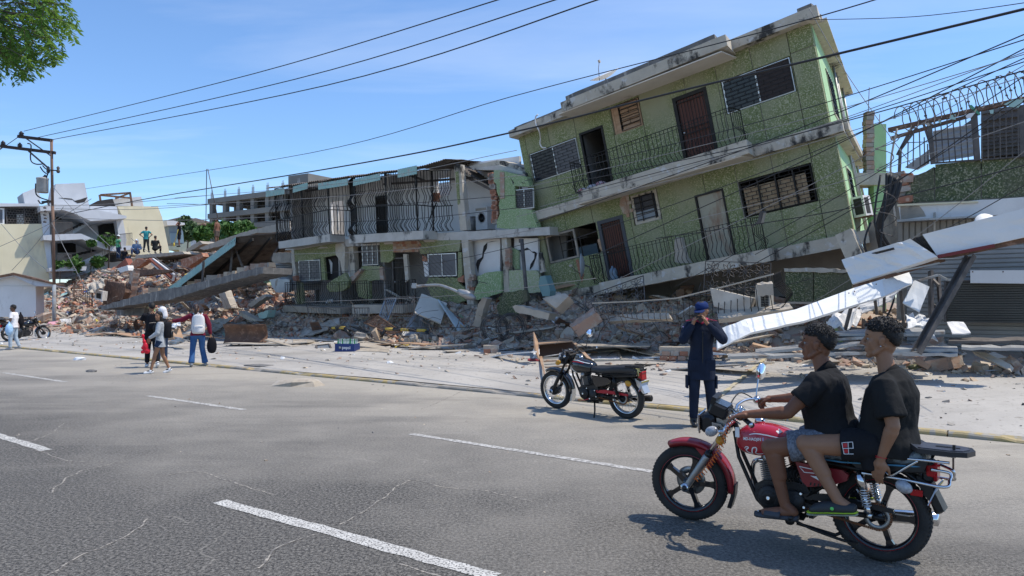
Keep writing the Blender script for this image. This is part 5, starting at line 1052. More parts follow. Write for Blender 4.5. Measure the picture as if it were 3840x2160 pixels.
def chips(name,m,N,smin,smax,asp,seed,dens,flat=1.,lift=.25,pw=2.2,region=None):
 rg=np.random.default_rng(seed);P=[]
 while len(P)<N:
  u,v=rg.uniform(*region[:2]),rg.uniform(*region[2:])
  if rg.random()<dens(u,v):P.append((u,v))
 P=np.array(P);s=smin+(smax-smin)*rg.random(N)**pw;Z=np.array([hz(u,v)for u,v in P]);X=P[:,:1]*np.array(EU)[None]+P[:,1:]*np.array(EV)[None];X[:,2]=Z+s*lift*rg.random(N)
 c=np.array([[x,y,z]for z in(-.5,.5)for y in(-.5,.5)for x in(-.5,.5)]);a=np.array(asp)*(.6+.8*rg.random((N,3)));V=c[None]*a[:,None]*s[:,None,None];V+=rg.normal(size=V.shape)*s[:,None,None]*.07*np.minimum(a[:,None],1)*1.7
 an=rg.normal(size=(N,3))*flat;an[:,2]=rg.random(N)*6.28
 cx,sx_=np.cos(an[:,0]),np.sin(an[:,0]);cy,sy_=np.cos(an[:,1]),np.sin(an[:,1]);cz,sz_=np.cos(an[:,2]),np.sin(an[:,2]);o=np.zeros(N);l=np.ones(N)
 Rx=np.stack([l,o,o,o,cx,-sx_,o,sx_,cx],1).reshape(-1,3,3);Ry=np.stack([cy,o,sy_,o,l,o,-sy_,o,cy],1).reshape(-1,3,3);Rz=np.stack([cz,-sz_,o,sz_,cz,o,o,o,l],1).reshape(-1,3,3)
 V=np.einsum('nij,nkj->nki',Rz@Ry@Rx,V)+X[:,None]
 F=np.array([(0,2,3,1),(4,5,7,6),(0,1,5,4),(2,6,7,3),(0,4,6,2),(1,3,7,5)]);F=(F[None]+8*np.arange(N)[:,None,None]).reshape(-1,4)
 me=bpy.data.meshes.new(name);me.vertices.add(N*8);me.vertices.foreach_set('co',V.reshape(-1));me.loops.add(len(F)*4);me.loops.foreach_set('vertex_index',F.reshape(-1));me.polygons.add(len(F));me.polygons.foreach_set('loop_start',np.arange(len(F))*4);me.polygons.foreach_set('loop_total',np.full(len(F),4));me.polygons.foreach_set('use_smooth',np.zeros(len(F),bool));me.update();me.validate()
 for q in(m if isinstance(m,list)else[m]):me.materials.append(q)
 if isinstance(m,list):me.polygons.foreach_set('material_index',np.repeat(rg.integers(0,len(m),N),6))
 o_=bpy.data.objects.new(name,me);COL.objects.link(o_);o_['kind']='stuff';return o_
def dn(u,v):
 h=float(heap(u,v));vf=float(np.interp(u,_u,[a[2]for a in UT]));return(.12+.88*min(1,h/.5))*(1 if u<-5.5 else.12)if v>vf-.2 else max(0,.5-.5*(vf-v)/1.3)
RG=(-66,2,14.5,30)
M_cg=[mat('dusty_concrete_bits',(.44,.345,.25),(.35,.27,.20),.95,sc=3,bump=.5),mat('pale_mortar_bits',(.55,.46,.355),(.47,.39,.30),.95,sc=3,bump=.5),M_mort,M_brickd];M_bk=[M_brick,M_brickd,M_brickd,M_mort]
chips('concrete_rubble',M_cg,9000,.05,.6,(1,.6,.22),1,dn,.45,region=RG);chips('brick_rubble',M_bk,12000,.05,.36,(1,.65,.5),2,dn,.8,region=RG)
chips('board_splinters',[M_ply,M_woodl,M_fas,M_galv,M_ply],2600,.2,1.25,(1,.11,.05),3,dn,.28,.5,region=RG);chips('sheet_scraps',[M_signw,M_wht,M_stul,M_turq,M_blue,M_rust],700,.1,.6,(1,.7,.04),4,dn,.6,.6,region=RG)
chips('concrete_rubble',M_cg,9000,.03,.26,(1,.7,.45),5,dn,.6,region=(-26,0,14.8,19.5));chips('brick_rubble',M_bk,9000,.03,.20,(1,.6,.5),6,dn,.7,region=(-26,-3,14.8,19.5))
chips('loose_grit',M_cg+[M_brickd,M_concl,M_signw,M_concd],2600,.015,.13,(1,.7,.3),7,lambda u,v:.04+.96*math.exp(-(max(0,15.8-v))/1.7),.3,.1,3.2,region=(-45,6,10.95,16))
chips('road_grit',M_cg+[M_concd],260,.008,.04,(1,.7,.4),8,lambda u,v:.15+.85*math.exp(-(10.6-v)/.8),.3,.1,3,region=(-22,6,3,10.6))
chips('brick_rubble',M_bk+[M_brick],7000,.08,.45,(1,.6,.4),12,dn,.8,region=(-60,-28,15.5,28));chips('cloth_and_paper_litter',[M_wstk,mat('blue_cloth',(.05,.12,.35),rough=.9),mat('red_cloth',(.5,.04,.05),rough=.9),mat('yellow_litter',(.6,.5,.1),rough=.8),M_signw,mat('pink_litter',(.6,.3,.35),rough=.9)],420,.08,.45,(1,.8,.12),9,lambda u,v:1. if v>19 else.3,.6,.6,region=(-56,-36,15.6,27))
b=MB();rr=random.Random(4)
for k in range(420):
 u,v=rr.uniform(-44,-6),rr.uniform(15.6,19.5);z=hz(u,v)+rr.uniform(.0,.3);p=UV(u,v,z);q=[p];d=Vector((rr.gauss(0,1),rr.gauss(0,1),rr.gauss(.3,.5))).normalized()
 for j in range(5):d=(d+Vector((rr.gauss(0,.5),rr.gauss(0,.5),rr.gauss(-.1,.4)))).normalized();q.append(q[-1]+d*rr.uniform(.1,.45))
 b.tube(bez(q,2),rr.choice((.005,.007,.01)),4)
tag(b.build('rebar_tangle',M_irong),None,None,None,'stuff')
def ring_coil(name,label,c,r,n,ax,L,m,cat='wire coil',wob=.1,par=None):
 ax=Vector(ax).normalized();a,bb,_=frame_for(ax);rn=random.Random(int(r*1000)+n);pts=[]
 for k in range(n*14+1):f=k/14;w=1+wob*math.sin(f*2.3+k*.11);pts.append(Vector(c)+ax*(L*f/n)+a*math.cos(6.2832*f)*r*w+bb*math.sin(6.2832*f)*r*w)
 b=MB();b.tube(pts,.009,5)
 for k in range(0,len(pts),5):b.box(pts[k],(.05,.012,.03),Matrix.Rotation(k*.7,4,'Z'))
 return tag(b.build(name,m,par),label,cat)
for i,(x,y,lb_)in enumerate(((520,1395,'left of two round coils of razor wire lying before the dark green wall fragment'),(640,1385,'right of two round coils of razor wire lying before the dark green wall fragment'))):ring_coil('razor_wire_coil',lb_,W3(*m3(x,y),21.5),.40,9,(.3,-.9,.1),.35,M_irong)
ring_coil('razor_wire_coil','loose spiral of razor wire hanging over the rubble beside the silver corrugated scraps',W3(*c5(1500,740),32),.45,5,(-.1,0,-1),3.2,M_irong)
ring_coil('razor_wire_coil','long razor wire spiral stretched along the roof edge of the shop building',W3(*r1(330,480),14.2),.24,15,W3(*r1(1500,130),12.4)-W3(*r1(330,480),14.2),(W3(*r1(1500,130),12.4)-W3(*r1(330,480),14.2)).length,M_irong)
ring_coil('razor_wire_coil','razor wire end drooping down in front of the broken brickwork corner',W3(*r1(210,610),14.6),.18,5,(0,0,-1),2.1,M_irong,wob=.35)
# ---- individually built pieces
wp=world_panel
def zg(p,k=.992):return GP(*p).y*k
def poly_w(name,label,cr,pts,Z,th,m,cat='rubble',jag=.02,tilt=0):P=Plane(W3(*cr(*pts[0]),Z),EU if not tilt else(1,tilt,0),(0,0,1));o=pf(P,cr,pts,0,th,name,m,None,jag);o.matrix_basis=P.M;return tag(o,label,cat)
o=poly_w('floor_slab','long broken floor slab with dark stained edge lying diagonally across the rubble',c5,[(-60,1010),(380,880),(900,775),(1300,680),(1640,590),(1700,585),(1700,655),(1500,700),(1100,805),(700,935),(500,960),(-60,1050)],34,1.3,M_concd)
for k in range(22):x=lerp(100,1780,k/21);y=np.interp(x,[-60,380,900,1300,1640,1830],[1005,872,768,672,582,562]);p=PV(*c5(x,y),19.6);b=MB();s_=random.uniform(.2,.5);b.box(p+Vector((0,.4,.05)),(s_*1.4,s_,s_*.6),Matrix.Rotation(random.random()*3,4,'Z'));tag(b.build('masonry_lump',random.choice(M_cg+M_bk)),'lump of masonry lying on the long diagonal floor slab','rubble','masonry lumps on the diagonal slab')
t=thing('collapsed_roof','dark corrugated roof with turquoise edge, collapsed slantwise over the rubble','roof',Matrix())
A_,B_,C_,D_=W3(*c5(670,812),38),W3(*c5(1385,272),34),W3(*c5(1985,225),33),W3(*c5(1730,640),40)
nS=5
for k in range(nS):
 f0,f1=k/nS,(k+1)/nS+.03;p0,p1=A_.lerp(B_,f0),A_.lerp(B_,f1);q0,q1=D_.lerp(C_,f0),D_.lerp(C_,f1);b=corr(p0,p1-p0,q0-p0,13,.03,nb=4,warp=.06,sd=k);b.build('roof_sheet',M_roofd,t,False)
 e_=(B_-A_).normalized();b=corr(p0-e_*.05,(p1-p0),Vector((.0,-.05,-.38 if k else-.8)),11,.025,nb=1);b.build('edge_flashing',M_turq,t,False)
for f in(.03,.35,.68,.97):b=MB();p,q=A_.lerp(D_,f),B_.lerp(C_,f);b.bar(p-Vector((0,0,.12)),q-Vector((0,0,.12)),.08,.14);b.build('purlin',M_blk,t)
for a_,c_ in(((1375,330),(1345,640)),((1055,520),(1040,750)),((1375,310),(1480,590)),((1935,250),(1785,500))):b=MB();b.bar(W3(*c5(*a_),35),W3(*c5(*c_),35),.09,.09);b.build('prop',M_irong,t)
poly_w('roof_slab','broken pale roof slab with holes rising to the right behind the turquoise edged roof',c5,[(1000,380),(1230,290),(1500,200),(1700,150),(1985,85),(1990,200),(1620,215),(1400,290),(1330,330),(1060,400)],42,5,M_concl)
poly_w('roof_slab','grey slab tilted up in front of the shirtless man',c5,[(850,400),(1010,300),(1045,330),(900,412)],45,1.5,M_conc);poly_w('wall_slab','flat concrete slab lying under the sitting men',c5,[(310,455),(820,415),(850,440),(600,470),(315,492)],47.5,2.5,M_concl)
wp('beam','red painted beam with pale top sloping down to the right in the left heap','beam',[c5(455,490),c5(495,485),c5(735,665),c5(690,695)],(43,43,41,41),.4,mat('red_wall_paint',(.28,.085,.055),(.22,.075,.05),.85,sc=2));wp('beam_top','white plastered top edge of the sloping red beam','rubble',[c5(495,484),c5(515,490),c5(750,660),c5(733,668)],(42.9,42.9,40.9,40.9),.4,M_wht)
for pts,lb_,mm,Z in(([(90,590),(205,490),(240,570),(235,605)],'pointed red brown wall piece at the left of the heap','red_wall_paint',45),([(250,560),(330,490),(440,500),(380,560),(300,600)],'tilted orange brick wall piece left of the sloping red beam','clay_brick',44),([(0,735),(195,765),(200,860),(170,940),(0,985)],'large dark brown metal panel standing at the left of the heap','rusty_steel',41),([(255,640),(295,620),(270,780),(245,950),(215,940)],'red brick post standing upright beside the dark brown panel','dusty_clay_brick',40),([(290,605),(700,615),(690,640),(290,690)],'dark brown beam lying level behind the brick post','rusty_steel',42),([(805,500),(960,460),(1030,430),(1050,470),(860,600),(810,590)],'curved orange wall shell with hollow bricks in the middle of the heap','clay_brick',40),([(110,600),(225,565),(235,620),(150,645)],'white sheet draped on rubble at the left of the heap','white_sign_panel',43.8),([(105,1000),(420,985),(430,1020),(250,1030),(110,1020)],'thin pale slab lying flat over a dark gap behind the tall boy','pale_concrete',35),([(105,1025),(410,1030),(400,1110),(110,1110)],'dark block painted as the shaded void under the thin pale slab','mildewed_concrete',35.2),([(365,1110),(440,985),(450,1060),(420,1115)],'green painted wall scrap beside the tall boy','light_green_wall_paint',34.5),([(1200,835),(1275,830),(1355,1030),(1280,1045)],'pale concrete column leaning below the long diagonal floor slab','pale_concrete',33),([(1535,985),(1710,880),(1740,905),(1570,1020)],'short pale concrete beam lying tilted below the razor wire spiral','pale_concrete',31.5),([(1640,1090),(1760,1050),(1740,1130),(1660,1150)],'green painted slab scrap at the right foot of the heap','turquoise_sheet_paint',29.5),([(1430,1060),(1640,1170),(1600,1180),(1450,1120)],'white edged plaster slab tilted at the right foot of the heap','pale_concrete',29.8),([(1810,430),(2030,425),(2035,540),(1830,540),(1795,520)],'grey wall stub joining the caged block above the silver scraps','raw_concrete',32),([(640,1290),(700,1260),(730,1360),(660,1380)],'orange brown board piece lying beside the woman in jeans','light_board_wood',26),([(690,1100),(840,1140),(760,1150),(650,1120)],'fallen wall piece with exposed brickwork behind the woman in jeans','dusty_clay_brick',32)):  # dark block under the thin slab paints the shade of an empty void
 poly_w('wall_fragment',lb_,c5,pts,Z,.35,bpy.data.materials[mm])
poly_w('corrugated_scrap','crumpled silver corrugated sheets stacked at the left corner of the caged block',c5,[(1760,700),(1990,720),(1985,860),(1840,860),(1800,800)],31,.1,M_galv)
for k in range(3):p=W3(*c5(1835,545+60*k),31.6-.1*k);b=corr(p,Vector((.1,0,-.75)),Vector((2.3,.4,.1)),4,.05,nb=6,warp=.3,sd=20+k);tag(b.build('corrugated_scrap',M_galv,None,False),['upper','middle','lower'][k]+' grey corrugated sheet crumpled beside the left pillar of the caged block','metal sheet')
for cr,q,z,mm,lb_,dt in((c5,[(640,1240),(800,1170),(800,1215),(680,1250)],27,M_signw,'grey white curved roll behind the outstretched arm of the woman',.1),(c5,[(1080,1160),(1380,1130),(1170,1285),(1095,1265)],30.5,M_ply,'large beige board lying right of the woman in jeans',.1),(c5,[(770,1330),(1080,1160),(1100,1220),(830,1345)],28.5,M_ply,'narrow bent beige board lying behind the woman in jeans',.06),(c5,[(640,1420),(760,1345),(890,1370),(800,1400)],25,M_galv,'bent pale metal sheet on the pavement beside the woman',.12),(m2,[(0,1240),(630,1020),(640,1105),(300,1240)],27.5,M_ply,'long pale plywood board leaning left of the yellow barrier',.03),(m2,[(1665,735),(1870,800),(1955,890),(1880,1090)],22.6,M_concl,'x',0),(m2,[(900,1290),(1290,1330),(1230,1449),(760,1430)],0,M_ply,'large flat board lying on the pavement beside the bottle crate',.01),(m2,[(60,1290),(430,1290),(380,1340),(60,1380)],0,M_ply,'thin board flat on the pavement behind the mirror tray',.02),(m2,[(850,1290),(1480,1265),(1470,1290),(880,1330)],0,M_concl,'long flat pale strip lying in front of the striped barrier',.02),(m2,[(1560,960),(1780,1100),(1700,1250),(1400,1240)],25.2,M_galv,'grey metal cabinet side lying under the cream panel',.05),(c6,[(620,1120),(745,1080),(740,1130),(640,1190)],40.5,M_concl,'curved pale mat hanging on the grille in the left heap',.25),(c10:=(lambda x,y:(1980+x*.3312,1150+y*.3312)),[(50,500),(115,420),(120,530),(60,540)],18.6,M_wht,'small white board leaning on the fallen cabinet',.02),(c10,[(640,520),(1020,500),(1060,600),(740,610)],18.2,M_woodl,'x2',0),(c10,[(0,585),(135,592),(135,612),(0,606)],0,mat('dark_red_board',(.22,.02,.03),rough=.6),'dark red board edge lying left of the fallen cabinet',0),(c10,[(540,405),(1400,420),(1380,445),(560,440)],18.5,M_ply,'long straight timber beam behind the black motorcycle',.03)):
 if lb_=='x':
  wp('panel','cream furniture panel tilted upright in the middle of the debris','board',[m2(1650,725),m2(1965,845),m2(1885,1095),m2(1555,955)],(25.3,25.0,24.0,24.3),.05,mat('cream_laminate',(.66,.61,.53),(.58,.53,.45),.6,sc=1.5,stain=((.4,.36,.3),2,.6,.75)),n=(4,4),dent=.01);continue
 if lb_=='x2':
  t=thing('fallen_door','pale door panel with a green edge lying flat behind the black motorcycle','door',Matrix());wp('panel',None,None,[c10(*p)for p in q],[zg(c10(*p))for p in q],.04,M_wht,par=t,n=(2,2));wp('edge',None,None,[c10(740,598),c10(1070,596),c10(1072,615),c10(755,618)],(zg(c10(750,612),.985),)*4,.05,mat('green_door_edge',(.05,.12,.06),rough=.6),par=t,n=(1,1));wp('edge',None,None,[c10(600,505),c10(1020,492),c10(1025,508),c10(640,522)],(zg(c10(640,522),.985),)*4,.05,M_fas,par=t,n=(1,1));wp('edge',None,None,[c10(1015,495),c10(1035,495),c10(1075,600),c10(1055,603)],(zg(c10(1025,510),.985),)*2+(zg(c10(1055,603),.985),)*2,.05,M_fas,par=t,n=(1,1));continue
 wp('board',lb_,'board',[cr(*p)for p in q],[zg(cr(*p))for p in q]if z==0 else((z,z-.2,z-1.2,z-1.2)if dt else(z,z,z,z)),.03,mm,n=(8,5),dent=dt,sd=len(lb_))
wp('long_panel','long pale blue grey panel leaning down to the right of the cream panel','board',[m2(1860,795),m2(1950,880),m2(2240,1190),m2(2120,1200)],(24.8,24.8,23.4,23.4),.05,mat('pale_blue_panel',(.40,.46,.47),(.35,.4,.41),.5,sc=2),n=(4,4))
t=thing('cabinet','open wooden cabinet fallen on its back behind the black motorcycle','furniture',Matrix())
for q,zz,mm in(([(110,400),(480,345),(505,385),(120,420)],(18.9,18.9,17.9,17.9),M_woodl),([(120,425),(520,392),(530,545),(130,560)],(18.4,18.4,18.2,18.2),mat('brown_cabinet_inside',(.14,.08,.055),rough=.7)),([(68,285),(115,400),(128,600),(80,480)],(17.4,17.4,16.9,17.1),M_woodl),([(125,560),(160,555),(195,760),(180,765)],(18,18,14.5,14.5),M_woodl),([(500,395),(530,390),(745,620),(710,625)],(17.9,17.9,16.8,16.8),M_woodl)):wp('board',None,None,[c10(*p)for p in q],zz,.03,mm,par=t,n=(2,2))
for k in range(5):wp('slat',None,None,[c10(165+8*k,580+34*k),c10(560+25*k,560+30*k),c10(565+25*k,575+30*k),c10(170+8*k,596+34*k)],(zg(c10(170+8*k,596+34*k)),)*4,.03,M_woodl if k%2 else M_fas,par=t,n=(1,1))
def rack(name,label,cat,q,z,n,m,w=.03,fr=.04):
 t=thing(name,label,cat,Matrix());P=[W3(*p,zz)for p,zz in zip(q,z)];b=MB()
 for i in range(4):b.bar(P[i],P[(i+1)%4],fr,fr)
 b.build('frame',m,t)
 for k in range(n):f=(k+.5)/n;b=MB();b.bar(P[0].lerp(P[1],f),P[3].lerp(P[2],f),w,w*.5);b.build('slat',m,t)
rack('louvred_shutter','brown louvred shutter tilted on the debris beside the striped barrier','shutter',[m2(1095,995),m2(1400,1200),m2(1230,1225),m2(940,1085)],(24.8,24.2,24.0,24.6),16,M_rust,.035)
rack('metal_rack','pale slatted metal rack leaning behind the brown louvred shutter','rack',[m2(1210,780),m2(1345,780),m2(1230,1060),m2(1130,1000)],(25.6,25.6,25.0,25.0),6,M_galv,.025)
rack('slatted_gate','aluminium slatted frame lying flat at the right of the long pale panel','frame',[m2(1950,1260),m2(2500,1140),m2(2700,1230),m2(2240,1350)],(24.3,23.0,22.2,21.8),9,M_alu,.03)
rack('wire_gate','thin white metal frame lying across the aluminium slatted frame','frame',[m2(1870,1280),m2(2200,1180),m2(2280,1190),m2(1970,1330)],(23.8,23.6,23.4,22.6),2,M_signw,.03)
rack('window_grille','rusty window grille standing in the left heap beside the dark brown panel','grille',[c6(530,1115),c6(665,1165),c6(660,1275),c6(525,1205)],(40,40,39.8,39.8),9,M_rust,.03)
rack('fallen_railing','low railing hanging below the left balcony of the middle block','railing',[m2(240,900),m2(1000,905),m2(1000,1010),m2(260,1040)],(26,24.5,24.4,25.9),24,M_irong,.018,.03)
rack('fallen_railing','second low railing hanging below the right balcony of the middle block','railing',[m2(1190,780),m2(1560,760),m2(1560,1000),m2(1230,990)],(23.6,23.2,23.1,23.5),14,M_irong,.018,.03)
t=thing('air_conditioner','dirty white air conditioner lying in the left heap against the dark brown panel','air conditioner',Matrix());wp('casing',None,None,[c6(680,1160),c6(735,1167),c6(728,1235),c6(676,1225)],(39.8,)*4,.5,M_wht,par=t,n=(1,1));wp('fan_grille',None,None,[c6(690,1180),c6(722,1184),c6(719,1222),c6(688,1216)],(39.77,)*4,.02,M_dk,par=t,n=(1,1))
wp('brown_sheet','brown metal wall panel leaning in the left heap behind the grille','panel',[c6(745,1080),c6(890,1110),c6(885,1250),c6(735,1262)],(41,41,40.6,40.6),.1,M_rust,n=(3,3))
def barrier(label,pts,Z,split):
 t=thing('traffic_barrier',label,'barrier',Matrix());q=[W3(*m2(*p),z)for p,z in zip(pts,Z)]
 for i in range(len(q)-1):
  n=split if i==1 else 1
  for k in range(n):b=MB();b.tube([q[i].lerp(q[i+1],k/n),q[i].lerp(q[i+1],(k+1)/n)],.052,12);b.build('stripe' if n>1 else 'leg',(M_yb if k%2==0 else M_blks)if n>1 else M_blks,t)
barrier('black and yellow striped tubular barrier standing beside the white wheel',[(1150,1268),(1205,1165),(1700,1185),(1765,1300)],(23.9,23.9,23.0,23.0),5)
barrier('partly buried black and yellow barrier at the left of the long plywood board',[(500,1160),(545,1150),(700,1150),(765,1240)],(25.2,25.2,24.5,24.4),3)
t=thing('wheel_weight','round white concrete wheel with axle lying before the striped barrier','wheel',Matrix());c=W3(*m2(1548,1282),22.8);b=MB();b.lathe([(0,-.06),(.13,-.06),(.15,-.045),(.15,.045),(.13,.06),(0,.06)],Matrix.Translation(c)@Matrix.Rotation(R(75),4,'X')@Matrix.Rotation(R(-25),4,'Y'),28);b.build('disc',M_concl,t);b=MB();b.tube([c,c+Vector((.1,-.5,-.15))],.03,8);b.build('axle',M_irong,t)
t=thing('street_light','fallen grey street light with curved arm lying over the debris before the middle block','street lamp',Matrix());b=MB();b.tube(bez([W3(*m2(x,y),z)for x,y,z in((1530,640,22.6),(1620,635,22.5),(1850,622,22.3),(2000,665,22),(2110,712,21.8))],6),.045,10);b.build('arm',M_galv,t)
b=MB();p,q=W3(*m2(2095,700),21.8),W3(*m2(2320,785),21.5);d=q-p;b.loft([[p+d*f+Vector((0,w*math.cos(a),h_*math.sin(a)))for a in[6.2832*k/14 for k in range(14)]]for f,w,h_ in((0,.06,.06),(.12,.12,.1),(.5,.17,.15),(.85,.13,.11),(1,.04,.04))]);b.build('lamp_head',M_galv,t);b=MB();b.box(W3(*m2(1560,630),22.5),(.14,.12,.16));b.build('bracket',M_galv,t)
p=GP(*m2(710,1449));Mc=Matrix.Translation(p+Vector((0,.25,0)))@Matrix.Rotation(R(-12),4,'Z');t=thing('bottle_crate','blue plastic crate with a white brand name holding glass bottles on the pavement','crate',Mc);Wc,Dc,Hc=.62,.40,.24
M_cb=mat('crate_blue',(.012,.035,.16),rough=.45)
for(x0,x1,y0,y1,z0,z1)in((-Wc/2,Wc/2,-Dc/2,-Dc/2+.02,0,Hc),(-Wc/2,Wc/2,Dc/2-.02,Dc/2,0,Hc),(-Wc/2,-Wc/2+.02,-Dc/2+.02,Dc/2-.02,0,Hc),(Wc/2-.02,Wc/2,-Dc/2+.02,Dc/2-.02,0,Hc),(-Wc/2+.02,Wc/2-.02,-Dc/2+.02,Dc/2-.02,0,.02)):b=MB();b.bx(x0,x1,y0,y1,z0,z1);b.build('side',M_cb,t,False)
text_mesh('pepsi',.13,'lettering',M_wstk,t,lambda x,y:Vector((-.08+x,-Dc/2-.003,.085+y)),bold=.002);b=MB();b.lathe([(0,.002),(.045,.002)],Matrix.Translation((-.14,-Dc/2-.003,.12))@RX90,20);b.build('round_emblem',M_wstk,t)
bo={}
for i in range(6):
 for j in range(4):
  k=(i*3+j*5)%4==0;Mb=Mc@Matrix.Translation((-.24+.096*i,-.13+.088*j,.03))@Matrix.Rotation(random.uniform(-.05,.05),4,'X')
  if k not in bo:
   b=MB();b.lathe([(0,0),(.034,0),(.036,.02),(.036,.17),(.03,.21),(.014,.27),(.013,.33),(.016,.335),(.016,.345),(0,.345)],None,10);o=b.build('bottle',mat('green_glass',(.03,.22,.08),rough=.08)if k else mat('clear_glass',(.45,.55,.52),rough=.08));o.matrix_basis=Mb;bo[k]=o
  else:o=inst(bo[k],'bottle',Mb)
  tag(o,'dark green glass bottle standing in the blue crate' if k else 'clear pale glass bottle standing in the blue crate','bottle','green bottles in the blue crate' if k else 'clear bottles in the blue crate')
t=thing('mirror_tray','grey framed mirror lying on the pavement just left of the bottle crate','mirror',Matrix());Q=[m2(345,1372),m2(510,1355),m2(538,1425),m2(365,1432)];wp('mirror',None,None,Q,(22.7,22.7,22.2,22.2),.03,mat('sky_mirror',(.6,.66,.72),rough=.12,metal=.7),par=t,n=(1,1));b=MB();PQ=[W3(*p,z)for p,z in zip(Q,(22.68,22.68,22.18,22.18))]
for i in range(4):b.bar(PQ[i],PQ[(i+1)%4],.05,.05)
b.build('frame',M_irong,t)
b=MB();pc=W3(*m2(1575,1345),20.2);yl_=[GP(*m2(*p_))+Vector((0,0,.03+.03*(k%2)))for k,p_ in enumerate(((1320,1405),(1400,1385),(1480,1375),(1560,1340),(1600,1330),(1570,1360),(1540,1345),(1600,1350),(1700,1325),(1820,1330),(1900,1310)))];b.tube(bez(yl_,5),.02,6);tag(b.build('rope',M_yb),'yellow rope lying in loops beside the white concrete wheel','rope')
pr=GP(*c5(1490,1418));b=MB();b.loft([[pr+Vector((-.75+1.5*x,.25*math.sin(z*2.2+.3),z*.55))for x in(0,.25,.5,.75,1)]+[pr+Vector((-.75+1.5*x,.25*math.sin(z*2.2+.3)+.02,z*.55))for x in(1,.75,.5,.25,0)]for z in np.linspace(0,1.25,8)]);tag(b.build('rusty_sheet',M_rust),'curved rusty metal sheet standing alone on the pavement','metal sheet')
def brick_lump(label,p,w,d,h,rows,rz=0):
 t=thing('brick_lump',label,'rubble',Matrix.Translation(p)@Matrix.Rotation(rz,4,'Z'));b=MB();b.loft([[Vector((x*w/2*(1+.12*noise.noise(Vector((x*3,y*3,z*5)))),y*d/2*(1+.15*noise.noise(Vector((x*3,y*3,z*5+4)))),h*z))for x,y in((-1,-.9),(0,-1),(1,-.8),(1,.9),(-.9,1))]for z in(.35,.7,1)],False);b.build('mortar_cap',M_concl,t)
 for r_ in range(rows):
  for k in range(max(2,int(w/.2))):b=MB();b.box((-w/2+.1+.2*k+.05*(r_%2),-d*.32,.05+.11*r_),(.18,d*.5,.1));b.build('brick',random.choice((M_brick,M_brickd)),t,False)
brick_lump('heavy lump of hollow brick and mortar lying on the pavement beside the officer',GP(*c10(1665,600)),.72,.45,.3,2,-.2);brick_lump('small orange brick lump lying alone near the razor wire frames',GP(1842,1322),.42,.3,.2,1);brick_lump('red brick block in the middle of the debris left of the black motorcycle',GP(2000,1290)+Vector((0,1.5,0)),.5,.3,.25,2,.4)
wp('brick_slab','tilted slab of hollow red bricks lying left of the fallen balcony railing','rubble',[c8(430,1135),c8(600,1010),c8(618,1045),c8(450,1152)],(18.6,18.6,18.2,18.2),.3,M_brickd,n=(6,2),dent=.03);poly_w('concrete_beam','long broken concrete beam lying level at the lower left corner of the leaning block',m3,[(665,1220),(690,1208),(800,1235),(955,1275),(940,1325),(840,1300),(690,1262)],20,.35,M_concl);wp('concrete_beam','second concrete beam end lying tilted above the tilted slab of hollow bricks','rubble',[c8(245,950),c8(400,915),c8(425,935),c8(340,1020)],(19.2,18.9,18.6,18.8),.35,M_concl,n=(5,2),dent=.04)
for k in range(46):
 u,v=(random.uniform(-24,-1),random.uniform(15.9,18.2))if k<26 else(random.uniform(-58,-28),random.uniform(16,25));s_=random.uniform(.35,.9 if k<26 else 1.7);b=MB();rings=[];n_=random.randint(5,7);ph_=random.random()*6
 for z in(-.5,.1,.5):rings.append([Vector((math.cos(ph_+6.2832*j/n_)*s_*.5*(.75+.4*random.random()),math.sin(ph_+6.2832*j/n_)*s_*.38*(.75+.4*random.random()),z*s_*.3))for j in range(n_)])
 b.loft(rings,False);o=b.build('concrete_chunk',random.choice(M_cg+[M_concd,M_brickd]));o.matrix_basis=Matrix.Translation(UV(u,v,hz(u,v)+s_*.12))@Matrix.Rotation(random.gauss(0,.5),4,'X')@Matrix.Rotation(random.gauss(0,.5),4,'Y')@Matrix.Rotation(random.random()*6,4,'Z');tag(o,'broken masonry chunk lying among the rubble','rubble','broken masonry chunks in the rubble')
for k,(x0,y0,x1,y1,z)in enumerate(((230,1130,1250,1100,13.2),(290,1180,1450,1110,13.1),(180,1270,950,1180,12.9),(900,1290,1590,1300,12.6),(880,1340,1590,1345,12.5),(160,1340,1150,1330,12.7),(1500,1210,2500,1200,13.2),(1640,1270,2500,1290,12.9),(-600,1330,300,1240,13.4),(-900,1370,100,1360,13.2))):
 wp('metal_sheet',['long','dented','dusty','broad','low','bright','dark','straight','far','flat'][k]+' grey profiled sheet strip, '+['topmost behind the riders','second from the top behind the riders','sloping behind the driver head','ending squarely beside the beam foot','lowest beside the beam foot','lowest between the two riders','under the dark lowered shutter','on the ground below the dark shutter','under the narrow sign strip','on the ground below the narrow sign strip'][k],'metal sheet',[r2(x0,y0),r2(x1,y1),r2(x1+10,y1+32),r2(x0,y0+36)],(z+.5,z+.2,z-.15,z+.1),.05,M_galv if k!=6 else M_irong,n=(8,3),dent=.03,sd=k)
for px,py,lb_,mm,s_ in((1125,1445,'crumpled brown cardboard flattened on the road near the kerb',M_ply,.55),(343,1395,'small brown clod lying alone on the road at the left',M_concd,.14),(3440,1385,'small olive block on the pavement right of the riders',mat('olive_block',(.2,.2,.1),rough=.7),.2),(300,1350,'small piece of pale paper by the kerb at the left',M_wstk,.2),(2950,1340,'small red and white carton on the pavement behind the driver',mat('red_white_carton',(.6,.1,.1),(.7,.7,.7),sc=20,mixpos=(.48,.52)),.16)):
 p=GP(px,py);b=MB();b.loft([[Vector((math.cos(6.28*j/7)*s_*(.7+.5*random.random())*w,math.sin(6.28*j/7)*s_*.6*(.7+.5*random.random())*w,z*min(.3,s_)))for j in range(7)]for z,w in((0,1),(.3,.9),(.45,.5))],False);o=b.build('litter',mm);o.location=p;tag(o,lb_,'litter')
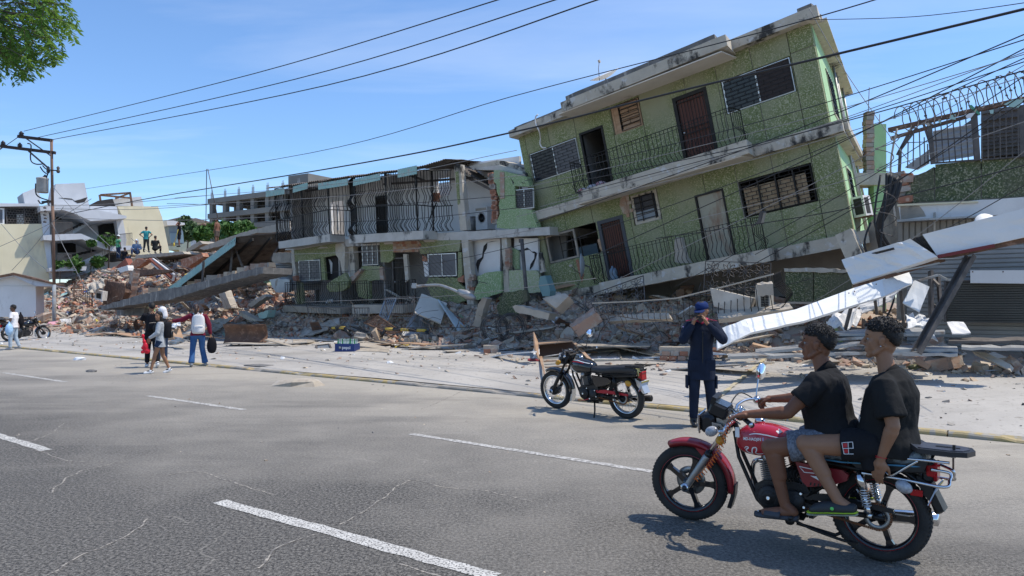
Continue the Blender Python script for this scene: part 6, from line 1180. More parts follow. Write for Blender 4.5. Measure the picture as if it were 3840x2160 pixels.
b=MB();p=GP(975,1370);b.bx(-.35,.35,-.25,.25,0,.02);o=b.build('manhole_cover',M_concd);o.matrix_basis=Matrix.Translation(p+Vector((0,0,-.008)))@Matrix.Rotation(R(-36),4,'Z');tag(o,'square dark manhole cover set in the pavement near the bottle crate','manhole cover')
for k in range(30):
 u,v=random.uniform(-34,-5.5),random.uniform(14.4,16.6);L,w_=random.uniform(.9,3.2),random.choice((.09,.14,.3,.55));b=MB();b.loft([[Vector((x,y*w_/2*(1+.1*random.random()),z+.05*math.sin(x*1.3+k)))for y,z in((-1,0),(1,0),(1,.03),(-1,.03))]for x in np.linspace(-L/2,L/2,6)],False)
 o=b.build('loose_board',random.choice((M_ply,M_ply,M_woodl,M_concl,M_galv,M_wht)));z=max(hz(u,v),gz(v))+.05;o.matrix_basis=Matrix.Translation(UV(u,v,z))@Matrix.Rotation(random.gauss(-.45,.5),4,'Z')@Matrix.Rotation(random.gauss(0,.07),4,'Y')@Matrix.Rotation(random.gauss(0,.1),4,'X');tag(o,'loose dusty board lying at the front foot of the rubble','board','loose boards at the foot of the rubble')
 # --- motorcycles (x forward, y left, z up; origin at the rear contact point)
M_red=mat('red_tank_paint',(.45,.010,.025),(.36,.008,.02),.16,sc=1.2,coat=.8,grime=(3,.3,.9));M_redd=mat('dusty_red_plastic',(.27,.012,.02),(.22,.02,.025),.35,sc=3,coat=.3)
M_gblk=mat('gloss_black_paint',(.012,.012,.014),rough=.14,coat=.6);M_chr=mat('chrome',(.68,.68,.68),rough=.14,metal=1.);M_sil=mat('cast_aluminium',(.40,.40,.39),(.30,.29,.28),.42,.8,sc=12,bump=.15,bsc=60)
M_rub=mat('tyre_rubber',(.022,.021,.02),(.04,.037,.034),.85,sc=6,bump=.4,bsc=90);M_eng=mat('black_engine_casting',(.018,.018,.019),(.035,.032,.03),.5,.3,sc=9,bump=.3,bsc=70)
M_fabs=mat('seat_vinyl',(.02,.02,.021),(.03,.03,.032),.5,sc=3,bump=.25,bsc=12);M_lens=mat('clear_lens',(.42,.43,.45),(.25,.26,.28),.08,sc=40,trans=.0,spec=.8);M_amb=mat('amber_lens',(.55,.26,.02),rough=.2);M_rlens=mat('red_lens',(.45,.01,.015),rough=.15)
M_org=mat('orange_cord',(.75,.17,.02),rough=.5);M_chain=mat('rusty_chain',(.25,.09,.035),(.12,.06,.03),.7,.5,sc=30);M_rpin=mat('red_pinstripe',(.45,.02,.03),rough=.5);M_mir=mat('mirror_glass',(.85,.87,.9),rough=.02,metal=1.)
M_film=mat('clear_plastic_film',(.16,.20,.22),(.05,.06,.07),.15,sc=18,mixpos=(.45,.55),bump=.9,bsc=22)
def lathe_y(b,prof,c,n=32,cyc=True,S=None,sm=True):
 M=Matrix.Translation(c)@Matrix.Rotation(R(-90),4,'X')
 if S:M=S@M
 b.lathe(prof,M,n,sm,cyc)
def wheel(par,x,Rw,kind,S=None,fat=.042,disc=False,nm='wheel',pin=True):
 c=Vector((x,0,Rw));w=MB();r0=Rw-.075
 lathe_y(w,[(r0,-.028),(r0+.02,-fat),(Rw-.025,-fat*1.05),(Rw-.006,-fat*.62),(Rw,0),(Rw-.006,fat*.62),(Rw-.025,fat*1.05),(r0+.02,fat),(r0,.028),(r0-.004,0)],c,56,S=S)
 t=w.build('wheel',M_rub,par);b=MB()
 for k in range(64):
  for s in(-1,1):
   a=6.2832*(k+(.5 if s>0 else 0))/64;p=c+Vector((math.cos(a)*(Rw-.005),s*.014,math.sin(a)*(Rw-.005)));q=c+Vector((math.cos(a+.05)*(Rw-.010),s*fat*.75,math.sin(a+.05)*(Rw-.010)))
   if S:p,q=S@p,S@q
   b.bar(p,q,.011,.008)
 b.build('tread',M_rub,t);b=MB()
 rim=M_gblk if kind=='mag' else M_chr
 lathe_y(b,[(r0+.006,-.032),(r0-.006,-.03),(r0-.022,-.018),(r0-.022,.018),(r0-.006,.03),(r0+.006,.032),(r0-.004,0)],c,48,S=S);b.build('rim',rim,t)
 if kind=='mag' and pin:
  b=MB();lathe_y(b,[(r0,.0335),(r0+.002,.0335),(r0+.002,.0325),(r0,.0325)],c,48,S=S);b.build('pinstripe',M_rpin,t)
 T=(lambda v:S@v)if S else(lambda v:v)
 if kind=='mag':
  for k in range(5):
   a=R(90+18+72*k);d=Vector((math.cos(a),0,math.sin(a)));s=Vector((-d.z,0,d.x));b=MB();rings=[]
   for rr,hw,th in((.03,.026,.03),(.09,.017,.02),(r0-.06,.017,.015),(r0-.03,.026,.015),(r0-.018,.06,.014)):
    p=c+d*rr;rings.append([T(p-s*hw+Vector((0,-th,0))),T(p+s*hw+Vector((0,-th,0))),T(p+s*hw+Vector((0,th,0))),T(p-s*hw+Vector((0,th,0)))])
   b.loft(rings,False);b.build('wheel_spoke',M_gblk,t)
 else:
  b=MB()
  for k in range(36):
   a=6.2832*k/36;a2=a+(.5 if k%2 else-.5);sy=.035 if k%4<2 else-.035
   b.tube([T(c+Vector((math.cos(a2)*.05,sy,math.sin(a2)*.05))),T(c+Vector((math.cos(a)*(r0-.01),0,math.sin(a)*(r0-.01))))],.0022,4)
  o=b.build('spokes',M_alu,t);o['kind']='stuff'
 b=MB();lathe_y(b,[(0,-.06),(.03,-.06),(.045,-.035),(.045,.035),(.03,.06),(0,.06)],c,20,False,S=S);b.build('hub',M_gblk if kind=='mag' else M_eng,t)
 if disc:
  b=MB();lathe_y(b,[(.06,-.052),(.115,-.052),(.115,-.048),(.06,-.048)],c,32,S=S);b.build('brake_disc',M_sil,t)
 if kind!='mag':
  b=MB();lathe_y(b,[(0,-.062),(.07,-.06),(.075,-.03),(.075,.03),(.07,.062),(0,.064)],c,24,False,S=S);b.build('brake_drum',M_eng,t)
 return t
def fender(par,cx,cz,r,a0,a1,hw,m,S=None,n=18,skirt=.03,nm='fender'):
 b=MB();rings=[]
 for k in range(n+1):
  a=R(lerp(a0,a1,k/n));d=Vector((math.cos(a),0,math.sin(a)));c=Vector((cx,0,cz));e=min(1,(k+.6)/2.2,(n-k+.9)/2.2);w=hw*(.55+.45*e)
  sec=[(r-skirt,-w),(r-.008,-w*.97),(r,-w*.6),(r+.006,0),(r,w*.6),(r-.008,w*.97),(r-skirt,w),(r-.012,w*.9),(r-.008,0),(r-.012,-w*.9)]
  rings.append([(S@(c+d*q+Vector((0,y,0))))if S else c+d*q+Vector((0,y,0))for q,y in sec])
 b.loft(rings);return b.build(nm,m,par)
def rbox(b,x0,x1,y0,y1,z0,z1,r=.012,T=None):
 rings=[]
 for y,k in((y0,r),(y0+r,0),(y1-r,0),(y1,r)):
  o=[(x0+r+k,z0+k),(x1-r-k,z0+k),(x1-k,z0+r+k),(x1-k,z1-r-k),(x1-r-k,z1-k),(x0+r+k,z1-k),(x0+k,z1-r-k),(x0+k,z0+r+k)]
  rings.append([(T@Vector((x,y,z)))if T else Vector((x,y,z))for x,z in o])
 b.loft(rings,False)
def bike(label,M,red,scale=1.,group=None):
 nm='motorcycle';t=thing(nm,label,'motorcycle',M@Matrix.Scale(scale,4),group)
 WB,RF,RR=1.355,.298,.303
 ax0,ax1=Vector((.985,0,.86)),Vector((1.345,0,.30));st=R(11 if red else 4)
 S=Matrix.Translation(ax0)@Matrix.Rotation(st,4,-(ax1-ax0).normalized())@Matrix.Translation(-ax0)
 kd='mag' if red else 'spoke'
 fw=wheel(t,WB,RF,kd,S,.038,red);rw=wheel(t,.0,RR,kd,None,.048)
 for s in(-1,1):
  y=.085*s;b=MB();b.tube([S@Vector((.955,y,.90)),S@Vector((1.2,y,.52))],.019,12);b.build('fork_tube',M_chr if red else M_blk,t)
  b=MB();b.tube([S@Vector((1.18,y,.55)),S@Vector((1.19,y,.54)),S@Vector((1.345,y,.30)),S@Vector((1.36,y,.275))],[.024,.029,.026,.02],12);b.build('fork_lower',M_sil if red else M_eng,t)
  b=MB();b.tube([S@Vector((1.18,y,.555)),S@Vector((1.165,y,.575))],.03,12);b.build('fork_seal',M_blks,t)
 b=MB();lathe_y(b,[(0,.1),(.03,.1),(.034,.125),(.0,.128)],Vector((WB,0,RF-.005)),20,False,S);b.build('axle_cap',M_chr,t);b=MB();lathe_y(b,[(0,.129),(.02,.129),(.02,.126)],Vector((WB,0,RF-.005)),16,False,S);b.build('axle_bolt',M_blks,t)
 f=fender(t,WB-.01,RF+.005,.345,62,188,.062,M_redd if red else M_gblk,S,skirt=.045)
 b=MB();b.poly([(WB-.365,.33),(WB-.335,.33),(WB-.325,.24),(WB-.295,.15),(WB-.325,.145),(WB-.355,.24)],-.045,.045,S);b.build('mud_flap',M_blks if red else M_alu,t)
 for s in(-1,1):b=MB();b.poly([(1.28,.6),(1.12,.56),(1.16,.46),(1.19,.44),(1.215,.52)],.062*s-.004,.062*s+.004,S);b.build('fender_stay',M_redd if red else M_gblk,f)
 b=MB();rbox(b,.93,1.0,-.11,.11,.86,.885,.008,S);rbox(b,1.02,1.09,-.11,.11,.73,.76,.008,S);b.tube([S@Vector((.975,0,.87)),S@Vector((1.06,0,.73))],.035,12);b.build('fork_clamp',M_chr if red else M_blk,t)
 if red:
  b=MB();rbox(b,1.12,1.225,-.095,.095,.725,.865,.02,S);hl=b.build('headlight',M_blks,t);b=MB();rbox(b,1.225,1.24,-.1,.1,.72,.87,.006,S);b.build('headlight_ring',M_chr,hl);b=MB();rbox(b,1.24,1.248,-.085,.085,.735,.855,.004,S);b.build('headlight_lens',M_lens,hl)
  Tt=S@Matrix.Translation((1.09,0,.90))@Matrix.Rotation(R(-22),4,'Y');b=MB();rbox(b,-.07,.07,-.085,.085,-.055,.045,.015,Tt);ins=b.build('instrument_cluster',M_blks,t)
  b=MB();rbox(b,-.055,.05,-.07,.07,.045,.05,.002,Tt);b.build('display',mat('display_glass',(.05,.07,.1),rough=.05),ins);b=MB();b.bx(.04,.075,-.09,.09,.03,.085,Tt);b.build('visor',M_blks,ins)
  b=MB();b.bx(1.02,1.11,-.06,.06,.74,.84,S);b.poly([(1.04,.74),(1.16,.74),(1.17,.82),(1.07,.80)],.085,.092,S);b.build('lamp_bracket',M_sil,t)
 else:
  b=MB();b.sph(S@Vector((1.13,0,.80)),(.09,.09,.09),18,12);hl=b.build('headlight',M_blks,t);b=MB();b.lathe([(0,.02),(.06,.012),(.085,0),(.09,-.02),(.07,-.02)],Matrix.Translation(S@Vector((1.175,0,.80)))@Matrix.Rotation(R(90),4,'Y'),24);b.build('headlight_lens',M_lens,hl)
  for s in(-1,1):b=MB();Mx=S@Matrix.Translation((1.05,.05*s,.895))@Matrix.Rotation(R(-35),4,'Y');b.lathe([(0,-.03),(.045,-.03),(.05,.03),(.045,.035),(0,.036)],Mx,20);g_=b.build('gauge',M_blks,t);b=MB();b.lathe([(0,.038),(.04,.038)],Mx,20);b.build('gauge_face',M_lens,g_)
 GR=[]
 hb=lambda p:S@Vector(p)
 b=MB();gx,gz_=(.80,.90)if red else(.82,.915)
 for s in(-1,1):b.tube(bez([hb((.975,.0,.90)),hb((.985,.10*s,.915)),hb((.93,.22*s,gz_+.03)),hb((gx,.36*s,gz_))],6),.011,8)
 b.build('handlebar',M_chr if red else M_blk,t)
 for s in(-1,1):
  a,c_=hb((gx+.075,.27*s,gz_+.017)),hb((gx-.01,.385*s,gz_-.004));b=MB();b.tube([a,c_],.0175,10);b.build('grip',M_blks,t);b=MB();dd_=(c_-a).normalized();b.tube([c_,c_+dd_*.02],.019,10);b.build('bar_end',M_chr,t)
  b=MB();b.sph(a+Vector((.01,0,0)),(.032,.03,.03),10,8);b.build('switch_block',M_blks if not red or s>0 else M_chr,t)
  b=MB();b.tube(bez([a+Vector((.03,0,.005)),a+Vector((.075,.03*s,.0)),c_+Vector((.075,0,-.005))],4),.006,6);b.build('lever',M_sil,t)
  b=MB();b.tube(bez([a+Vector((.02,0,0)),a+Vector((.12,-.08*s,.05)),hb((1.06,.04*s,.84)),hb((1.08,.05*s,.62))],6),.005,6);b.build('brake_cable',M_wire,t)
 mr=[(-1,hb((.885,-.26,.945)),Vector((.0,-.05,.15)))]if red else[(-1,hb((.88,-.24,.945)),Vector((.0,-.08,.17)))]
 for s,a,d in mr:
  b=MB();b.tube(bez([a,a+d*.45+Vector((0,0,.01)),a+d],5),.006,6);mt_=b.build('mirror',M_blks if not red else M_chr,t);Mx=Matrix.Translation(a+d+Vector((-.015,-.01,.04)))@Matrix.Rotation(R(25*s),4,'Z')@Matrix.Rotation(R(-96),4,'Y')@Matrix.Diagonal((1.0,.75,1,1))if red else Matrix.Translation(a+d+Vector((-.01,0,.03)))@Matrix.Rotation(R(-15),4,'Z')@Matrix.Rotation(R(-95),4,'Y')
  b=MB();b.lathe([(0,-.022),(.05,-.014),(.066,0),(.066,.004),(.062,.006),(0,.004)],Mx,28);b.build('mirror_shell',M_chr if red else M_blks,mt_);b=MB();b.lathe([(0,.0075),(.06,.0075),(.06,.005)],Mx,28);b.build('mirror_glass',M_mir,mt_)
 for(p,ix)in((hb((1.12,.17,.765)),1),(hb((1.12,-.17,.765)),1),(Vector((-.17,.16,.54)),-1),(Vector((-.17,-.16,.54)),-1)):
  b=MB();b.tube([p,Vector((p.x-.03*ix,p.y*.4,p.z+.03))],.008,6);st_=b.build('indicator',M_blks,t);b=MB();b.sph(p,(.052,.036,.038),12,8,Matrix.Rotation(R(25*ix),3,'Y'));b.build('indicator_lens',M_lens if red else M_amb,st_)
 if red:
  b=MB();p=hb((1.075,.115,.685));lathe_y(b,[(0,.012),(.03,.01),(.034,0),(0,-.002)],p,20,False);b.build('side_reflector',M_amb,t)
  pts=[hb(lerp3(q,.2))for q in()]if 0 else[]
  p0,p1=hb((.99,.125,.86)),hb((1.27,.125,.36));n=21*10
  for k in range(n+1):f_=k/n;c_=p0.lerp(p1,f_)+Vector((-.035*math.sin(f_*3.1),0,-.03*math.sin(f_*3.1)));a_=6.2832*21*f_;pts.append(c_+Vector((math.cos(a_)*.013,math.sin(a_)*.013,math.cos(a_)*.013)))
  b=MB();b.tube(pts,.003,5);b.build('coiled_cord',M_org,t)
  b=MB();rbox(b,.83,.86,.30,.306,.75,.82,.002);b.build('paper_tag',M_wstk,t)
 tk=[(.965,.70,.655,.03),(.95,.745,.63,.075),(.90,.80,.592,.118),(.82,.825,.582,.14),(.72,.825,.585,.143),(.62,.805,.592,.13),(.54,.775,.61,.105),(.47,.745,.645,.075),(.45,.725,.67,.04)]
 if not red:tk=[(.975,.715,.67,.03),(.95,.76,.63,.08),(.89,.81,.60,.125),(.80,.83,.595,.14),(.70,.82,.60,.14),(.61,.79,.605,.12),(.55,.755,.62,.09),(.54,.73,.65,.04)]
 b=MB();rings=[]
 for x,zt,zb_,w in tk:
  zc=(zt+zb_)/2;hh=(zt-zb_)/2;rg=[]
  for k in range(24):
   a=6.2832*k/24;ca,sa=math.cos(a),math.sin(a);e=.72;rg.append(Vector((x,w*math.copysign(abs(ca)**e,ca)*(1-.12*max(0,sa)),zc+hh*math.copysign(abs(sa)**e,sa))))
  rings.append(rg)
 b.loft(rings);tank=b.build('fuel_tank',M_red if red else M_gblk,t);md_=tank.modifiers.new('s','SUBSURF');md_.levels=md_.render_levels=2
 dg=bpy.context.evaluated_depsgraph_get();bv=BVHTree.FromObject(tank,dg)
 b=MB();b.lathe([(0,.022),(.03,.02),(.036,.004),(.038,-.01),(0,-.01)],Matrix.Translation((.80,0,.833)),24);b.build('fuel_cap',M_chr,tank)
 def onto(x,z,off=.0015):
  h=bv.ray_cast(Vector((x,.5,z)),Vector((0,-1,0)))
  return(h[0]+h[1]*off)if h[0]else Vector((x,.12,z))
 def strip(pts,w,m,name,par_=tank,close=False):
  b=MB();q=bez([Vector((p[0],0,p[1]))for p in pts],8);n=len(q);vs=[]
  for i,p in enumerate(q):
   d=(q[min(i+1,n-1)]-q[max(i-1,0)]).normalized();s=Vector((-d.z,0,d.x))*w*(.3+.7*math.sin(math.pi*min(1,max(.0,(i+.5)/n)))**.5)
   vs+=[onto(*((p+s).x,(p+s).z)),onto((p-s).x,(p-s).z)]
  b.add(vs,[(2*i,2*i+1,2*i+3,2*i+2)for i in range(n-1)]);b.build(name,m,par_)
 if red:
  text_mesh('MD-HAOJIN',.028,'lettering',M_wstk,tank,lambda x,y:onto(.874-x*.9,.702+y+x*.08,.002),bold=.0009)
  strip([(.868,.640),(.855,.655),(.835,.656),(.84,.645),(.855,.635),(.845,.617),(.815,.612),(.81,.63),(.80,.655),(.775,.66),(.775,.64),(.785,.622),(.77,.614),(.73,.622)],.0045,M_wstk,'emblem')
  strip([(.83,.745),(.78,.758),(.70,.755),(.60,.742)],.004,M_wstk,'stripe');strip([(.727,.738),(.716,.706),(.66,.722),(.58,.745)],.0045,mat('iridescent_sticker',(.25,.2,.7),(.6,.6,.85),.3,sc=8),'stripe')
  b=MB();q=[onto(x,z)for x,z in((.64,.80),(.60,.797),(.605,.782),(.63,.772),(.65,.785))];b.add(q,[(0,1,2,3,4)]);b.build('sticker',M_wstk,tank)
 else:
  strip([(.90,.79),(.80,.80),(.70,.785),(.58,.76)],.004,M_wstk,'stripe');strip([(.945,.755),(.92,.70),(.86,.65),(.80,.62)],.010,M_wstk,'stripe');strip([(.935,.765),(.89,.775),(.78,.78),(.66,.765)],.007,M_rpin,'stripe');strip([(.955,.74),(.94,.69),(.90,.645)],.006,M_rpin,'stripe')
  text_mesh('Guerrero',.03,'lettering',mat('pale_green_lettering',(.3,.5,.42),rough=.4),tank,lambda x,y:onto(.875-x*.8,.792+y*.6+x*.0),bold=.0006)
 sp=[(.56,.70,.10,.045),(.50,.735,.13,.08),(.36,.725,.14,.085),(.2,.735,.15,.08),(.12,.765,.15,.10),(-.1,.775,.145,.10),(-.25,.77,.12,.08),(-.29,.75,.09,.05)]
 b=MB();rings=[]
 for x,zt,w,th in sp:
  rg=[]
  for k in range(16):a=6.2832*k/16;rg.append(Vector((x,w*math.copysign(abs(math.cos(a))**.6,math.cos(a)),zt-th/2+th/2*math.copysign(abs(math.sin(a))**.6,math.sin(a))-(.0 if math.sin(a)>0 else.02))))
  rings.append(rg)
 b.loft(rings);seat=b.build('seat',M_film if red else M_fabs,t);md_=seat.modifiers.new('s','SUBSURF');md_.levels=md_.render_levels=1
 b=MB()
 for s in(-1,1):b.tube([(.50,.135*s,.645),(.2,.145*s,.64),(-.27,.11*s,.67)],.006,6)
 b.build('seat_trim',mat('blue_trim',(.06,.22,.35),rough=.4)if red else M_blk,seat)
 for s in(-1,1):
  b=MB();y=.125*s;b.poly([(.50,.60),(.20,.585),(.16,.56),(.17,.52),(.26,.475),(.42,.44),(.455,.47)],y-.018,y+.018);cv=b.build('side_cover',M_redd if red else M_gblk,t)
  if red and s>0:
   b=MB();yy=.1455
   for pts in([(.475,.575),(.35,.565),(.31,.548),(.32,.54),(.44,.535),(.46,.555)],[(.40,.52),(.30,.525),(.28,.515),(.34,.495)]):
    b.poly(pts,yy-.002,yy)
   b.build('cover_stripe',M_wstk,cv);b=MB()
   for pts in([(.468,.569),(.352,.559),(.325,.549),(.33,.545),(.438,.54),(.455,.557)],):b.poly(pts,yy-.001,yy+.001)
   b.build('cover_stripe_inside',M_redd,cv);b=MB()
   for k in range(5):b.poly([(.40-.025*k,.475),(.39-.025*k,.475),(.395-.025*k,.455),(.405-.025*k,.455)],yy-.001,yy+.001)
   b.build('cover_vent',M_blks,cv)
  b=MB();b.poly([(.2,.67),(-.24,.70),(-.30,.72),(-.27,.64),(.1,.60)],.105*s-.012,.105*s+.012);b.build('tail_panel',M_blks if red else M_fabs,t)
 fender(t,.0,RR,.355,150,35,.06,M_eng if red else M_gblk,None,skirt=.03,nm='rear_fender')if 0 else fender(t,.0,RR,.36,165,60,.062,M_blks,None,skirt=.03,nm='rear_fender')
 fender(t,.0,RR,.36,100,168,.062,M_blks,None,skirt=.03,nm='rear_fender')
 b=MB();rbox(b,-.315,-.25,-.06,.06,.565,.70,.012);tl=b.build('tail_light',M_blks,t);b=MB();rbox(b,-.335,-.315,-.055,.055,.575,.695,.006);rbox(b,-.33,-.27,-.062,.062,.60,.68,.008);b.build('tail_lens',M_rlens,tl)
 Mp=Matrix.Translation((-.315,0,.50))@Matrix.Rotation(R(-22),4,'Y');b=MB();b.bx(-.006,.0,-.09,.09,-.075,.075,Mp);pl_o=b.build('number_plate',mat('plate_white',(.6,.62,.66),(.35,.45,.6),.4,sc=14),t)
 b=MB();b.bx(-.009,-.006,-.09,.09,-.075,-.045,Mp);b.build('plate_band',mat('plate_band',(.45,.12,.08),rough=.4),pl_o);b=MB();b.bx(-.009,-.006,-.09,.09,.05,.075,Mp);b.build('plate_band',mat('plate_yellow',(.55,.45,.1),rough=.4),pl_o)
 b=MB();b.poly([(-.22,.60),(-.30,.56),(-.375,.40),(-.345,.395),(-.25,.50)],-.065,.065);b.build('rear_mud_guard',M_blks if red else M_alu,t)
 if red:b=MB();rbox(b,-.26,-.19,.075,.083,.475,.515,.003);b.build('side_reflector',M_rlens,t)
 for s in(-1,1):
  y=.125*s;b=MB()
  if red:
   b.tube(bez([(.13,y,.585),(-.15,y,.578),(-.38,y,.565),(-.405,y*.6,.60),(-.40,y*.4,.64),(-.31,y*.9,.66)],6),.010,8)
   b.tube(bez([(-.41,y*.9,.715),(-.2,y,.712),(-.02,y,.70),(.0,y,.675),(-.05,y,.61),(-.10,y,.60),(-.18,y,.66),(-.24,y,.705)],6),.009,8);b.build('grab_rail',M_chr,t)
  else:
   b.tube(bez([(.15,y,.63),(.03,y,.64),(-.08,y,.745),(-.36,y*.9,.765)],5),.009,8);b.tube([(.1,y,.625),(-.28,y,.66)],.008,6);b.build('grab_rail',M_blk,t)
 if red:
  b=MB();o_=[(-.19,.115),(-.19,-.115),(-.24,-.135),(-.42,-.135),(-.50,-.10),(-.53,0),(-.50,.10),(-.42,.135),(-.24,.135)]
  b.loft([[Vector((x,y,z+(.03 if x>-.2 else 0)))for x,y in o_]for z in(.755,.785)],False);rk=b.build('rear_rack',mat('rack_black',(.025,.026,.03),rough=.35),t)
  b=MB();b.loft([[Vector((x*.86-.045,y*.8,z))for x,y in o_]for z in(.786,.790)],False);b.build('rack_pad',mat('rack_slate',(.05,.055,.075),rough=.4),rk)
  b=MB();b.bx(-.45,-.32,-.018,.018,.79,.794);b.bx(-.435,-.42,.06,.08,.79,.82);b.build('rack_clip',M_blks,rk);b=MB();b.tube([(-.43,.12,.75),(-.43,.12,.68)],.006,6);b.build('rack_bracket',M_rust,rk)
 else:
  b=MB();b.tube([(-.1,-.11,.77),(-.40,-.10,.775),(-.40,.10,.775),(-.1,.11,.77)],.007,6)
  for k in range(5):b.tube([(-.15-.055*k,-.10,.772),(-.15-.055*k,.10,.772)],.005,5)
  b.build('rear_rack',M_blk,t);b=MB();pts=[Vector((-.26+.05*math.sin(k*1.3),.06+.05*math.cos(k*1.9),.70+.07*math.sin(k*2.1)))for k in range(18)];b.tube(bez(pts,4),.006,5);b.build('yellow_rope',mat('pale_yellow_rope',(.55,.52,.25),rough=.8),t)
 b=MB();b.tube(bez([(.99,0,.80),(.9,0,.70),(.5,0,.64),(.2,0,.62)],4),.02,8)
 for s in(-1,1):
  y=.045*s;b.tube([(.985,y*.3,.74),(.94,y,.56),(.80,y,.27),(.72,y,.20),(.48,y,.19),(.42,y,.3),(.44,y,.6)],.015,8);b.tube([(.45,.1*s,.62),(.1,.11*s,.60),(-.28,.1*s,.64)],.012,8);b.tube([(.44,.09*s,.36),(.2,.105*s,.55)],.011,8)
 b.build('frame',M_blk,t);b=MB()
 for s in(-1,1):b.tube([(.46,.075*s,.33),(.2,.095*s,.30),(.02,.095*s,RR)],.018,8);b.tube([(.06,.105*s,RR),(-.05,.105*s,RR)],.012,8)
 b.build('swing_arm',M_blk,t)
 for s in(-1,1):
  a,c_=Vector((.10,.135*s,.60)),Vector((.035,.135*s,.315));d=c_-a;b=MB();b.tube([a,a+d*.08,a+d*.1,a+d*.42],[.016,.016,.03,.031],14);b.tube([a+d*.42,a+d*.98],.013,8);b.tube([a+d*.76,a+d*.96],.02,10);b.sph(c_,.02,10,6);sh_=b.build('shock_absorber',M_chr if red else M_blk,t)
  sp_=[a+d*(.40+.4*k/(7*12))+frame_for(d)[0]*.027*math.cos(6.2832*k/12)+frame_for(d)[1]*.027*math.sin(6.2832*k/12)for k in range(7*12+1)];b=MB();b.tube(sp_,.0048,6);b.build('spring',M_chr if red else M_blk,sh_)
 b=MB();b.poly([(.80,.30),(.80,.39),(.74,.43),(.62,.43),(.52,.45),(.44,.43),(.41,.36),(.42,.27),(.52,.22),(.70,.215),(.77,.25)],-.09,.09);eng=b.build('engine',M_eng,t)
 for(x,z,r_,y0,y1,mm)in((.69,.315,.085,.09,.125,M_eng),(.69,.315,.055,.125,.135,M_eng),(.52,.325,.07,.09,.12,M_eng),(.69,.315,.014,.135,.14,M_chr),(.57,.25,.012,.12,.128,M_chr),(.62,.40,.01,.12,.126,M_chr),(.47,.38,.01,.12,.126,M_chr),(.45,.29,.01,.12,.126,M_chr)):
  b=MB();lathe_y(b,[(0,y1),(r_*.85,y1),(r_,y1-.012 if r_>.02 else y1),(r_,y0)],Vector((x,0,z)),24,False);b.build('engine_cover' if r_>.02 else 'bolt',mm,eng)
 Tc=Matrix.Translation((.69,0,.43))@Matrix.Rotation(R(8),4,'Y')
 b=MB();b.bx(-.045,.045,-.045,.045,-.02,.17,Tc);b.build('cylinder',M_eng,eng)
 for k in range(9):b=MB();rbox(b,-.072,.072,-.072,.072,.004+.0145*k,.0095+.0145*k,.002,Tc);b.build('cooling_fin',M_sil,eng,False)
 b=MB();rbox(b,-.06,.06,-.065,.065,.135,.195,.015,Tc);b.build('cylinder_head',M_eng,eng);b=MB();lathe_y(b,[(0,.1),(.03,.1),(.035,.06),(0,.06)],Tc@Vector((0,0,.165)),16,False);b.build('head_cover',M_sil,eng)
 b=MB();rbox(b,.52,.60,-.04,.05,.45,.53,.012);b.tube([(.6,0,.50),(.66,0,.51)],.02,8);b.tube([(.52,0,.5),(.42,0,.51)],.03,8);rbox(b,.3,.44,-.08,.08,.42,.56,.02);b.build('carburettor',M_eng,t)
 b=MB();
 for k in range(9):x=.40+.02*k;b.tube(bez([(x,.03*math.sin(k*2),.56),(x+.05,.09,.50+.01*(k%3)),(x+.02,.07,.44)],3),.004,5)
 b.build('wiring',M_wire,t)
 b=MB();b.tube(bez([(.76,-.03,.55),(.87,-.06,.50),(.86,-.10,.28),(.70,-.14,.20),(.3,-.15,.22),(.12,-.16,.24)],6),.018,10);b.tube([(.14,-.16,.24),(.1,-.165,.245),(-.30,-.18,.285),(-.31,-.18,.285)],[.02,.042,.046,.03],14);b.build('exhaust_pipe',M_chr if red else M_blk,t)
 b=MB();b.bar((.40,-.13,.24),(.40,.13,.24),.03,.03);b.build('peg_bracket',M_blk,t)
 for s in(-1,1):b=MB();b.tube([(.50,.1*s,.225),(.50,.25*s,.235)],.014,8);b.build('foot_peg',M_blks,t);b=MB();b.tube([(.24,.11*s,.33),(.26,.235*s,.335)],.013,8);b.build('foot_peg',M_blks,t)
 b=MB();b.tube(bez([(.58,.12,.25),(.66,.15,.225),(.72,.16,.225),(.74,.2,.23)],4),.007,6);b.build('gear_lever',M_chr if red else M_rpin,t)
 b=MB()
 if red:b.tube(bez([(.53,.14,.205),(.40,.15,.165),(.22,.16,.135),(.13,.16,.125)],4),.010,8);b.bx(.10,.155,.14,.18,.118,.135);b.tube([(.5,.11,.17),(.25,.11,.14),(.2,-.11,.14)],.012,8);b.sph((.535,.15,.19),(.035,.03,.03),8,6)
 else:b.tube([(.50,.10,.22),(.42,.20,.10),(.36,.30,.015)],.012,8);b.bx(.33,.39,.28,.33,.0,.02)
 b.build('side_stand',M_blk,t)
 b=MB();lathe_y(b,[(.055,.088),(.082,.088),(.082,.082),(.055,.082)],Vector((0,0,RR)),36);b.build('sprocket',M_sil,rw)
 b=MB();n=60
 for k in range(n):
  a=-1.57+3.14159*k/(n*.5)if 0 else 0
 loop=[(math.cos(a)*.085,RR+math.sin(a)*.085)for a in np.linspace(R(265),R(95),16)[::1]]
 loop=[(-abs(x)if i not in(0,15)else x,z)for i,(x,z)in enumerate(loop)]
 ch=[(.50,.285)]+[(x,z)for x,z in loop]+[(.50,.35)]
 for i in range(len(ch)-1):
  p,q=Vector((ch[i][0],.085,ch[i][1])),Vector((ch[i+1][0],.085,ch[i+1][1]));m_=max(1,int((q-p).length/.0125))
  for k in range(m_):c_=p.lerp(q,k/m_);e=p.lerp(q,(k+.8)/m_);b.bar(c_,e,.012 if k%2 else.008,.015)
 b.build('chain',M_chain,t)
